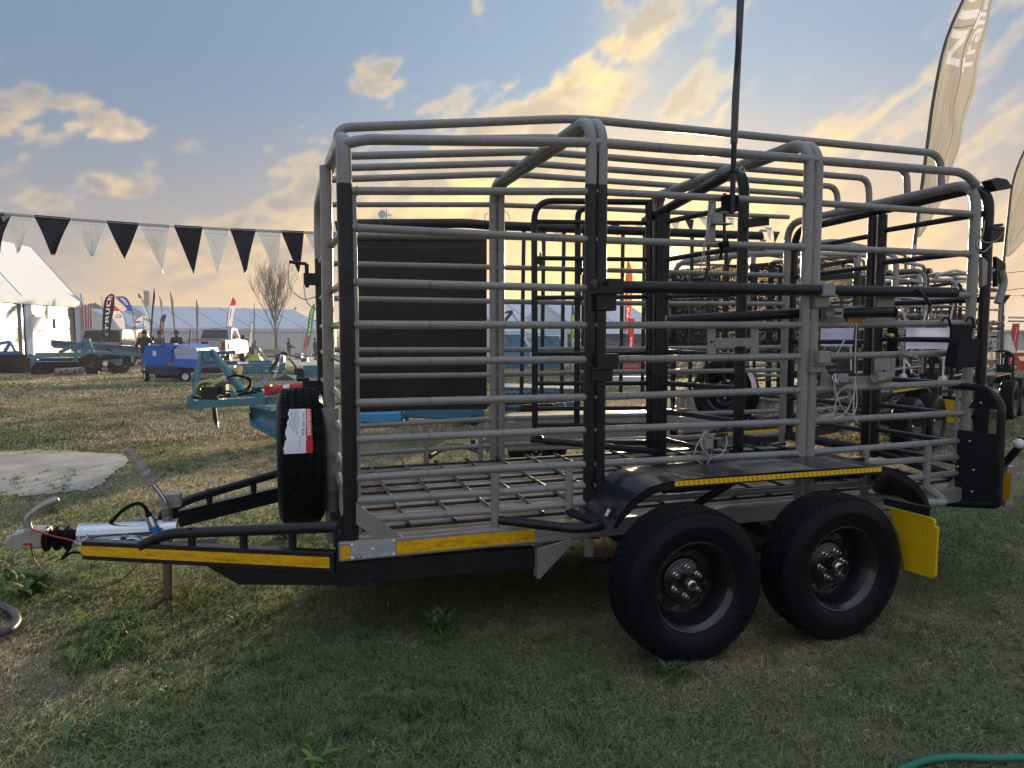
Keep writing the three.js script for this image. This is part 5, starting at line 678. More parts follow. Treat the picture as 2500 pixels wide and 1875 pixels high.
// green exhibition tent with a sloping front arch, its banner, and the pale gazebo
{
  const gTex = canvasTex(256, 128, (x, w, h) => { x.fillStyle = '#2f8a6c'; x.fillRect(0, 0, w, h); x.fillStyle = '#e9f2ee'; x.font = 'bold 30px sans-serif'; x.fillText('AARDAGRI', 50, 66); x.beginPath(); x.arc(96, 34, 13, Math.PI, 0); x.lineWidth = 7; x.strokeStyle = '#e9f2ee'; x.stroke(); });
  const s = spot(720, 868, 'exhibition_tent', 'green exhibition tent with white lettering behind the bare tree', 'tent'), q = s.q;
  part(s.t, 'canopy', slab([q(686, 800, 0), q(728, 780, 0), q(800, 783, 0), q(800, 868, 0), q(758, 868, 0), q(758, 830, 0), q(690, 828, 0)], V(0, 0, -1), 4, 0.03), std(C(0.02, 0.17, 0.115), 0.7, 0, { bumpMap: fabric, bumpScale: 0.03 }));
  part(s.t, 'sign_panel', quadG(q(690, 806, 0.05), q(728, 812, 0.05), q(728, 832, 0.05), q(690, 828, 0.05)), std(C(1, 1, 1), 0.7, 0, { map: gTex }));
  part(s.t, 'arch', sweep(round([q(625, 862, 0.6), q(672, 822, 0.6), q(708, 806, 0.6), q(728, 868, 0.6)], 1.2), 0.16, 12), std(C(0.06, 0.32, 0.08), 0.6));
  part(s.t, 'banner', slab([q(683, 806, 0.3), q(691, 806, 0.3), q(691, 866, 0.3), q(683, 866, 0.3)], V(0, 0, -1), 0.05), std(C(0.05, 0.30, 0.12), 0.7));
  const z = spot(600, 868, 'gazebo', 'pale lilac gazebo with a dark web address band behind the white pickup', 'gazebo'), k = z.q;
  part(z.t, 'roof', slab([k(558, 815), k(578, 790), k(600, 803), k(636, 813), k(636, 817), k(560, 819)], V(0, 0, -1), 2.6, 0.02), std(C(0.52, 0.53, 0.78), 0.75, 0, { bumpMap: fabric, bumpScale: 0.02 }));
  part(z.t, 'roof_logo', xf(new THREE.TorusGeometry(8 * z.s, 2 * z.s, 6, 20, 4.4), ...k(588, 806, 0.06).toArray(), 0, 0, 0.8), std(C(0.03, 0.05, 0.06), 0.8));
  const bTex = canvasTex(512, 64, (x, w, h) => { x.fillStyle = '#17464b'; x.fillRect(0, 0, w, h); x.fillStyle = '#fff'; x.font = 'bold 40px serif'; x.fillText('www.orchardagri.co.za', 36, 45); });
  part(z.t, 'name_band', [quadG(k(558, 815, 0.05), k(637, 815, 0.05), k(637, 821.5, 0.05), k(558, 821.5, 0.05))], std(C(1, 1, 1), 0.7, 0, { map: bTex, side: THREE.DoubleSide }));
  for (const x of [560, 634]) part(z.t, 'leg', rod(k(x, 818), k(x, 868), 0.03), M.alu);
}
// bare tree with a stake
{
  const s = spot(674, 880, 'bare_tree', 'leafless young tree with upright spreading twigs and a dark stake', 'tree'), r = rng(12), m = std(C(0.20, 0.175, 0.155), 0.9), tw = [], lim = [];
  const H = 228 * s.s, tr = 3.6 * s.s;
  const grow = (p, d, L, rad, lv) => { const pts = [p.clone()]; let c = p.clone(), dd = d.clone(); for (let i = 0; i < 4; i++) { dd.add(V((r() - 0.5) * 0.22, 0.10 * (lv > 0 ? 1.2 : 0), (r() - 0.5) * 0.22)).normalize(); c = c.clone().addScaledVector(dd, L / 4); pts.push(c); } (lv < 2 ? lim : tw).push(sweep(pts, t => Math.max(0.0045, rad * (1 - 0.7 * t)), lv < 2 ? 6 : 4, false)); if (lv < 4) { const n = lv === 0 ? 0 : lv === 1 ? 6 : 4; for (let i = 0; i < n; i++) { const b = pts[1 + Math.floor(r() * 4)], a = r() * 6.283, sp = 0.42 + 0.3 * r(); grow(b, dd.clone().add(V(Math.cos(a) * sp, 0.25, Math.sin(a) * sp)).normalize(), L * (0.45 + 0.25 * r()), rad * 0.45, lv + 1); } } };
  const base = V(0, 0, 0), fork = V(0.0, 0.30 * H, 0); const trunk = sweep([base, V(0.02, 0.15 * H, 0), fork, V(0.02, 0.5 * H, 0), V(-0.03, 0.72 * H, 0.02)], t => tr * (1 - 0.75 * t), 8, false);
  for (let i = 0; i < 13; i++) { const a = i * 2.4 + r(), y = 0.27 + 0.36 * i / 13, sp = 0.58 - 0.34 * i / 13; grow(V(0, y * H, 0), V(Math.cos(a) * sp, 1, Math.sin(a) * sp).normalize(), H * (0.40 - 0.13 * i / 13), tr * 0.4, 1); }
  part(s.t, 'trunk', trunk, m); part(s.t, 'limb', lim, m).userData.kind = 'stuff'; part(s.t, 'crown', tw, m).userData.kind = 'stuff'; part(s.t, 'stake', rod(V(0.09, 0, 0.1), V(0.09, 0.27 * H, 0.1), 0.035), M.blackMatt);
  const n = s.q(724, 754, 0); part(s.t, 'bird_nest', xf(new THREE.IcosahedronGeometry(0.09, 1), n.x, n.y, n.z), m);
}
// ---------------------------------------------------------------- feather flags
function feather(name, label, base, top, bulge, map, opts = {}) {   // pixel base and tip, cloth drawn between them
  const p0 = Gp(...(opts.ground || base)), d = depthOf(p0), s = d / FPX, t = thing(name, label, 'flag', p0, YAW, opts.group || 'feather flags of the show');
  const by = base[1], q = (x, y, z = 0) => V((x - (opts.ground || base)[0]) * s, ((opts.ground || base)[1] - y) * s, z);
  const L = opts.lean || 0, pole = opts.pole || [base, [base[0] + (top[0] - base[0]) * 0.4, (base[1] + top[1]) / 2], top];
  const pts = new THREE.CatmullRomCurve3(pole.map(p => q(...p))).getPoints(20); part(t, 'pole', sweep(pts, opts.pr || 0.02, 6), M.blackMatt);
  const low = opts.low ?? 0.25, cp = new THREE.CatmullRomCurve3(pole.map(p => q(...p))), n = 24, pos = [], uv = [], idx = [];
  for (let i = 0; i <= n; i++) { const v = i / n, c = cp.getPoint(low + (1 - low) * v), w = bulge * s * (opts.shape ? opts.shape(v) : Math.pow(Math.sin(Math.PI * Math.min(1, 0.08 + v * 0.92)), 0.6)); for (let k = 0; k <= 6; k++) { const u = k / 6; pos.push(c.x + w * u, c.y - (opts.sag || 0) * s * u * (1 - v), c.z + 0.03 * Math.sin(u * 5 + v * 9) + 0.15 * w * u * (opts.turnIn || 0)); uv.push(u, v); } }
  for (let i = 0; i < n; i++) for (let k = 0; k < 6; k++) { const a = i * 7 + k; idx.push(a, a + 1, a + 7, a + 1, a + 8, a + 7); }
  const g = new THREE.BufferGeometry(); g.setAttribute('position', new THREE.Float32BufferAttribute(pos, 3)); g.setAttribute('uv', new THREE.Float32BufferAttribute(uv, 2)); g.setIndex(idx); g.computeVertexNormals(); part(t, 'cloth', g, thinCloth(map, opts.tr ?? 0.3)); return t;
}
const upText = (bg, txt, fg, size, extra) => canvasTex(128, 512, (x, w, h) => { x.fillStyle = bg; x.fillRect(0, 0, w, h); if (extra) extra(x, w, h); x.save(); x.translate(w * 0.66, h * 0.86); x.rotate(-Math.PI / 2); x.fillStyle = fg; x.font = `bold ${size}px sans-serif`; x.fillText(txt, 0, 0); x.restore(); });
{
  const plain = (c, f) => canvasTex(64, 256, (x, w, h) => { x.fillStyle = c; x.fillRect(0, 0, w, h); if (f) f(x, w, h); });
  feather('feather_flag', 'black and red feather flag reading upwards in white beside the beige pickup', [257, 852], [270, 719], 27, upText('#17151a', 'USTRUCKS', '#f2f0f2', 74, (x, w, h) => { x.fillStyle = '#7d1d28'; for (let i = 0; i < 9; i++) { x.beginPath(); x.moveTo(0, 10 + i * 22); x.lineTo(w, -30 + i * 22); x.lineTo(w, -22 + i * 22); x.lineTo(0, 22 + i * 22); x.fill(); } }), { ground: [262, 898], pole: [[259, 880], [255, 830], [257, 770], [266, 728], [280, 718]], low: 0.02, shape: v => Math.min(1, 0.35 + 1.1 * v) * Math.pow(Math.max(0, Math.sin(Math.PI * Math.min(1, 0.16 + v * 0.84))), 0.55) });
  feather('feather_flag', 'red topped white feather flag with round emblem behind the black and red one', [309, 880], [288, 748], -28, plain('#e9e4ea', (x, w, h) => { x.fillStyle = '#d23a44'; x.fillRect(0, 0, w, h * 0.3); x.strokeStyle = '#6a2028'; x.lineWidth = 7; x.beginPath(); x.arc(32, 140, 14, 0, 5); x.stroke(); }), { ground: [310, 884], pole: [[310, 884], [311, 800], [305, 768], [286, 748]], low: 0.3 });
  feather('feather_flag', 'blue feather flag with white letters leaning left', [332, 880], [296, 724], -24, upText('#1f48ad', 'CFAM', '#e4eaff', 70), { ground: [334, 884], pole: [[334, 884], [332, 800], [324, 745], [312, 727], [295, 725]], low: 0.42 });
  feather('feather_flag', 'slim green and white feather flag leaning left of the grey tower', [372, 880], [346, 718], -9, plain('#cfd6d2', (x, w, h) => { x.fillStyle = '#3d6b55'; x.fillRect(0, 0, w, 60); x.fillStyle = '#555'; x.fillRect(20, 90, 10, 120); }), { ground: [374, 884], pole: [[374, 884], [371, 790], [360, 745], [345, 718]], low: 0.4 });
  feather('feather_flag', 'small feather flag tip peeping behind the black and red flag', [262, 880], [254, 724], 7, plain('#c9d2cc'), { ground: [264, 884], low: 0.7 });
  feather('feather_flag', 'white arched feather flag low behind the beige pickup cab', [331, 880], [350, 772], 22, plain('#dcdcf0', (x, w, h) => { x.fillStyle = '#8c3a44'; x.fillRect(10, 190, 40, 30); }), { ground: [331, 884], pole: [[331, 884], [331, 796], [338, 778], [352, 771]], low: 0.35 });
  feather('feather_flag', 'white flag with green leaf and grey ring beside the arched one', [352, 882], [355, 774], 14, plain('#d5dcdf', (x, w, h) => { x.fillStyle = '#4c8a55'; x.fillRect(4, 4, 40, 26); x.strokeStyle = '#596068'; x.lineWidth = 8; x.beginPath(); x.arc(30, 100, 15, 0, 5); x.stroke(); }), { ground: [352, 884], low: 0.35 });
  feather('feather_flag', 'edge on dark red feather flag right before the person in black', [370, 845], [384, 706], 4, plain('#4a3434'), { ground: [369, 906], pole: [[366, 906], [373, 800], [380, 735], [384, 705]], low: 0.3 });
  feather('feather_flag', 'edge on pale gold feather flag left of the white pickup', [430, 845], [422, 714], 4.5, plain('#a89868'), { ground: [431, 902], pole: [[431, 902], [429, 800], [425, 745], [422, 714]], low: 0.35 });
  feather('feather_flag', 'short brown red feather flag near the pale marquee wall', [396, 850], [404, 768], 11, upText('#5e2f33', 'US', '#e8dfe4', 80), { ground: [396, 890], pole: [[396, 890], [394, 820], [398, 776], [406, 768]], low: 0.35 });
  feather('feather_flag', 'edge on grey brown flag on a thin pole above the white pickup roof', [483, 850], [485, 733], 5, plain('#8c8378'), { ground: [484, 900], pole: [[484, 900], [484, 800], [485, 733]], low: 0.5 });
  feather('feather_flag', 'tall red and white feather flag with black foot at the white pickup corner', [548, 875], [575, 727], 12, canvasTex(64, 512, (x, w, h) => { x.fillStyle = '#ecebf2'; x.fillRect(0, 0, w, h); x.fillStyle = '#cf2436'; x.fillRect(0, 0, w, h * 0.22); x.fillRect(0, h * 0.58, w, 18); x.fillRect(0, h * 0.84, w, h); x.fillStyle = '#20242a'; x.fillRect(0, h * 0.62, w, h * 0.22); x.fillRect(24, h * 0.3, 9, 90); }), { ground: [547, 886], pole: [[546, 886], [553, 820], [562, 760], [574, 727]], low: 0.06, shape: v => 0.55 + 0.6 * Math.sin(Math.PI * Math.min(1, v * 0.9)) - (v > 0.9 ? (v - 0.9) * 7 : 0) });
  feather('feather_flag', 'thin dark pole flag left of the bare tree', [620, 850], [624.5, 740], 1.6, plain('#3c4038'), { ground: [619, 878], pole: [[619, 878], [622, 800], [624.5, 741]], low: 0.3 });
  feather('feather_flag', 'dark framed white flag beside the lilac gazebo', [608, 830], [618, 786], 8, plain('#c4ccc8', (x, w, h) => { x.strokeStyle = '#2c4a40'; x.lineWidth = 8; x.strokeRect(3, 3, w - 6, h - 6); x.beginPath(); x.arc(30, 90, 12, 0, 5); x.stroke(); }), { ground: [604, 878], pole: [[604, 878], [609, 830], [614, 787]], low: 0.3, shape: () => 1 });
  feather('feather_flag', 'tall green feather flag right of the bare tree', [747, 870], [769, 743], 12, upText('#2c6a4c', 'TRACTORS', '#b8d4c4', 70), { ground: [746, 876], pole: [[746, 876], [752, 810], [758, 765], [769, 742]], low: 0.15 });
  feather('feather_flag', 'narrow red feather flag left of the tall green one', [742, 860], [748, 815], 5, plain('#c8324a'), { ground: [738, 878], low: 0.2 });
  feather('feather_flag', 'orange feather flag seen through the rails right of the black hoop post', [1524, 900], [1527, 690], 16, upText('#e8623a', 'NEW', '#ffe7d8', 80), { ground: [1523, 905], pole: [[1523, 905], [1525, 800], [1526, 690], [1530, 640]], low: 0.3 });
  feather('feather_flag', 'red banner flag with white script below the orange flag', [1532, 905], [1535, 778], 13, upText('#b8322e', 'Radius', '#f3dfe0', 78), { ground: [1531, 907], low: 0.05, shape: () => 1 });
  feather('feather_flag', 'lime and blue feather flag seen between the inner gate bars', [1392, 895], [1396, 742], 8, plain('#8ac23c', (x, w, h) => { x.fillStyle = '#32407c'; x.fillRect(0, 0, w, 70); }), { ground: [1391, 900], low: 0.35 });
  feather('feather_flag', 'far small grey feather flag above the white marquee ridge', [400, 880], [395, 724], 5, plain('#8d949c'), { ground: [402, 880], pole: [[402, 880], [400, 780], [395, 724]], low: 0.65 });
  // the two big pale banners at the right, seen from behind against the light
  const big = canvasTex(512, 2048, (x, w, h) => {
    x.fillStyle = '#c3bdb2'; x.fillRect(0, 0, w, h); const r = rng(4); for (let i = 0; i < 70; i++) { x.strokeStyle = `rgba(90,80,65,${0.06 + 0.14 * r()})`; x.lineWidth = 1 + 3 * r(); x.beginPath(); const a = 40 + r() * 250; x.moveTo(a, 900 + r() * 300); x.bezierCurveTo(a + 30 * r(), 1200, a - 20, 1500, a + 40 * r(), 1900); x.stroke(); }
    x.fillStyle = '#f0eef4'; x.save(); x.translate(285, 1060); x.rotate(-Math.PI / 2); x.font = 'bold 330px sans-serif'; x.fillText('NJC', 0, 0); x.restore(); x.save(); x.translate(440, 1060); x.rotate(-Math.PI / 2); x.font = 'bold 150px sans-serif'; x.fillText('Trailers', 0, 0); x.restore();
    x.strokeStyle = '#3c3d46'; x.lineWidth = 8; x.beginPath(); x.moveTo(320, 0); x.lineTo(310, h); x.stroke(); x.lineWidth = 4; x.beginPath(); x.moveTo(480, 0); x.lineTo(470, h); x.stroke(); for (const y of [820, 560, 300]) { x.beginPath(); x.moveTo(30, y); x.lineTo(300, y - 10); x.stroke(); }
  });
  const mkBig = (label, pole, bulge, g, dist) => {
    const gp = Dp(g[0], 809, dist); gp.y = gh(gp.x, gp.z); const s = dist / FPX, t = thing('feather_banner', label, 'flag', gp, YAW, 'pale trailer maker banners'); const q = (x, y) => V((x - g[0]) * s, (809 - y) * s + CAM[1] - gp.y, 0);
    const cp = new THREE.CatmullRomCurve3(pole.map(p => q(...p))), pts = cp.getPoints(60); part(t, 'pole', sweep([V(0, 0, 0), ...pts], u => 0.03 - 0.012 * u, 10), std(C(0.06, 0.06, 0.07), 0.5));
    part(t, 'pole_foot', rod(q(pole[0][0], pole[0][1] + 2), q(pole[0][0] - 6, pole[0][1] + 95), 0.035), M.alu);
    const n = 60, pos = [], uv = [], idx = []; for (let i = 0; i <= n; i++) { const v = i / n, c = cp.getPoint(0.02 + 0.97 * v), w = bulge * s * Math.pow(Math.sin(Math.PI * (0.02 + 0.96 * Math.pow(v, 0.85))), 0.85); for (let k = 0; k <= 10; k++) { const u = k / 10; pos.push(c.x + w * u, c.y, c.z + 0.05 * Math.sin(u * 7 + v * 14) + 0.03 * Math.sin(v * 40 + u * 3)); uv.push(u, v); } } for (let i = 0; i < n; i++) for (let k = 0; k < 10; k++) { const a = i * 11 + k; idx.push(a, a + 1, a + 11, a + 1, a + 12, a + 11); }
    const gg = new THREE.BufferGeometry(); gg.setAttribute('position', new THREE.Float32BufferAttribute(pos, 3)); gg.setAttribute('uv', new THREE.Float32BufferAttribute(uv, 2)); gg.setIndex(idx); gg.computeVertexNormals(); part(t, 'cloth', gg, thinCloth(big, 0.30));
    return t;
  };
  mkBig('tall pale grey banner flag rising behind the right end of the nearest trailer', [[2224, 600], [2234, 480], [2244, 370], [2256, 250], [2280, 120], [2330, 0], [2390, -110], [2470, -190]], 90, [2218, 0], 12);
  mkBig('pale grey banner flag cut off by the right edge of the photo', [[2442, 640], [2447, 540], [2455, 450], [2478, 380], [2520, 310], [2590, 240]], 95, [2452, 0], 17);
}
// ---------------------------------------------------------------- buntings
function bunting(label, rope, list, tri, drop) {
  const o = rope[0].clone(), t = thing('bunting', label, 'bunting', o), cv = new THREE.CatmullRomCurve3(rope.map(p => p.clone().sub(o)));
  part(t, 'rope', sweep(cv.getPoints(60), 0.004, 6), M.rope);
  list.forEach(([a, b, tip0, dark], li) => { const w1 = h2(li * 3 + 1, 77) - 0.5, w2 = h2(li * 5 + 2, 31) - 0.5, sz = a.distanceTo(b), tip = tip0.clone().addScaledVector(FWD, 0.5 * w1 * sz), n = 8, pos = [], uv = [], idx = []; for (let i = 0; i <= n; i++) { const v = i / n; for (let k = 0; k <= 4; k++) { const u = k / 4, p = a.clone().lerp(b, u).lerp(tip, v).sub(o); p.addScaledVector(FWD, (0.10 + 0.22 * w2) * sz * Math.sin(u * (3.1 + 2 * w1) + v * 2.6 + li) * v); pos.push(p.x, p.y, p.z); uv.push(u, 1 - v); } } for (let i = 0; i < n; i++) for (let k = 0; k < 4; k++) { const q = i * 5 + k; idx.push(q, q + 5, q + 1, q + 1, q + 5, q + 6); } const g = new THREE.BufferGeometry(); g.setAttribute('position', new THREE.Float32BufferAttribute(pos, 3)); g.setAttribute('uv', new THREE.Float32BufferAttribute(uv, 2)); g.setIndex(idx); g.computeVertexNormals(); part(t, 'pennant', g, dark ? M.pennD : M.pennW, dark ? 'black pennant' : 'white pennant'); part(t, 'hem', beam(a.clone().sub(o), b.clone().sub(o), 0.006, 0.022, V(0, 1, 0), 0), dark ? M.pennD : M.pennW); });
  return t;
}
const crease = noiseTex(256, tile((x, y) => fbm(x * 1.5, y, 4), 4), [1, 1]);
const faintTex = canvasTex(256, 256, (x, w, h) => { x.fillStyle = '#d2d6dc'; x.fillRect(0, 0, w, h); x.fillStyle = 'rgba(120,125,135,0.35)'; x.fillRect(0, 26, w, 4); x.fillStyle = 'rgba(175,180,190,0.55)'; x.font = 'bold 54px sans-serif'; x.save(); x.translate(50, 90); x.rotate(0.5); x.fillText('NJC', 0, 0); x.restore(); });
M.pennW = phy(C(1, 1, 1), 0.7, { map: faintTex, transmission: 0.3, thickness: 0, bumpMap: crease, bumpScale: 0.01, side: THREE.DoubleSide });
M.pennD = phy(C(0.016, 0.016, 0.022), 0.6, { bumpMap: crease, bumpScale: 0.012, side: THREE.DoubleSide });
{
  const dep = x => 5.4 + x / 780 * 0.7, D = (x, y) => Dp(x, y, dep(x)), z = (x, y) => D(x / 2.765, 480 + y / 2.765);
  const L = [[-150, 78, -40, 372, 1], [-5, 224, 122, 380, 0], [229, 479, 365, 397, 1], [484, 715, 630, 408, 0], [719, 937, 846, 423, 1], [941, 1143, 1086, 515, 0], [1175, 1368, 1302, 523, 1], [1370, 1546, 1484, 525, 0], [1553, 1727, 1666, 523, 1], [1729, 1896, 1856, 520, 0], [1897, 2052, 2016, 525, 1], [2054, 2230, 2160, 440, 0]];
  const ry = x => 115 + 75 * x / 940 - (x > 940 ? (x - 940) * 0.031 : 0) + 0 * x;
  bunting('long string of black and white pennants across the left half of the sky', [[-300, 95], [0, 114], [480, 153], [940, 187], [1550, 222], [2140, 245], [2300, 250]].map(p => z(...p)), L.map(([a, b, tx, ty, d]) => { const f = x => x < 0 ? 114 : x < 480 ? 114 + 39 * x / 480 : x < 940 ? 153 + 34 * (x - 480) / 460 : x < 1550 ? 187 + 35 * (x - 940) / 610 : 222 + 23 * (x - 1550) / 590; return [z(a, f(a)), z(b, f(b)), z(tx, ty), d]; }));
  const E = (x, y) => Dp(x, y, 13), pen = (x, y, w, h, d, sk = 0) => [E(x, y), E(x + w, y + w * 0.1), E(x + w / 2 + sk, y + h), d];
  bunting('short string of grey pennants seen through the rails beside the far hoop', [[1580, 548], [1720, 530], [1850, 548], [1960, 610]].map(p => E(...p)), [pen(1635, 540, 24, 24, 0, 6), pen(1672, 536, 22, 34, 1, 6), pen(1706, 531, 26, 30, 0, 8), pen(1775, 532, 16, 26, 0, 8), pen(1868, 556, 16, 34, 0, 4), pen(1888, 566, 16, 28, 1, -4), pen(1550, 545, 20, 30, 0, 6), pen(1490, 548, 22, 30, 1, 6), pen(1350, 565, 24, 28, 0, 2), pen(1310, 567, 24, 28, 1, 2)]);
  bunting('pennants at the right edge beside the grey corner post', [[2390, 718], [2450, 721], [2560, 723]].map(p => Dp(p[0], p[1], 13.5)), [[Dp(2442, 721, 13.5), Dp(2467, 721, 13.5), Dp(2456, 741, 13.5), 1], [Dp(2496, 721, 13.5), Dp(2521, 721, 13.5), Dp(2510, 741, 13.5), 0]]);
}
// overhead wires at the right
for (const [a, b, lab] of [[[2150, 699], [2600, 650], 'upper overhead wire crossing the sky at the right edge'], [[2250, 733], [2600, 690], 'lower overhead wire crossing the sky at the right edge'], [[2300, 795], [2600, 812], 'lowest thin wire near the horizon at the right edge']]) solo('overhead_wire', curve([Dp(a[0], a[1], 45), Dp((a[0] + b[0]) / 2, (a[1] + b[1]) / 2 + 2, 45), Dp(b[0], b[1], 45)], 0.022, 20, 5), M.blackMatt, lab, 'wire');
for (const [y, lab] of [[776, 'upper of two grey pipes at the right edge'], [785, 'lower of two grey pipes at the right edge']]) solo('pipe_rail', rod(Dp(2462, y - 1, 16), Dp(2580, y + 1, 16), 0.022), M.alu, lab, 'pipe');
// ---------------------------------------------------------------- pickups seen from behind
function pickup(label, px, py, widthPx, turn, paint, canopy) {
  const p = Gp(px, py), s = depthOf(p) / FPX, t = thing('pickup_truck', label, 'pickup', p, YAW + turn), k = widthPx * s / 2.0 / Math.max(0.8, Math.cos(turn)), X = (x, y, z) => V(x * k, y * k, z * k), B = (w, h, d, r, x, y, z, rx = 0, ry = 0, rz = 0) => rbx(w * k, h * k, d * k, r * k, x * k, y * k, z * k, rx, ry, rz);
  const prof = (pts, x0, x1) => slab(pts.map(([z, y]) => X(x0, y, z)), V(1, 0, 0), (x1 - x0) * k, 0.03 * k);
  part(t, 'body', [prof([[0, 0.62], [0, 1.28], [-1.95, 1.28], [-1.95, 0.62]], -0.97, 0.97), prof([[-1.95, 0.55], [-1.95, 1.30], [-4.3, 1.26], [-5.5, 1.16], [-5.62, 0.62], [-5.4, 0.5]], -0.97, 0.97), prof([[-1.98, 1.28], [-2.25, 1.86], [-2.6, 1.92], [-3.5, 1.90], [-4.35, 1.26]], -0.80, 0.80), B(0.22, 0.30, 1.35, 0.08, 0.95, 0.98, -1.15), B(0.22, 0.30, 1.35, 0.08, -0.95, 0.98, -1.15)], paint);
  part(t, 'tailgate', B(1.58, 0.62, 0.05, 0.03, 0, 0.99, 0.045), paint);
  part(t, 'tailgate_cap', B(1.64, 0.05, 0.10, 0.02, 0, 1.31, 0.02), M.blackMatt);
  part(t, 'tailgate_handle', B(0.34, 0.11, 0.03, 0.03, 0, 1.17, 0.07), M.blackMatt);
  const letters = canvasTex(256, 64, (x, w, h) => { x.clearRect(0, 0, w, h); x.fillStyle = canopy ? '#b3ab9a' : '#b9bdcc'; x.fillRect(0, 0, w, h); x.fillStyle = '#15171d'; x.font = 'bold 58px sans-serif'; x.save(); x.scale(1.45, 0.8); x.fillText('RAM', 18, 66); x.restore(); });
  part(t, 'tailgate_lettering', quadG(X(-0.42, 1.05, 0.075), X(0.42, 1.05, 0.075), X(0.42, 0.92, 0.075), X(-0.42, 0.92, 0.075)), std(C(1, 1, 1), 0.5, 0, { map: letters }));
  for (const x of [-0.89, 0.89]) part(t, 'tail_lamp', B(0.17, 0.44, 0.09, 0.03, x, 1.02, 0.02), M.lamp);
  part(t, 'rear_bumper', B(1.98, 0.2, 0.2, 0.05, 0, 0.58, 0.06), canopy ? M.blackMatt : M.castIron);
  part(t, 'underbody', B(1.6, 0.25, 5.0, 0.03, 0, 0.45, -2.8), M.blackMatt);
  if (!canopy) part(t, 'rear_window', slab([X(-0.70, 1.36, -2.0), X(0.70, 1.36, -2.0), X(0.60, 1.80, -2.22), X(-0.60, 1.80, -2.22)], V(0, 0.35, 1), 0.02 * k), M.glass);
  for (const x of [-1, 1]) part(t, 'side_window', [slab([X(x * 0.835, 1.34, -2.2), X(x * 0.83, 1.78, -2.42), X(x * 0.83, 1.80, -2.95), X(x * 0.835, 1.34, -2.95)], V(x, 0, 0), 0.01), slab([X(x * 0.835, 1.34, -3.02), X(x * 0.83, 1.80, -3.02), X(x * 0.83, 1.78, -3.4), X(x * 0.835, 1.34, -4.1)], V(x, 0, 0), 0.01)], M.glass);
  for (const x of [-1, 1]) part(t, 'mirror', B(0.2, 0.26, 0.1, 0.04, x * 1.12, 1.42, -3.6), M.blackMatt);
  part(t, 'brake_light_pod', B(0.42, 0.09, 0.12, 0.03, 0, 1.87, -2.3), M.blackMatt);
  part(t, 'antenna', rod(X(0.55, 1.88, -2.8), X(0.55, 2.5, -2.85), 0.012), M.blackMatt);
  if (canopy) { part(t, 'canopy', prof([[0.0, 1.31], [-0.12, 1.86], [-0.3, 1.90], [-1.95, 1.90], [-1.95, 1.31]], -0.90, 0.90), paint); part(t, 'canopy_door', slab([X(-0.88, 1.33, 0.045), X(0.86, 1.33, 0.045), X(0.80, 1.86, -0.07), X(-0.78, 1.86, -0.07)], V(0, 0.22, 1), 0.02), std(C(0.008, 0.009, 0.012), 0.4)); part(t, 'canopy_window', slab([X(0.935, 1.40, -0.35), X(0.935, 1.80, -0.42), X(0.935, 1.80, -1.75), X(0.935, 1.40, -1.75)], V(1, 0, 0), 0.012), paint); }
  for (const [x, z] of [[0.86, -1.15], [-0.86, -1.15], [0.86, -4.75], [-0.86, -4.75]]) { const w = new THREE.Group(); w.name = 'wheel'; w.position.copy(X(x, 0.41, z)); t.add(w); part(w, 'tyre', xf(lathe([[0.24, -0.13], [0.38, -0.14], [0.42, -0.10], [0.42, 0.10], [0.38, 0.14], [0.24, 0.13]].map(q => [q[0] * k, q[1] * k]), 28), 0, 0, 0, 0, 0, Math.PI / 2), M.rubber); part(w, 'rim', [xf(lathe([[0, 0.08], [0.08, 0.10], [0.20, 0.09], [0.25, 0.12], [0.25, -0.12], [0, -0.10]].map(q => [q[0] * k, q[1] * k]), 20), 0, 0, 0, 0, 0, -Math.PI / 2)], M.alu); part(t, 'wheel_arch', xf(new THREE.TorusGeometry(0.46 * k, 0.05 * k, 8, 18, Math.PI), x * 1.12 * k, 0.43 * k, z * k, 0, Math.PI / 2, 0), M.blackMatt); }
  return t;
}
pickup('beige pickup with a black backed canopy parked beside the big tent', 252, 898, 97, 0.13, phy(C(0.31, 0.28, 0.235), 0.4, { clearcoat: 0.6 }), true);
pickup('white pickup with open load bed behind the blue machine', 502, 893, 95, 0.16, phy(C(0.40, 0.41, 0.44), 0.38, { clearcoat: 0.6 }), false);

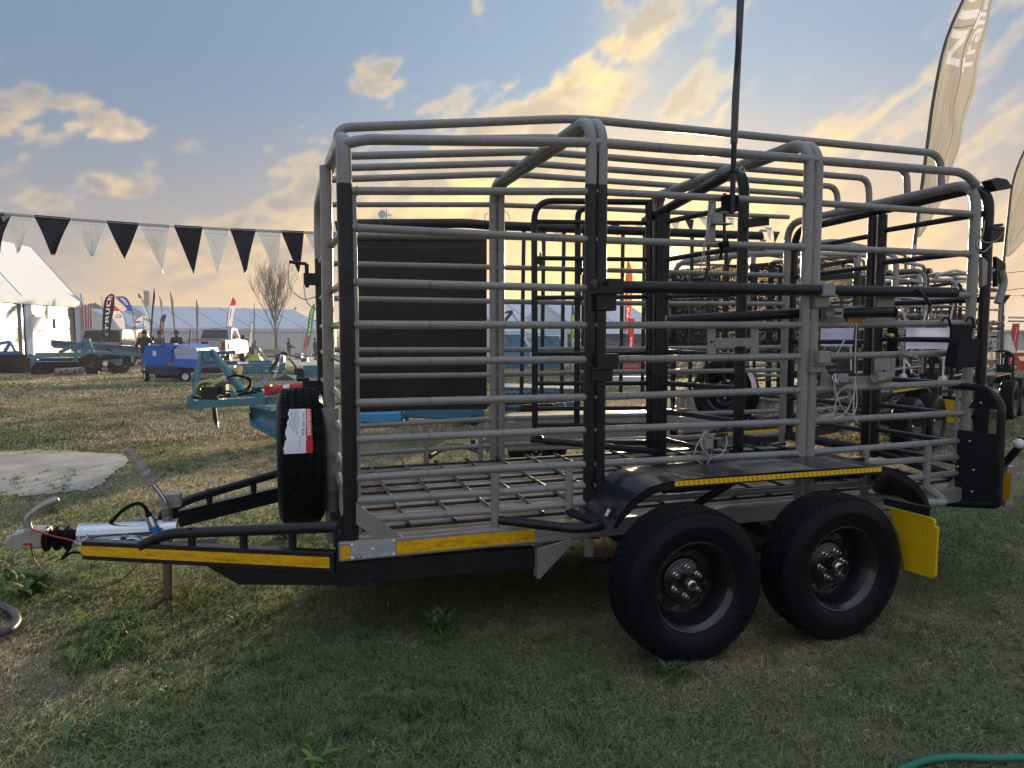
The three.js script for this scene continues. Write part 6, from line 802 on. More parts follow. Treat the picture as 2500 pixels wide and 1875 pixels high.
// ---------------------------------------------------------------- people: one continuous body meshed from joined capsules
function person(label, base, hPx, o) {
  const p = Gp(...base), s = depthOf(p) / FPX, H = hPx * s, k = H / 1.76, t = thing('person', label, 'person', p, YAW + (o.turn || 0));
  const J = o.joints || {}, j = (n, d) => V(...(J[n] || d));
  const hip = j('hip', [0, 0.93, 0]), ch = j('chest', [0, 1.30, 0]), nk = j('neck', [0, 1.49, 0.0]), hd = j('head', [0, 1.64, 0.01]);
  const caps = [[hip, ch, 0.145, 0.165, 1], [ch.clone().add(V(-0.15, 0.07, 0)), ch.clone().add(V(0.15, 0.07, 0)), 0.095, 0.095, 1], [ch, nk, 0.12, 0.06, 1], [nk, hd, 0.055, 0.075, 3], [hd, hd.clone().add(V(0, 0.03, 0.005)), 0.098, 0.09, 3]];
  for (const x of [-1, 1]) { const c = x < 0 ? 'L' : 'R', kn = j('knee' + c, [x * 0.10, 0.50, 0.02]), ft = j('foot' + c, [x * 0.11, 0.08, 0]), el = j('elbow' + c, [x * 0.28, 1.12, -0.03]), ha = j('hand' + c, [x * 0.27, 0.88, 0.06]), sh = ch.clone().add(V(x * 0.19, 0.09, 0)); caps.push([hip.clone().add(V(x * 0.08, -0.02, 0)), kn, 0.095, 0.068, 2], [kn, ft, 0.062, 0.045, 2], [ft, ft.clone().add(V(0, -0.03, 0.13)), 0.048, 0.040, 4], [sh, el, 0.068, 0.052, 1], [el, ha, 0.050, 0.036, 1], [ha, ha.clone().add(V(0, -0.08, 0.02)), 0.036, 0.028, 3]); }
  // distance field on a grid, marched as tetrahedra
  const c = 0.034, mn = V(-0.62, -0.02, -0.5), mx = V(0.62, 1.86, 0.62), nx = Math.ceil((mx.x - mn.x) / c), ny = Math.ceil((mx.y - mn.y) / c), nz = Math.ceil((mx.z - mn.z) / c);
  const ab = V(0, 0, 0), ap = V(0, 0, 0); let tag = 1;
  const field = (x, y, z) => { let d = 9, bd = 9; for (const [a, b, r1, r2, m] of caps) { ab.subVectors(b, a); ap.set(x - a.x, y - a.y, z - a.z); const q = Math.min(1, Math.max(0, ap.dot(ab) / Math.max(1e-6, ab.lengthSq()))), e = ap.addScaledVector(ab, -q).length() - (r1 + (r2 - r1) * q); if (e < bd) { bd = e; tag = m; } const h = Math.max(0, 0.05 - Math.abs(d - e)) / 0.05; d = Math.min(d, e) - h * h * 0.05 * 0.25; } return d; };
  const F = new Float32Array((nx + 1) * (ny + 1) * (nz + 1)), id = (a, b, g) => (g * (ny + 1) + b) * (nx + 1) + a;
  for (let g = 0; g <= nz; g++) for (let b = 0; b <= ny; b++) for (let a = 0; a <= nx; a++) F[id(a, b, g)] = field(mn.x + a * c, mn.y + b * c, mn.z + g * c);
  const pos = [], nor = [], col = [], cmap = { 1: o.top, 2: o.legs, 3: [0.26, 0.15, 0.10], 4: o.shoes || [0.02, 0.02, 0.02] }, T6 = [[0, 5, 1, 6], [0, 1, 2, 6], [0, 2, 3, 6], [0, 3, 7, 6], [0, 7, 4, 6], [0, 4, 5, 6]];
  const CO = [[0, 0, 0], [1, 0, 0], [1, 1, 0], [0, 1, 0], [0, 0, 1], [1, 0, 1], [1, 1, 1], [0, 1, 1]];
  const emit = (A, B, Cc) => { const n = V(0, 0, 0); const vs = [A, B, Cc].map(v => { const e = 0.006, f0 = field(v.x, v.y, v.z); return { v, t: tag, n: V(field(v.x + e, v.y, v.z) - f0, field(v.x, v.y + e, v.z) - f0, field(v.x, v.y, v.z + e) - f0).normalize() }; }); n.subVectors(B, A).cross(ap.subVectors(Cc, A)); const f = n.dot(vs[0].n) < 0 ? [vs[0], vs[2], vs[1]] : vs; for (const q of f) { pos.push(q.v.x * k, q.v.y * k, q.v.z * k); nor.push(q.n.x, q.n.y, q.n.z); col.push(...cmap[q.t]); } };
  for (let g = 0; g < nz; g++) for (let b = 0; b < ny; b++) for (let a = 0; a < nx; a++) { const f = CO.map(q => F[id(a + q[0], b + q[1], g + q[2])]); if (f.every(v => v > 0) || f.every(v => v <= 0)) continue; const P = CO.map(q => V(mn.x + (a + q[0]) * c, mn.y + (b + q[1]) * c, mn.z + (g + q[2]) * c)), ip = (m, n) => P[m].clone().lerp(P[n], f[m] / (f[m] - f[n])); for (const tt of T6) { const ins = tt.filter(q => f[q] <= 0), out = tt.filter(q => f[q] > 0); if (ins.length === 1) emit(ip(ins[0], out[0]), ip(ins[0], out[1]), ip(ins[0], out[2])); else if (ins.length === 3) emit(ip(out[0], ins[0]), ip(out[0], ins[1]), ip(out[0], ins[2])); else if (ins.length === 2) { const w = ip(ins[0], out[0]), x = ip(ins[0], out[1]), y = ip(ins[1], out[0]), z = ip(ins[1], out[1]); emit(w, x, y); emit(x, z, y); } } }
  const gm = new THREE.BufferGeometry(); gm.setAttribute('position', new THREE.Float32BufferAttribute(pos, 3)); gm.setAttribute('normal', new THREE.Float32BufferAttribute(nor, 3)); gm.setAttribute('color', new THREE.Float32BufferAttribute(col, 3));
  const m = shade(new THREE.Mesh(gm, M.cloth || (M.cloth = std(C(1, 1, 1), 0.8, 0, { vertexColors: true })))); m.name = 'body'; t.add(m);
  part(t, 'hair', [xf(new THREE.SphereGeometry(0.108 * k, 16, 10, 0, 7, 0, 1.75), hd.x * k, (hd.y + 0.035) * k, (hd.z - 0.012) * k, -0.35, 0, 0)], std(C(...(o.hair || [0.02, 0.017, 0.015])), 0.9));
  part(t, 'ear', [-1, 1].map(x => xf(new THREE.SphereGeometry(0.026 * k, 8, 6), (hd.x + x * 0.097) * k, (hd.y + 0.0) * k, hd.z * k)), M.skin);
  part(t, 'nose', xf(new THREE.ConeGeometry(0.018 * k, 0.045 * k, 6), hd.x * k, (hd.y - 0.005) * k, (hd.z + 0.10) * k, 0.4), M.skin);
  if (o.extra) o.extra(t, k, hd);
  return t;
}
const back = Math.PI;
person('person in a black jacket and jeans seen from behind beside the blue machine', [356, 913], 107, { turn: back + 0.2, top: [0.012, 0.013, 0.016], legs: [0.10, 0.13, 0.20], joints: { elbowL: [-0.30, 1.13, 0.06], handL: [-0.18, 1.08, 0.22], elbowR: [0.30, 1.12, -0.02] } });
person('person in a brown jacket seen from behind, waist hidden by the blue machine', [393, 905], 97, { turn: back - 0.25, top: [0.13, 0.10, 0.085], legs: [0.05, 0.05, 0.06], joints: { elbowR: [0.33, 1.16, 0.05], handR: [0.22, 1.30, 0.25] } });
person('person in a dark pullover seen from behind at the right end of the blue machine', [434, 905], 98, { turn: back, top: [0.012, 0.013, 0.015], legs: [0.04, 0.04, 0.05] });
person('person in grey overalls stooping beside the red machine under the gazebo', [618, 880], 52, { turn: 1.2, top: [0.10, 0.10, 0.10], legs: [0.05, 0.05, 0.055], joints: { hip: [0, 0.93, -0.05], chest: [0, 1.24, 0.14], neck: [0, 1.40, 0.24], head: [0, 1.52, 0.32], handL: [-0.15, 0.9, 0.4], handR: [0.15, 0.9, 0.4], elbowL: [-0.24, 1.06, 0.22], elbowR: [0.24, 1.06, 0.22] }, extra: (t, k, h) => part(t, 'head_band', xf(new THREE.TorusGeometry(0.12 * k, 0.022 * k, 6, 16), h.x * k, (h.y + 0.03) * k, (h.z + 0.03) * k, 0, 1.57), M.white) });
person('person in dark clothes standing at the green exhibition tent', [706, 880], 54, { turn: 1.3, top: [0.03, 0.032, 0.035], legs: [0.12, 0.12, 0.13], joints: { handR: [0.18, 1.02, 0.42], elbowR: [0.26, 1.1, 0.12], handL: [-0.1, 1.02, 0.42], elbowL: [-0.25, 1.1, 0.12] } });
person('person in dark clothes half hidden behind the front corner of the nearest trailer', [770, 880], 54, { turn: 2.2, top: [0.03, 0.03, 0.035], legs: [0.05, 0.05, 0.06] });

// ---------------------------------------------------------------- farm implements
const notched = (R, n, th, dish) => { const s = new THREE.Shape(); for (let i = 0; i <= n * 8; i++) { const a = i / (n * 8) * 6.2832, q = (i % 8), r = R * (q < 2 ? 0.90 : 1); i ? s.lineTo(r * Math.cos(a), r * Math.sin(a)) : s.moveTo(r, 0); } const g = new THREE.ExtrudeGeometry(s, { depth: th, bevelEnabled: false }); const p = g.attributes.position; for (let i = 0; i < p.count; i++) { const q = Math.hypot(p.getX(i), p.getY(i)) / R; p.setZ(i, p.getZ(i) + dish * q * q); } g.computeVertexNormals(); return norm(g); };
{
  const s = spot(25, 912, 'disc_harrow', 'blue disc harrow with black notched discs cut off by the left edge', 'harrow'), q = s.q, b = (x1, y1, x2, y2, w, z1 = 0, z2 = 0) => beam(q(x1, y1, z1), q(x2, y2, z2), w, w * 1.1);
  part(s.t, 'frame', [b(-60, 863, 53, 861, 0.12), b(-60, 870, 53, 869, 0.10, -0.6, -0.6), b(5, 862, 5, 880, 0.08)], M.blue2); part(s.t, 'mast', [b(-60, 850, 30, 834, 0.10), b(30, 834, 12, 862, 0.09), b(30, 836, 42, 862, 0.07)], M.blue2); part(s.t, 'side_plate', slab([q(48, 861), q(54, 861), q(54, 878), q(48, 878)], V(0, 0, -1), 0.05), M.blue2);
  const dg = notched(0.40, 10, 0.01, 0.06); for (let i = 0; i < 9; i++) { const m = part(s.t, 'disc', dg, M.black); m.position.copy(q(54 - i * 9, 912)).add(V(0, 0.39, -i * 0.02)); m.rotation.y = 1.1; } part(s.t, 'axle', rod(q(-40, 912).add(V(0, 0.39, 0)), q(56, 912).add(V(0, 0.39, 0)), 0.03), M.black);
}
{
  const s = spot(170, 914, 'disc_harrow', 'teal disc harrow with a row of notched discs and a three point mast', 'harrow'), q = s.q, b = (x1, y1, x2, y2, w, h, z1 = 0, z2 = 0, r = 0.01) => beam(q(x1, y1, z1), q(x2, y2, z2), w, h, V(0, 1, 0), r);
  part(s.t, 'frame', [b(90, 865, 266, 863, 0.10, 0.11), b(90, 869, 232, 866, 0.08, 0.10, 0.5, 0.5), b(113, 873, 190, 873, 0.07, 0.06, 0.7, 0.7), b(113, 881, 225, 880, 0.06, 0.04, 0.9, 0.9), b(258, 880, 298, 879, 0.06, 0.05), b(100, 866, 84, 872, 0.06, 0.06)], M.teal);
  part(s.t, 'mast', [b(212, 832, 148, 860, 0.09, 0.11), b(218, 832, 206, 866, 0.09, 0.11), b(221, 832, 232, 866, 0.08, 0.10), b(205, 832, 224, 831, 0.12, 0.14), b(253, 830, 230, 852, 0.05, 0.05)], M.teal);
  part(s.t, 'stand', [b(105, 868, 102, 905, 0.13, 0.13, 0.5, 0.5), b(97, 906, 112, 906, 0.15, 0.05, 0.5, 0.5), slab([q(80, 870), q(90, 869), q(90, 888), q(84, 896)], V(0, 0, -1), 0.04)], M.teal);
  part(s.t, 'side_plate', [slab([q(198, 868, 0.3), q(203, 872, 0.3), q(203, 886, 0.3), q(190, 880, 0.3)], V(0, 0, -1), 0.04), slab([q(245, 862, 0.3), q(262, 864, 0.3), q(256, 878, 0.3), q(248, 876, 0.3)], V(0, 0, -1), 0.04), slab([q(262, 880), q(298, 880), q(295, 892), q(286, 892)], V(0, 0, -1), 0.04)], M.teal);
  const dg = notched(0.30, 9, 0.012, 0.05); for (let i = 0; i < 15; i++) { const m = part(s.t, 'disc', dg, M.black); m.position.copy(q(94 + i * 7.2, 893, -0.2)); m.rotation.y = 1.25; } for (let i = 0; i < 5; i++) { const m = part(s.t, 'disc', dg, M.black); m.position.copy(q(265 + i * 6, 895, -0.3)); m.rotation.y = 1.25; }
  const big = notched(26 * s.s, 14, 0.014, 0.06); { const m = part(s.t, 'disc', big, M.black, 'large notched disc facing the camera'); m.position.copy(q(240, 888, 0.35)); m.rotation.y = 0.15; } part(s.t, 'disc_bolt', [[240, 890], [244, 886], [243, 893], [235, 889], [237, 895]].map(e => xf(new THREE.SphereGeometry(0.022, 6, 5), ...q(e[0], e[1], 0.42).toArray())), M.zinc);
  { const m = part(s.t, 'disc', notched(20 * s.s, 12, 0.014, 0.06), M.black, 'near notched disc seen edge on'); m.position.copy(q(128, 899, 0.6)); m.rotation.y = 1.2; const n = part(s.t, 'disc', notched(16 * s.s, 12, 0.014, 0.06), M.black); n.position.copy(q(116, 903, 0.6)); n.rotation.y = 0.9; }
  part(s.t, 'gang_axle', [rod(q(92, 893, -0.2), q(200, 893, -0.2), 0.03), rod(q(255, 896, -0.3), q(298, 896, -0.3), 0.03), b(205, 905, 300, 909, 0.06, 0.05, -0.1, -0.1)], M.black);
}
{
  const s = spot(170, 917, 'log', 'grey weathered log lying in front of the teal disc harrow', 'log'), bark = noiseTex(128, (u, v) => { const a = tile((x, y) => fbm(x, y, 4), 6)(u, v); return a > 0.58 ? [0.25, 0.24, 0.23] : [0.60 + 0.1 * a, 0.58, 0.55]; }, [2, 1], true); part(s.t, 'log_stem', rod(s.q(138, 908), s.q(202, 904), 8.5 * s.s, 16), std(C(0.8, 0.8, 0.8), 0.9, 0, { map: bark, bumpMap: bark, bumpScale: 0.02 })); part(s.t, 'cut_end', rod(s.q(201.5, 904), s.q(203.5, 904), 8.3 * s.s, 16), M.wood);
}
{
  const s = spot(240, 905, 'grader_blade', 'long teal box beam implement lying behind the disc harrow', 'implement'), q = s.q; part(s.t, 'beam', [beam(q(134, 838, 0.1), q(352, 858, -0.3), 0.25, 14 * s.s, V(0, 1, 0), 0.02)], M.tealDark); part(s.t, 'flange', [beam(q(134, 830.5, 0.15), q(352, 849, -0.25), 0.3, 0.05), beam(q(140, 846, 0.22), q(215, 853, 0.1), 0.1, 0.1)], M.teal); part(s.t, 'lower_box', beam(q(286, 861, 0.2), q(352, 866, 0.1), 0.3, 10 * s.s, V(0, 1, 0), 0.02), M.teal); part(s.t, 'end_cap', [rod(q(127, 836), q(136, 838), 0.03), rod(q(129, 842), q(137, 843), 0.03)], M.black); part(s.t, 'post', [beam(q(258, 830), q(258, 903), 0.1, 0.1), beam(q(262, 848), q(276, 860), 0.05, 0.05)], M.black); part(s.t, 'base_foot', bx(0.9, 0.05, 0.6, ...q(260, 904).toArray()), M.black);
}
{
  // blue mower collector on two small wheels
  const s = spot(412, 932, 'mowing_machine', 'bright blue wedge sided machine on two small white rimmed wheels', 'machine'), q = s.q, dz = -2.2;
  part(s.t, 'rear_panel', slab([q(362, 843, 0), q(432, 844, 0), q(420, 858, 0.25), q(416, 894, 0.25), q(352, 894, 0.25), q(353, 862, 0.25)], V(0, 0.1, -1), 0.06, 0.01), M.blue);
  part(s.t, 'body', [slab([q(370, 843, -0.1), q(444, 843, -0.1), q(478, 852, -0.1), q(486, 878, -0.1), q(480, 898, -0.1), q(352, 896, -0.1), q(352, 862, -0.1)], V(0, 0, -1), 1.6, 0.02)], M.blue);
  part(s.t, 'side_panel', [slab([q(442, 843, 0.02), q(478, 850, -0.1), q(486, 877, -0.1), q(436, 875, 0.1), q(432, 855, 0.1)], V(0.3, 0, 1), 0.05, 0.01)], phy(C(0.42, 0.50, 0.66), 0.35, { clearcoat: 0.5 }), 'pale blue side panel');
  part(s.t, 'side_skirt', slab([q(436, 875.5, 0.12), q(486, 877.5, -0.08), q(480, 899, -0.08), q(430, 894, 0.12)], V(0.3, 0, 1), 0.05, 0.01), M.blue);
  part(s.t, 'under_pan', slab([q(356, 895, 0.1), q(430, 895, 0.1), q(446, 905, 0), q(440, 914, 0), q(374, 914, 0), q(362, 905, 0)], V(0, 0, -1), 1.2), std(C(0.015, 0.03, 0.06), 0.5));
  part(s.t, 'roller', rod(q(378, 916, -0.1), q(444, 917, -0.1), 0.10), M.black); part(s.t, 'rear_lamp', [xf(new THREE.CylinderGeometry(0.065, 0.065, 0.04, 16), ...q(354.5, 886, 0.32).toArray(), Math.PI / 2), xf(new THREE.CylinderGeometry(0.065, 0.065, 0.04, 16), ...q(428.5, 887, 0.30).toArray(), Math.PI / 2)], M.amber);
  part(s.t, 'top_hatch', [slab([q(395, 843, 0.03), q(407, 843, 0.03), q(403, 848, 0.04), q(399, 848, 0.04)], V(0, 0, -1), 0.2), bx(0.5, 0.04, 0.3, ...q(400, 840, -0.4).toArray())], M.black); part(s.t, 'data_plate', bx(0.11, 0.16, 0.01, ...q(393, 862, 0.34).toArray()), M.white); part(s.t, 'hatch_lever', [rod(q(424, 840, -0.4), q(442, 836, -0.4), 0.02), rod(q(452, 805, -0.5), q(455, 846, -0.3), 0.02)], M.black);
  const wh = (x, y, ry) => { const w = new THREE.Group(); w.name = 'wheel'; w.position.copy(q(x, y, 0.15)); w.rotation.y = ry; s.t.add(w); const R = 14.5 * s.s; part(w, 'tyre', xf(lathe([[0.55, -0.30], [0.85, -0.34], [1, -0.26], [1, 0.26], [0.85, 0.34], [0.55, 0.30]].map(e => [e[0] * R, e[1] * R]), 28), 0, 0, 0, Math.PI / 2), M.rubber); part(w, 'rim', xf(lathe([[0.0, 0.14], [0.2, 0.18], [0.42, 0.10], [0.5, 0.24], [0.58, 0.30], [0.56, -0.28], [0, -0.2]].map(e => [e[0] * R, e[1] * R]), 24), 0, 0, 0, Math.PI / 2), M.white); }; wh(364, 917, -0.9); wh(457, 918, 0.75);
  part(s.t, 'tow_frame', [beam(q(478, 885, -0.3), q(540, 890, -1.2), 0.2, 0.12), beam(q(480, 866, -0.8), q(540, 862, -1.2), 0.1, 0.1)], M.tealDark);
}
{
  const s = spot(520, 912, 'pto_implement', 'teal tractor implement between the blue machine and the white pickup', 'implement'), q = s.q, b = (x1, y1, x2, y2, w, h, z = 0) => beam(q(x1, y1, z), q(x2, y2, z), w, h, V(0, 1, 0), 0.01); part(s.t, 'mast', [b(520, 858, 535, 895, 0.09, 0.1), b(527, 858, 522, 895, 0.09, 0.1), b(500, 878, 526, 862, 0.08, 0.08), b(500, 870, 530, 860, 0.06, 0.06)], M.blue2); part(s.t, 'frame', [b(485, 893, 550, 896, 0.2, 0.25)], M.tealDark); part(s.t, 'gearbox', [xf(new THREE.CylinderGeometry(0.16, 0.16, 0.3, 18), ...q(540, 884, 0.2).toArray(), 0, 0, 1.57)], M.olive); part(s.t, 'tine_gang', [b(490, 906, 548, 906, 0.5, 0.28)], M.black); part(s.t, 'leg', [b(538, 894, 538, 912, 0.06, 0.06, 0.3)], M.black);
}
{
  // box blade with lime green disc cover standing behind it
  const s = spot(632, 913, 'land_leveller', 'teal box blade with a row of bolts along its cutting edge', 'implement'), q = s.q; part(s.t, 'blade', slab([q(577, 888), q(687, 888), q(686, 904), q(577, 904)], V(0, 0, -1), 0.5, 0.01), M.teal); part(s.t, 'cutting_edge', slab([q(577, 904.4, 0.03), q(686, 904.4, 0.03), q(686, 912, 0.03), q(577, 912, 0.03)], V(0, 0, -1), 0.05), M.tealDark); part(s.t, 'edge_bolt', Array.from({ length: 12 }, (_, i) => xf(new THREE.SphereGeometry(0.03, 8, 6), ...q(581 + i * 9.2, 907, 0.06).toArray())), M.zinc); part(s.t, 'top_beam', beam(q(603, 884, -0.3), q(656, 884, -0.3), 0.2, 0.12), M.teal); part(s.t, 'mast', [beam(q(627, 884, -0.3), q(624, 858, -0.3), 0.06, 0.06), beam(q(631, 858, -0.3), q(650, 884, -0.3), 0.06, 0.06), beam(q(626, 852, -0.3), q(630, 862, -0.3), 0.1, 0.1)], M.castIron); part(s.t, 'decal', [bx(0.22, 0.03, 0.01, ...q(610, 894, 0.02).toArray()), bx(0.2, 0.03, 0.01, ...q(652, 894, 0.02).toArray())], std(C(0.5, 0.45, 0.12), 0.5));
  const z = spot(628, 890, 'spreader_cover', 'lime green rounded cover with white mark behind the box blade', 'cover'); part(z.t, 'cover', slab(Array.from({ length: 15 }, (_, i) => { const a = Math.PI * (1 - i / 14); return z.q(628 + 16 * Math.cos(a), 884 - 18 * Math.sin(a), 0.1); }), V(0, 0, 1), 0.3, 0.02), M.yellowGreen); part(z.t, 'mark', [0, 1, 2, 3].map(i => bx(0.07, 0.12 + 0.05 * (i % 2), 0.01, ...z.q(623 + i * 4, 880, -0.25).toArray()).translate(0, 0, 0.68)), M.white); part(z.t, 'stand', [beam(z.q(618, 884), z.q(616, 890), 0.08, 0.08), beam(z.q(638, 884), z.q(640, 890), 0.08, 0.08)], M.black);
}
{
  // teal mower in the middle distance with chain mast, gearbox and PTO guard
  const s = spot(716, 958, 'rotary_mower', 'teal mower deck with a black chain mast and gearbox beside the spare wheel', 'implement'), q = s.q, b = (x1, y1, x2, y2, w, h, z1 = 0, z2 = 0) => beam(q(x1, y1, z1), q(x2, y2, z2), w, h, V(0, 1, 0), 0.005);
  part(s.t, 'deck', [slab([q(630, 941, 0.4), q(652, 924, -0.6), q(800, 926, -0.6), q(800, 945, 0.4)], V(0, -0.3, 0.4), 0.03), slab([q(630, 941, 0.42), q(800, 943, 0.42), q(800, 962, 0.42), q(630, 962, 0.42)], V(0, 0, -1), 0.03), slab([q(668, 926, -0.1), q(696, 915, -0.1), q(716, 926, -0.1), q(716, 930, 0), q(668, 930, 0)], V(0, 0, -1), 0.5)], M.tealDark);
  part(s.t, 'deck_top', slab([q(634, 938, 0.43), q(655, 925, 0.1), q(668, 926, 0.1), q(648, 940, 0.43)], V(0, 1, 0.5), 0.01), M.teal);
  part(s.t, 'mast', [b(661, 923, 661, 904, 0.06, 0.06), b(661, 905, 692, 860, 0.055, 0.055), b(692, 860, 704, 866, 0.08, 0.08), b(702, 864, 725, 897, 0.045, 0.045)], M.black);
  part(s.t, 'lift_chain', Array.from({ length: 18 }, (_, i) => xf(new THREE.TorusGeometry(0.026, 0.007, 5, 10), ...q(691 - i * 1.05, 866 + i * 3.2, 0.05).toArray(), 0, i % 2 ? 1.57 : 0, 0.3)), M.chrome);
  part(s.t, 'pto_guard', [xf(new THREE.CylinderGeometry(0.085, 0.085, 0.16, 20), ...q(712, 905, 0.1).toArray(), 0, 0.4, 1.4), xf(new THREE.CylinderGeometry(0.10, 0.10, 0.03, 20), ...q(720, 905, 0.1).toArray(), 0, 0.4, 1.4)], M.olive);
  part(s.t, 'gearbox', [rbx(0.22, 0.16, 0.2, 0.03, ...q(732, 906, 0.05).toArray()), cyl(0.07, 0.11, 0.16, ...q(734, 920, 0).toArray())], M.black); part(s.t, 'hitch_pin', [b(645, 907, 652, 907, 0.05, 0.05), b(648, 906, 648, 922, 0.04, 0.04), b(662, 906, 670, 906, 0.06, 0.03)], M.teal);
  part(s.t, 'side_box', slab([q(742, 892), q(790, 892), q(790, 922), q(742, 920)], V(0, 0, -1), 0.4), M.teal); part(s.t, 'brace_chain', Array.from({ length: 14 }, (_, i) => xf(new THREE.TorusGeometry(0.02, 0.005, 5, 8), ...q(706 + i * 3.4, 869 + i * 2.7, 0.1).toArray(), 0, i % 2 ? 1.57 : 0, 0.6)), M.chrome);
}
{
  // the near teal towed blade with its A frame, hoses, cylinder and PTO shaft
  const s = spot(500, 1045, 'towed_scraper', 'teal towed scraper with A frame, coiled hoses and red cylinder behind the spare wheel', 'implement', undefined, 0, Gp(467, 1075)), q = (x, y, z = 0) => V((x - 467) * s.s, (1075 - y) * s.s, z), b = (x1, y1, x2, y2, w, h, z1 = 0, z2 = 0, up) => beam(q(x1, y1, z1), q(x2, y2, z2), w, h, up || V(0, 1, 0), 0.006), P = (n, g, m, l) => part(s.t, n, g, m, l);
  P('drawbar_beam', [b(467, 987, 690, 976, 0.10, 19 * s.s, 0, -0.1)], M.teal); P('drawbar_beam', b(432, 972, 468, 987, 0.06, 19 * s.s, -0.55, 0), M.teal); P('drawbar_beam', b(570, 970, 700, 964, 0.10, 12 * s.s, -0.5, -0.5), M.teal);
  P('front_post', [slab([q(428, 932, -0.5), q(435, 932, -0.5), q(437, 983, -0.5), q(430, 982, -0.5)], V(0, 0, -1), 0.06, 0.004), b(430, 934, 470, 876, 0.045, 0.05, -0.5, -0.35)], M.teal); P('front_post', b(466, 967, 473, 856, 0.042, 0.045, -0.15, -0.3), M.teal);
  P('corner_plate', slab([q(466, 985, 0.06), q(466, 964, 0.06), q(471, 964, 0.06), q(488, 982, 0.06)], V(0, 0, -1), 0.02), M.teal);
  P('top_link', [b(464, 860, 494, 860, 0.04, 0.045, -0.3, -0.3), b(466, 875, 494, 874, 0.035, 0.04, -0.3, -0.3), b(490, 856, 492, 876, 0.05, 0.05, -0.3, -0.3)], M.teal);
  P('a_frame_brace', [b(492, 857, 583, 962, 0.06, 0.075, -0.35, -0.2), b(500, 870, 583, 964, 0.03, 0.05, -0.45, -0.3)], M.teal);
  P('lug', [slab([q(566, 970, 0), q(569, 954, 0), q(575, 953, 0), q(585, 970, 0)], V(0, 0, -1), 0.03), slab([q(627, 972, 0.06), q(637, 957, 0.06), q(655, 960, 0.06), q(655, 985, 0.06), q(632, 985, 0.06)], V(0, 0, -1), 0.03)], M.teal);
  P('hitch_pin', [rod(q(426, 947, -0.5), q(460, 947, -0.4), 0.014), b(446, 940, 453, 962, 0.05, 0.05, -0.4, -0.4), cyl(0.022, 0.022, 0.025, ...q(457, 947, -0.4).toArray(), 0, 0, 1.57)], M.teal);
  P('pto_shaft', [rod(q(506, 940, -0.25), q(536, 925, -0.35), 0.052, 18), rod(q(490, 946, -0.2), q(506, 939, -0.25), 0.085, 20)], M.olive); P('pto_shaft_band', rod(q(524, 931.5, -0.31), q(532, 927.5, -0.335), 0.054, 18), M.white);
  P('pto_guard', [rod(q(536, 912, -0.4), q(552, 908, -0.4), 0.068, 22), rod(q(550, 909, -0.4), q(560, 912, -0.4), 0.085, 22)], M.olive); P('pto_guard', [xf(new THREE.TorusGeometry(0.085, 0.03, 10, 24), ...q(492, 950, -0.15).toArray(), 0.2, 0.5, 0), cyl(0.075, 0.095, 0.12, ...q(497, 952, -0.2).toArray(), 0, 0.3, 1.5)], M.olive);
  P('hydraulic_block', [rbx(37 * s.s, 29 * s.s, 0.22, 0.006, ...q(514, 958, -0.1).toArray()), rbx(0.24, 0.02, 0.25, 0.003, ...q(514, 972, -0.1).toArray())], M.black); P('block_bracket', rbx(0.05, 0.14, 0.1, 0.004, ...q(538, 948, -0.2).toArray()), std(C(0.08, 0.09, 0.10), 0.4));
  const hose = pts => curve(pts.map(p => q(p[0], p[1], p[2] ?? -0.1)), 0.0105, 60, 8);
  P('hydraulic_hose', hose([[545, 955], [585, 956], [603, 945], [610, 928], [604, 922], [590, 920], [570, 917], [553, 922], [547, 935, -0.3], [540, 940, -0.3]]), M.rubber); P('hydraulic_hose', hose([[535, 962], [580, 965], [600, 955], [609, 940], [607, 930], [590, 918], [566, 915], [552, 920, -0.3]]), M.rubber); P('hydraulic_hose', hose([[600, 960], [620, 953], [640, 949], [652, 951]]), M.rubber); P('hydraulic_hose', hose([[490, 968], [530, 969], [570, 967], [610, 960], [640, 954]]), M.rubber); P('hydraulic_hose', hose([[478, 960, -0.3], [450, 958, -0.4], [438, 961, -0.45], [442, 967, -0.4], [460, 971, -0.2], [480, 970]]), M.rubber); P('hydraulic_hose', hose([[478, 965, -0.3], [455, 963, -0.4], [444, 965, -0.4], [465, 973, -0.1], [495, 974]]), M.rubber);
  P('hydraulic_cylinder', [rod(q(655, 953, 0), q(752, 943, -0.1), 0.052, 18), rod(q(655, 945, 0), q(754, 941, -0.1), 0.014), rbx(0.07, 0.12, 0.1, 0.01, ...q(660, 950, 0).toArray()), rbx(0.06, 0.12, 0.1, 0.01, ...q(752, 943, -0.1).toArray())], M.red); P('cylinder_rod', rod(q(752, 944, -0.1), q(800, 944, -0.1), 0.03), M.chrome); P('hose_fitting', [rod(q(644, 950, 0), q(657, 953, 0), 0.014), rod(q(648, 955, 0), q(662, 955, 0), 0.018)], M.zinc); P('cylinder_label', rod(q(698, 949, 0.004), q(712, 947.5, -0.01), 0.0535, 18), M.white);
  P('stand_leg', [b(526, 990, 530, 1030, 0.045, 0.045), b(530, 1030, 532, 1036, 0.04, 0.04)], M.black); P('stand_tip', b(531, 1034, 533, 1044, 0.03, 0.03), M.olive);
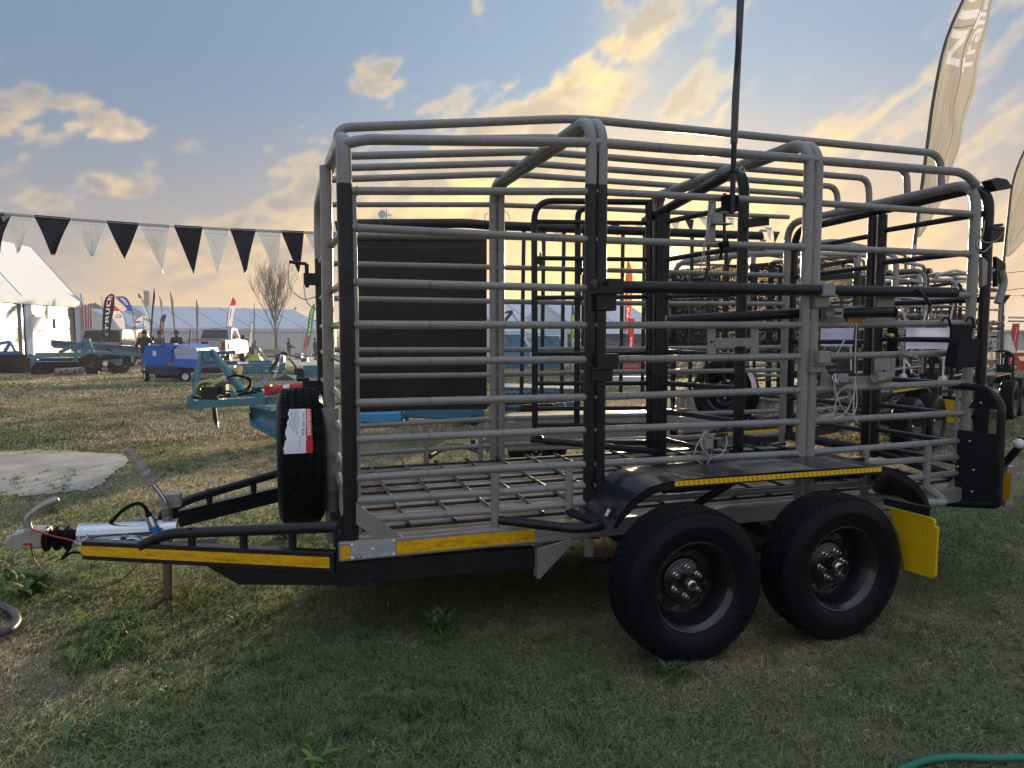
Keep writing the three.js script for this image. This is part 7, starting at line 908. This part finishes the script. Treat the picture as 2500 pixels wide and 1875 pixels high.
  P('scraper_blade', quadG(q(617, 990, 0.02), q(740, 1006, 0.3), q(740, 1078, 0.36), q(619, 1032, 0.04), 12, 8, (w, u, v) => { w.z -= 0.10 * Math.sin(v * 3.1); }), M.teal); P('blade_rim', [rod(q(617, 990, 0.02), q(740, 1006, 0.3), 0.018), curve([q(617, 990, 0.02), q(615, 1010, -0.05), q(619, 1032, 0.04)], 0.02, 14, 6), rod(q(619, 1033, 0.04), q(740, 1079, 0.36), 0.022)], M.tealDark); P('blade_end', slab([q(612, 1007, 0.02), q(617, 1007, 0.02), q(620, 1034, 0.06), q(614, 1032, 0.04)], V(0, 0, -1), 0.05), M.black); P('blade_shelf', slab([q(628, 988, 0.02), q(700, 990, 0.3), q(700, 1003, 0.5), q(648, 992, 0.2)], V(0, -1, 0), 0.02), M.teal);
  P('loose_wire', curve([q(432, 983, -0.5), q(430, 990, -0.5), q(421, 1000, -0.5)], 0.004, 10, 4), M.wire);
}
// red machine at the gazebo, tables and crates, rail
{
  const s = spot(598, 874, 'red_machine', 'rusty red machine with rounded hood right of the white pickup', 'machine'), q = s.q; part(s.t, 'body', slab([q(584, 838), q(592, 826), q(603, 832), q(608, 840), q(608, 870), q(584, 870)], V(0, 0, -1), 1, 0.03), std(C(0.22, 0.03, 0.015), 0.5)); part(s.t, 'hood', slab([q(583, 836, 0.1), q(588, 827, 0.1), q(600, 830, 0.1), q(598, 838, 0.1)], V(0, 0, 1), 0.15, 0.03), std(C(0.35, 0.06, 0.02), 0.4)); part(s.t, 'cabinet', slab([q(597, 842, 0.2), q(608, 842, 0.2), q(608, 866, 0.2), q(597, 866, 0.2)], V(0, 0, 1), 0.2), M.red); part(s.t, 'cabinet_label', bx(0.1, 0.2, 0.02, ...q(602, 853, 0.42).toArray()), M.white);
  for (const [x, y, w, h, lab] of [[730, 878, 16, 14, 'blue crate on the lane right of the bare tree'], [686, 886, 18, 22, 'blue bin left of the seated grey trousers by the lane'], [745, 884, 14, 9, 'low blue box beside the tall green flag']]) { const z = spot(x, y, 'crate', lab, 'crate'); part(z.t, 'box', rbx(w * z.s, h * z.s, 0.6, 0.03, 0, h * z.s / 2, 0), std(C(0.02, 0.06, 0.26), 0.5)); part(z.t, 'rim', rbx((w + 1) * z.s, 0.06, 0.65, 0.02, 0, h * z.s, 0), std(C(0.015, 0.05, 0.2), 0.5)); }
  const t = spot(655, 884, 'display_table', 'long low display table with green and yellow goods under the bare tree', 'table'), k = t.q; part(t.t, 'table_top', slab([k(640, 858), k(680, 858), k(680, 864), k(640, 864)], V(0, 0, -1), 0.8), std(C(0.28, 0.30, 0.16), 0.7)); part(t.t, 'table_leg', [rod(k(642, 862), k(642, 884), 0.03), rod(k(678, 862), k(678, 884), 0.03)], M.alu); part(t.t, 'goods', [0, 1, 2, 3, 4].map(i => rbx(0.22, 0.16, 0.2, 0.03, ...k(645 + i * 8, 855, -0.3).toArray())), std(C(0.24, 0.32, 0.10), 0.6));
  const r = spot(640, 880, 'barrier_rail', 'grey steel rail along the lane behind the box blade', 'rail'); part(r.t, 'rail', [beam(r.q(595, 866), r.q(760, 867), 0.06, 0.10), beam(r.q(595, 876), r.q(760, 877), 0.06, 0.08)], M.castIron); part(r.t, 'post', [600, 650, 700, 750].map(x => rod(r.q(x, 864), r.q(x, 882), 0.04)), M.castIron);
}
// ---------------------------------------------------------------- the black panelled trailer parked behind
{
  const o = V(0.2, 0, -3.3), t = thing('handling_trailer', 'low grey trailer with a black sheet panel and upright bars, right behind the nearest trailer', 'trailer', o), z = -3.3, q = (x, y, dz = 0) => Zp(x, y, z + dz).sub(o), P = (n, g, m, l) => part(t, n, g, m, l);
  P('top_tube', sweep(round([q(818, 552), q(858, 547), q(1140, 545), q(1190, 550), q(1858, 576)], 0.1), 0.042, 14), M.black);
  P('panel', slab([q(868, 566), q(1188, 566), q(1188, 992), q(868, 994)], V(0, 0, -1), 0.02, 0.002), phy(C(0.007, 0.008, 0.012), 0.4, { roughnessMap: paintRough, bumpMap: orange, bumpScale: 0.0008, specularIntensity: 0.6, clearcoat: 0.15, clearcoatRoughness: 0.4 }), 'black sheet steel panel');
  P('panel_lip', beam(q(868, 583, 0.01), q(1188, 585, 0.01), 0.04, 0.03), M.black); P('panel_lip', beam(q(868, 994, 0.01), q(1188, 992, 0.01), 0.05, 0.05), M.black);
  for (const x of [1230, 1277, 1326, 1375, 1425, 1519, 1572, 1688, 1728, 1772]) P('upright_bar', rod(q(x + 2, 562 + (x - 1230) * 0.02), q(x - 4, 962), x < 1240 ? 0.012 : 0.019), M.black);
  P('bottom_tube', sweep([q(868, 1000), q(1228, 985), q(1790, 950)], 0.026, 10), M.black);
  P('fender', slab([q(1222, 1022), q(1236, 1014), q(1420, 1008), q(1560, 1004), q(1800, 1030), q(1850, 1080), q(1560, 1076), q(1224, 1085)], V(0, 0, 1), 0.32, 0.01), M.grey); 
  P('fender_top', slab([q(1222, 1020, 0.01), q(1250, 1012, -0.3), q(1560, 1002, -0.3), q(1700, 1005, 0.01)], V(0, 1, 0), 0.008), M.fenderTop);
  { const w = wheelInto(t, 0.27, 0.19, 0.15); w.position.copy(q(1312, 1110, 0.14)); w.position.y = 0.25; } { const w = wheelInto(t, 0.27, 0.19, 0.15); w.position.copy(q(1312, 1110, -1.4)); w.position.y = 0.25; }
  P('chassis', [beam(q(1224, 1068, -0.05), q(1850, 1050, -0.05), 0.08, 0.08), beam(q(1224, 1060, -1.2), q(1850, 1050, -1.2), 0.08, 0.08), beam(q(1180, 1090, 0.05), q(1230, 1060, 0.05), 0.05, 0.12)], M.grey);
  P('tail_lamp', [rbx(0.09, 0.07, 0.08, 0.01, ...q(1163, 1082, 0.2).toArray())], M.blackMatt); P('lamp_glass', rbx(0.03, 0.04, 0.02, 0.005, ...q(1165, 1080, 0.25).toArray()), M.white);
  P('dish_lamp', [xf(new THREE.CylinderGeometry(0.032, 0.032, 0.02, 24), ...q(933, 523).toArray(), Math.PI / 2), rod(q(944, 510), q(944, 546), 0.006), rod(q(937, 524), q(955, 525), 0.005)], M.white, 'round white lamp on the top tube');
  P('bar_clamp', [beam(q(1856, 562), q(1863, 585), 0.02, 0.03), beam(q(1858, 562), q(1871, 564), 0.02, 0.02), beam(q(1856, 587), q(1869, 588), 0.02, 0.02)], M.grey); P('panel_wire', [curve([q(1186, 548), q(1184, 525), q(1190, 520)], 0.004, 12, 4), curve([q(1230, 512), q(1242, 525), q(1243, 538)], 0.003, 12, 4)], M.wire);
}
{
  // blue bins and box scrapers beyond it
  M.skyBlue = phy(C(0.075, 0.27, 0.42), 0.38, { roughnessMap: paintRough, clearcoat: 0.2 }); M.midBlue = phy(C(0.02, 0.19, 0.42), 0.4, { roughnessMap: paintRough });
  for (const [x, y, w, h, lab] of [[1250, 900, 92, 84, 'pale blue hopper with chain, first right of the far grey post'], [1345, 900, 78, 80, 'pale blue hopper behind the inner gate bars'], [1418, 900, 44, 66, 'pale grey hopper left of the black hoop post']]) { const z = spot(x, y, 'hopper', lab, 'hopper'), q = z.q, x0 = x - w / 2, x1 = x + w / 2, grey = w < 50, A = grey ? M.paper : M.skyBlue; part(z.t, 'bin', [slab([q(x0, y - h), q(x1 - w * 0.25, y - h), q(x1 - 4, y - h * 0.62), q(x0 + 4, y - h * 0.62)], V(0, 0.25, -1), 0.5, 0.02), slab([q(x0 + 2, y - h * 0.60, 0.25), q(x1, y - h * 0.62, 0.25), q(x1 - 6, y - h * 0.28, 0.1), q(x0 + 5, y - h * 0.28, 0.1)], V(0, 0, -1), 0.6, 0.02)], A); part(z.t, 'rim_edge', [rod(q(x0, y - h, 0.02), q(x1 - w * 0.25, y - h, 0.02), 0.03), rod(q(x1 - w * 0.25, y - h, 0.02), q(x1 - 4, y - h * 0.62, 0.05), 0.03), rod(q(x0, y - h * 0.60, 0.28), q(x1, y - h * 0.62, 0.28), 0.03)], M.paper); part(z.t, 'lower_box', slab([q(x0 + 8, y - h * 0.26), q(x1 - 8, y - h * 0.26), q(x1 - 8, y - 4), q(x0 + 8, y - 4)], V(0, 0, -1), 0.5, 0.02), M.midBlue); for (const xx of [x0 + 10, x + 4, x1 - 10]) part(z.t, 'leg', beam(q(xx, y - h * 0.5, 0.1), q(xx, y, 0.1), 0.09, 0.09), grey ? M.alu : M.skyBlue); part(z.t, 'bracket', [bx(0.12, 0.16, 0.1, ...q(x0 + w * 0.4, y - h * 0.66, 0.3).toArray()), bx(0.10, 0.22, 0.1, ...q(x1 - 8, y - h * 0.36, 0.3).toArray())], M.teal); part(z.t, 'chain', Array.from({ length: 10 }, (_, i) => xf(new THREE.TorusGeometry(0.045, 0.013, 5, 8), ...q(x0 + w * 0.2 + i * 3, y - h * 1.02 + i * i * 0.28, 0.3).toArray(), 0, i % 2 ? 1.57 : 0, 0.5)), M.black); }
  for (const [x, y, w, h, lab] of [[1290, 1003, 130, 58, 'blue implement box with a slack chain, low behind the inner gate'], [1385, 1000, 70, 52, 'smaller blue implement box left of the black hoop post, low down']]) { const z = spot(x, y, 'implement_box', lab, 'implement'), q = z.q, x0 = x - w / 2, x1 = x + w / 2; part(z.t, 'box', slab([q(x0, y - h), q(x1, y - h * 0.96), q(x1 - 4, y - h * 0.1), q(x0, y - h * 0.12)], V(0, 0, -1), 0.7, 0.015), M.midBlue); part(z.t, 'top_flange', beam(q(x0, y - h, 0.03), q(x1, y - h * 0.96, 0.03), 0.12, 0.03), M.skyBlue); part(z.t, 'slanted_edge', [rod(q(x0 + w * 0.3, y - h * 0.55, 0.02), q(x0 + w * 0.45, y - h * 0.15, 0.02), 0.012), rod(q(x0 + w * 0.7, y - h * 0.75, 0.02), q(x0 + w * 0.8, y - h * 0.3, 0.02), 0.012)], M.paper); for (const k of [0.2, 0.55, 0.85]) part(z.t, 'upright', beam(q(x0 + w * k, y - h * 2.1, -0.2), q(x0 + w * k, y - h * 0.9, -0.2), 0.07, 0.07), M.skyBlue); part(z.t, 'slack_chain', Array.from({ length: 22 }, (_, i) => xf(new THREE.TorusGeometry(0.024, 0.007, 5, 8), ...q(x0 + i * w / 22, y - h * 0.86 + 3 * Math.sin(i * 0.3), 0.06).toArray(), 0, i % 2 ? 1.57 : 0, 0)), M.chrome); part(z.t, 'skid', [bx(0.08, 0.12, 0.5, ...q(x0 + 8, y - 4).toArray()), bx(0.08, 0.12, 0.5, ...q(x1 - 8, y - 4).toArray())], M.black); }
  const s = spot(1010, 1038, 'box_scraper', 'long teal box scraper seen below the black panel', 'implement'), q = s.q; part(s.t, 'blade', slab([q(990, 996), q(1180, 990), q(1178, 1022), q(1100, 1021), q(992, 1016)], V(0, 0, -1), 0.5, 0.02), std(C(0.03, 0.17, 0.28), 0.45)); part(s.t, 'lip', slab([q(872, 1008, 0.2), q(980, 1005, 0.2), q(986, 1022, 0.3), q(872, 1028, 0.3)], V(0, 0, -1), 0.3, 0.01), phy(C(0.05, 0.30, 0.60), 0.35)); part(s.t, 'back_box', slab([q(872, 980), q(1180, 975), q(1180, 992), q(872, 1006)], V(0, 0, -1), 0.6), M.teal); part(s.t, 'end_lug', slab([q(986, 1016, 0.25), q(1001, 1016, 0.25), q(999, 1028, 0.25), q(986, 1028, 0.25)], V(0, 0, -1), 0.2), M.black); part(s.t, 'lug_bolt', xf(new THREE.SphereGeometry(0.02, 8, 6), ...q(994, 1020, 0.28).toArray()), M.white); part(s.t, 'skid', [bx(0.1, 0.1, 0.5, ...q(900, 1034).toArray()), bx(0.1, 0.2, 0.4, ...q(1160, 1030).toArray())], M.black);
  const c = spot(1215, 905, 'crane_arm', 'black lifting arm with hanging chain beside the far grey post', 'arm'); part(c.t, 'arm', [beam(c.q(1232, 785), c.q(1250, 762), 0.14, 0.14), beam(c.q(1243, 790), c.q(1243, 905), 0.1, 0.1), beam(c.q(1232, 764), c.q(1252, 760), 0.1, 0.1)], M.black); part(c.t, 'chain', Array.from({ length: 14 }, (_, i) => xf(new THREE.TorusGeometry(0.045, 0.013, 5, 8), ...c.q(1250 + i * 2.6, 766 + i * 3.4).toArray(), 0, i % 2 ? 1.57 : 0, 0.6)), M.black);
  const bt = canvasTex(512, 128, (x, w, h) => { x.fillStyle = '#42444c'; x.fillRect(0, 0, w, h); const r = rng(8); for (let i = 0; i < 16; i++) { x.fillStyle = `rgba(${90 + r() * 80},${90 + r() * 80},${100 + r() * 80},0.6)`; x.beginPath(); x.moveTo(r() * w, r() * h); x.lineTo(r() * w, r() * h); x.lineTo(r() * w, r() * h); x.fill(); } });
  const b = spot(1500, 892, 'display_wall', 'dark printed display wall seen through the rails near the red banner', 'display'); part(b.t, 'panel', bx(230 * b.s, 58 * b.s, 0.1, 0, 48 * b.s, 0), std(C(0.06, 0.06, 0.07), 0.7)); part(b.t, 'print', quadG(b.q(1386, 816, 0.06), b.q(1614, 816, 0.06), b.q(1614, 872, 0.06), b.q(1386, 872, 0.06)), std(C(1, 1, 1), 0.7, 0, { map: bt })); part(b.t, 'logo_ring', xf(new THREE.TorusGeometry(16 * b.s, 2.4 * b.s, 6, 24), ...b.q(1446, 838, 0.08).toArray()), M.white);
  const k = spot(1540, 932, 'crowd_barrier', 'red and white barrier sheet seen low through the rails', 'barrier'); part(k.t, 'sheet', bx(150 * k.s, 26 * k.s, 0.06, 0, 34 * k.s, 0), std(C(0.50, 0.05, 0.05), 0.6)); part(k.t, 'white_foot', bx(150 * k.s, 10 * k.s, 0.3, 0, 8 * k.s, 0), M.white); part(k.t, 'wooden_rail', [beam(k.q(1470, 898, 0.3), k.q(1550, 892, 0.3), 0.08, 0.08), beam(k.q(1540, 892, 0.3), k.q(1540, 925, 0.3), 0.06, 0.06)], M.wood);
}
// ---------------------------------------------------------------- more trailers of the same make on the right
{
  const put = (lx, lz, target, th, label) => { const c = Math.cos(th), s = Math.sin(th); return copyOf(T, label, V(target.x - (lx * c + lz * s), gh(target.x, target.z), target.z - (-lx * s + lz * c)), th); };
  const t2 = put(1.22, 0.488, Yp(2207, 1109, 0), 0.45, 'grey cattle trailer with a black net over its front, parked directly behind the nearest one');
  const t3 = put(1.22, 0.488, Yp(2456, 1021, -0.03), 0.5, 'grey cattle trailer at the right edge, showing two tyre treads and a yellow mudflap');
  const t4 = put(1.22, 0.488, Yp(2330, 990, -0.1), 0.52, 'grey cattle trailer mostly hidden between its two fellows at the right');
  for (const t of [T, t2, t3, t4]) t.userData.group = 'cattle trailers of one make';
  const netTex = noiseTex(256, (u, v, i, j) => (h2(i >> 2, j >> 2) > 0.86 ? 0 : 1), [5, 4]);
  const net = std(C(0.012, 0.012, 0.014), 0.9, 0, { alphaMap: netTex, alphaTest: 0.5, side: THREE.DoubleSide, bumpMap: fabric, bumpScale: 0.03 });
  const n = thing('shade_net', 'black shade net draped over the front of the trailer behind', 'net', t2.position.clone(), 0.45), f = (p, u, v) => { p.z += 0.02 * Math.sin(u * 16) * v; p.x += 0.02 * Math.sin(u * 9 + v * 7); };
  part(n, 'net_side', quadG(V(-0.05, 1.98, 0.05), V(1.05, 1.98, 0.05), V(1.05, 0.75, 0.05), V(-0.05, 0.75, 0.05), 24, 16, f), net); part(n, 'net_front', quadG(V(-0.08, 1.98, -1.58), V(-0.08, 1.98, 0.05), V(-0.08, 1.05, 0.05), V(-0.08, 1.05, -1.58), 24, 16, f), net); part(n, 'net_far_side', quadG(V(-0.05, 1.98, -1.60), V(1.05, 1.98, -1.60), V(1.05, 0.75, -1.60), V(-0.05, 0.75, -1.60), 24, 10, f), net);
  // white sheets tied between the rails of the trailer behind
  const sheet = (c, dep, label, ties) => { const w = c.map(p => Dp(p[0], p[1], dep)), o = w[0].clone(), t = thing('white_sheet', label, 'sheet', o, 0, 'white sheets tied to the trailer behind'), r = w.map(p => p.clone().sub(o)); part(t, 'sheet', quadG(r[0], r[1], r[2], r[3], 12, 6, (p, u, v) => { p.addScaledVector(FWD, 0.01 * Math.sin(u * 5 + v * 2)); }), phy(C(0.70, 0.70, 0.90), 0.7, { side: THREE.DoubleSide, bumpMap: fabric, bumpScale: 0.01, transmission: 0.25, thickness: 0 })); part(t, 'tie_rope', ties.map(q => rod(Dp(q[0], q[1], dep).sub(o), Dp(q[2], q[3], dep).sub(o), 0.008, 6)), M.rope); return t; };
  sheet([[2213, 801], [2317, 800], [2317, 852], [2213, 852]], 6.6, 'larger white sheet tied between rails left of the black holder', [[2195, 730, 2216, 800], [2331, 732, 2316, 800], [2212, 852, 2206, 920], [2306, 852, 2302, 920], [2262, 760, 2252, 800]]);
  sheet([[2004, 801], [2084, 801], [2083, 845], [2004, 845]], 6.6, 'smaller white sheet beside the near grey hoop post', [[2078, 738, 2080, 801], [2077, 845, 2078, 905]]);
  const rs = thing('rope_knot', 'white rope wound on the black rail below the larger white sheet', 'rope', Dp(2206, 923, 6.5)), o = rs.position.clone(); part(rs, 'rope_loop', [2200, 2204, 2208, 2296, 2301, 2306].map(x => xf(new THREE.TorusGeometry(0.03, 0.007, 6, 14), ...Dp(x, x < 2250 ? 922 : 928, 6.5).sub(o).toArray(), 0.2, 1.2, 0)), M.rope);
  // yellow pole signs
  for (const [x, y, w, h, lab] of [[2212, 748, 13, 20, 'upper yellow plate beyond the grey rails'], [2208, 823, 9, 11, 'lower yellow plate beyond the grey rails']]) { const p = Dp(x, y, 12), z = 12 / FPX, t = thing('yellow_plate', lab, 'plate', p, YAW); part(t, 'plate', rbx(w * z, h * z, 0.02, 0.004, 0, 0, 0), std(C(0.62, 0.60, 0.02), 0.5)); part(t, 'stem', rod(V(0, -h * z / 2, -0.02), V(0, -1.2, -0.02), 0.015), M.black); }
  // red and white advertising at the far right
  const rt = canvasTex(128, 256, (x, w, h) => { x.fillStyle = '#b8473f'; x.fillRect(0, 0, w, h); x.fillStyle = '#e6d4d2'; x.beginPath(); x.ellipse(52, 190, 18, 60, 0.15, 0, 7); x.fill(); x.font = 'bold 40px sans-serif'; x.save(); x.translate(80, 120); x.rotate(-1.4); x.fillText('Farm', 0, 0); x.restore(); });
  const rb = spot(2462, 925, 'advert_banner', 'faded red banner board behind the right hand trailer', 'banner', undefined, 0, Gp(2462, 925)); part(rb.t, 'board', slab([rb.q(2470, 790), rb.q(2480, 790), rb.q(2478, 880), rb.q(2456, 900)], V(0, 0, -1), 0.1), std(C(0.4, 0.08, 0.07), 0.7)); part(rb.t, 'print', quadG(rb.q(2464, 790, 0.05), rb.q(2480, 790, 0.05), rb.q(2476, 882, 0.05), rb.q(2458, 896, 0.05)), std(C(1, 1, 1), 0.7, 0, { map: rt })); part(rb.t, 'leg', rod(rb.q(2470, 880), rb.q(2470, 925), 0.04), M.alu);
  const rm = spot(2496, 930, 'steel_rack', 'red steel frame with white panel at the right edge', 'frame'); part(rm.t, 'frame', [beam(rm.q(2470, 866), rm.q(2530, 864), 0.12, 0.12), beam(rm.q(2496, 846), rm.q(2496, 930), 0.12, 0.12), beam(rm.q(2476, 868), rm.q(2490, 890), 0.07, 0.07), beam(rm.q(2470, 892), rm.q(2530, 892), 0.2, 0.3)], std(C(0.45, 0.05, 0.03), 0.5)); part(rm.t, 'panel', slab([rm.q(2479, 815, -0.4), rm.q(2482, 815, -0.4), rm.q(2500, 862, -0.4), rm.q(2474, 862, -0.4)], V(0, 0, -1), 0.1), M.white);
  const gr = spot(2492, 850, 'site_building', 'grey low building roof at the far right', 'building', undefined, 0, Dp(2492, 850, 60)); part(gr.t, 'wall', bx(60 * gr.s, 40 * gr.s, 5, 20 * gr.s, 15 * gr.s, -2), std(C(0.4, 0.42, 0.48), 0.7)); part(gr.t, 'roof', bx(66 * gr.s, 8 * gr.s, 6, 20 * gr.s, 38 * gr.s, -2), std(C(0.2, 0.2, 0.22), 0.7));
  for (const [x0, x1, y, lab] of [[2250, 2352, 890, 'orange red barrier strip seen below the white sheet'], [2030, 2090, 888, 'orange red barrier strip seen below the smaller white sheet'], [2380, 2430, 885, 'orange barrier strip left of the right hand trailer tyres']]) { const b = spot((x0 + x1) / 2, y + 28, 'plastic_barrier', lab, 'barrier'); part(b.t, 'strip', rbx((x1 - x0) * b.s, 10 * b.s, 0.3, 0.03, 0, 28 * b.s, 0), std(C(0.62, 0.10, 0.05), 0.5)); part(b.t, 'foot', [rbx(0.2, 28 * b.s, 0.3, 0.03, -(x1 - x0) * b.s * 0.4, 13 * b.s, 0), rbx(0.2, 28 * b.s, 0.3, 0.03, (x1 - x0) * b.s * 0.4, 13 * b.s, 0)], M.white); }
  const ct = spot(2110, 905, 'market_stall', 'dim stall with white shelves and a red side seen low through the rails', 'stall'); part(ct.t, 'back', slab([ct.q(2035, 858), ct.q(2090, 858), ct.q(2090, 905), ct.q(2035, 905)], V(0, 0, -1), 0.1), std(C(0.3, 0.28, 0.25), 0.8)); part(ct.t, 'side', slab([ct.q(2030, 862, 0.1), ct.q(2048, 862, 0.1), ct.q(2048, 900, 0.1), ct.q(2030, 900, 0.1)], V(0, 0, -1), 0.05), M.red); part(ct.t, 'shelf', [beam(ct.q(2048, 880, 0.3), ct.q(2090, 880, 0.3), 0.3, 0.03), rod(ct.q(2066, 862, 0.3), ct.q(2066, 905, 0.3), 0.03)], M.white);
  const sh = spot(2310, 905, 'ribbed_shed', 'small dark shed with upright ribs seen between the rails', 'shed'); part(sh.t, 'wall', [slab([sh.q(2285, 762), sh.q(2300, 762), sh.q(2362, 776), sh.q(2362, 905), sh.q(2285, 905)], V(0, 0, -1), 2)], std(C(0.05, 0.055, 0.06), 0.8)); for (let i = 0; i < 9; i++) part(sh.t, 'rib', beam(sh.q(2292 + i * 8, 772, 0.03), sh.q(2292 + i * 8, 900, 0.03), 0.06, 0.06), M.alu); part(sh.t, 'roof', slab([sh.q(2280, 757, 0.2), sh.q(2300, 757, 0.2), sh.q(2366, 774, 0.2), sh.q(2366, 778, 0.2), sh.q(2298, 764, 0.2), sh.q(2280, 763, 0.2)], V(0, 0, -1), 2.4), std(C(0.12, 0.12, 0.12), 0.7));
}
// thin distant air
scene.fog = new THREE.FogExp2(new THREE.Color().setRGB(0.62, 0.60, 0.60), 0.0014);
renderer.render(scene, camera);
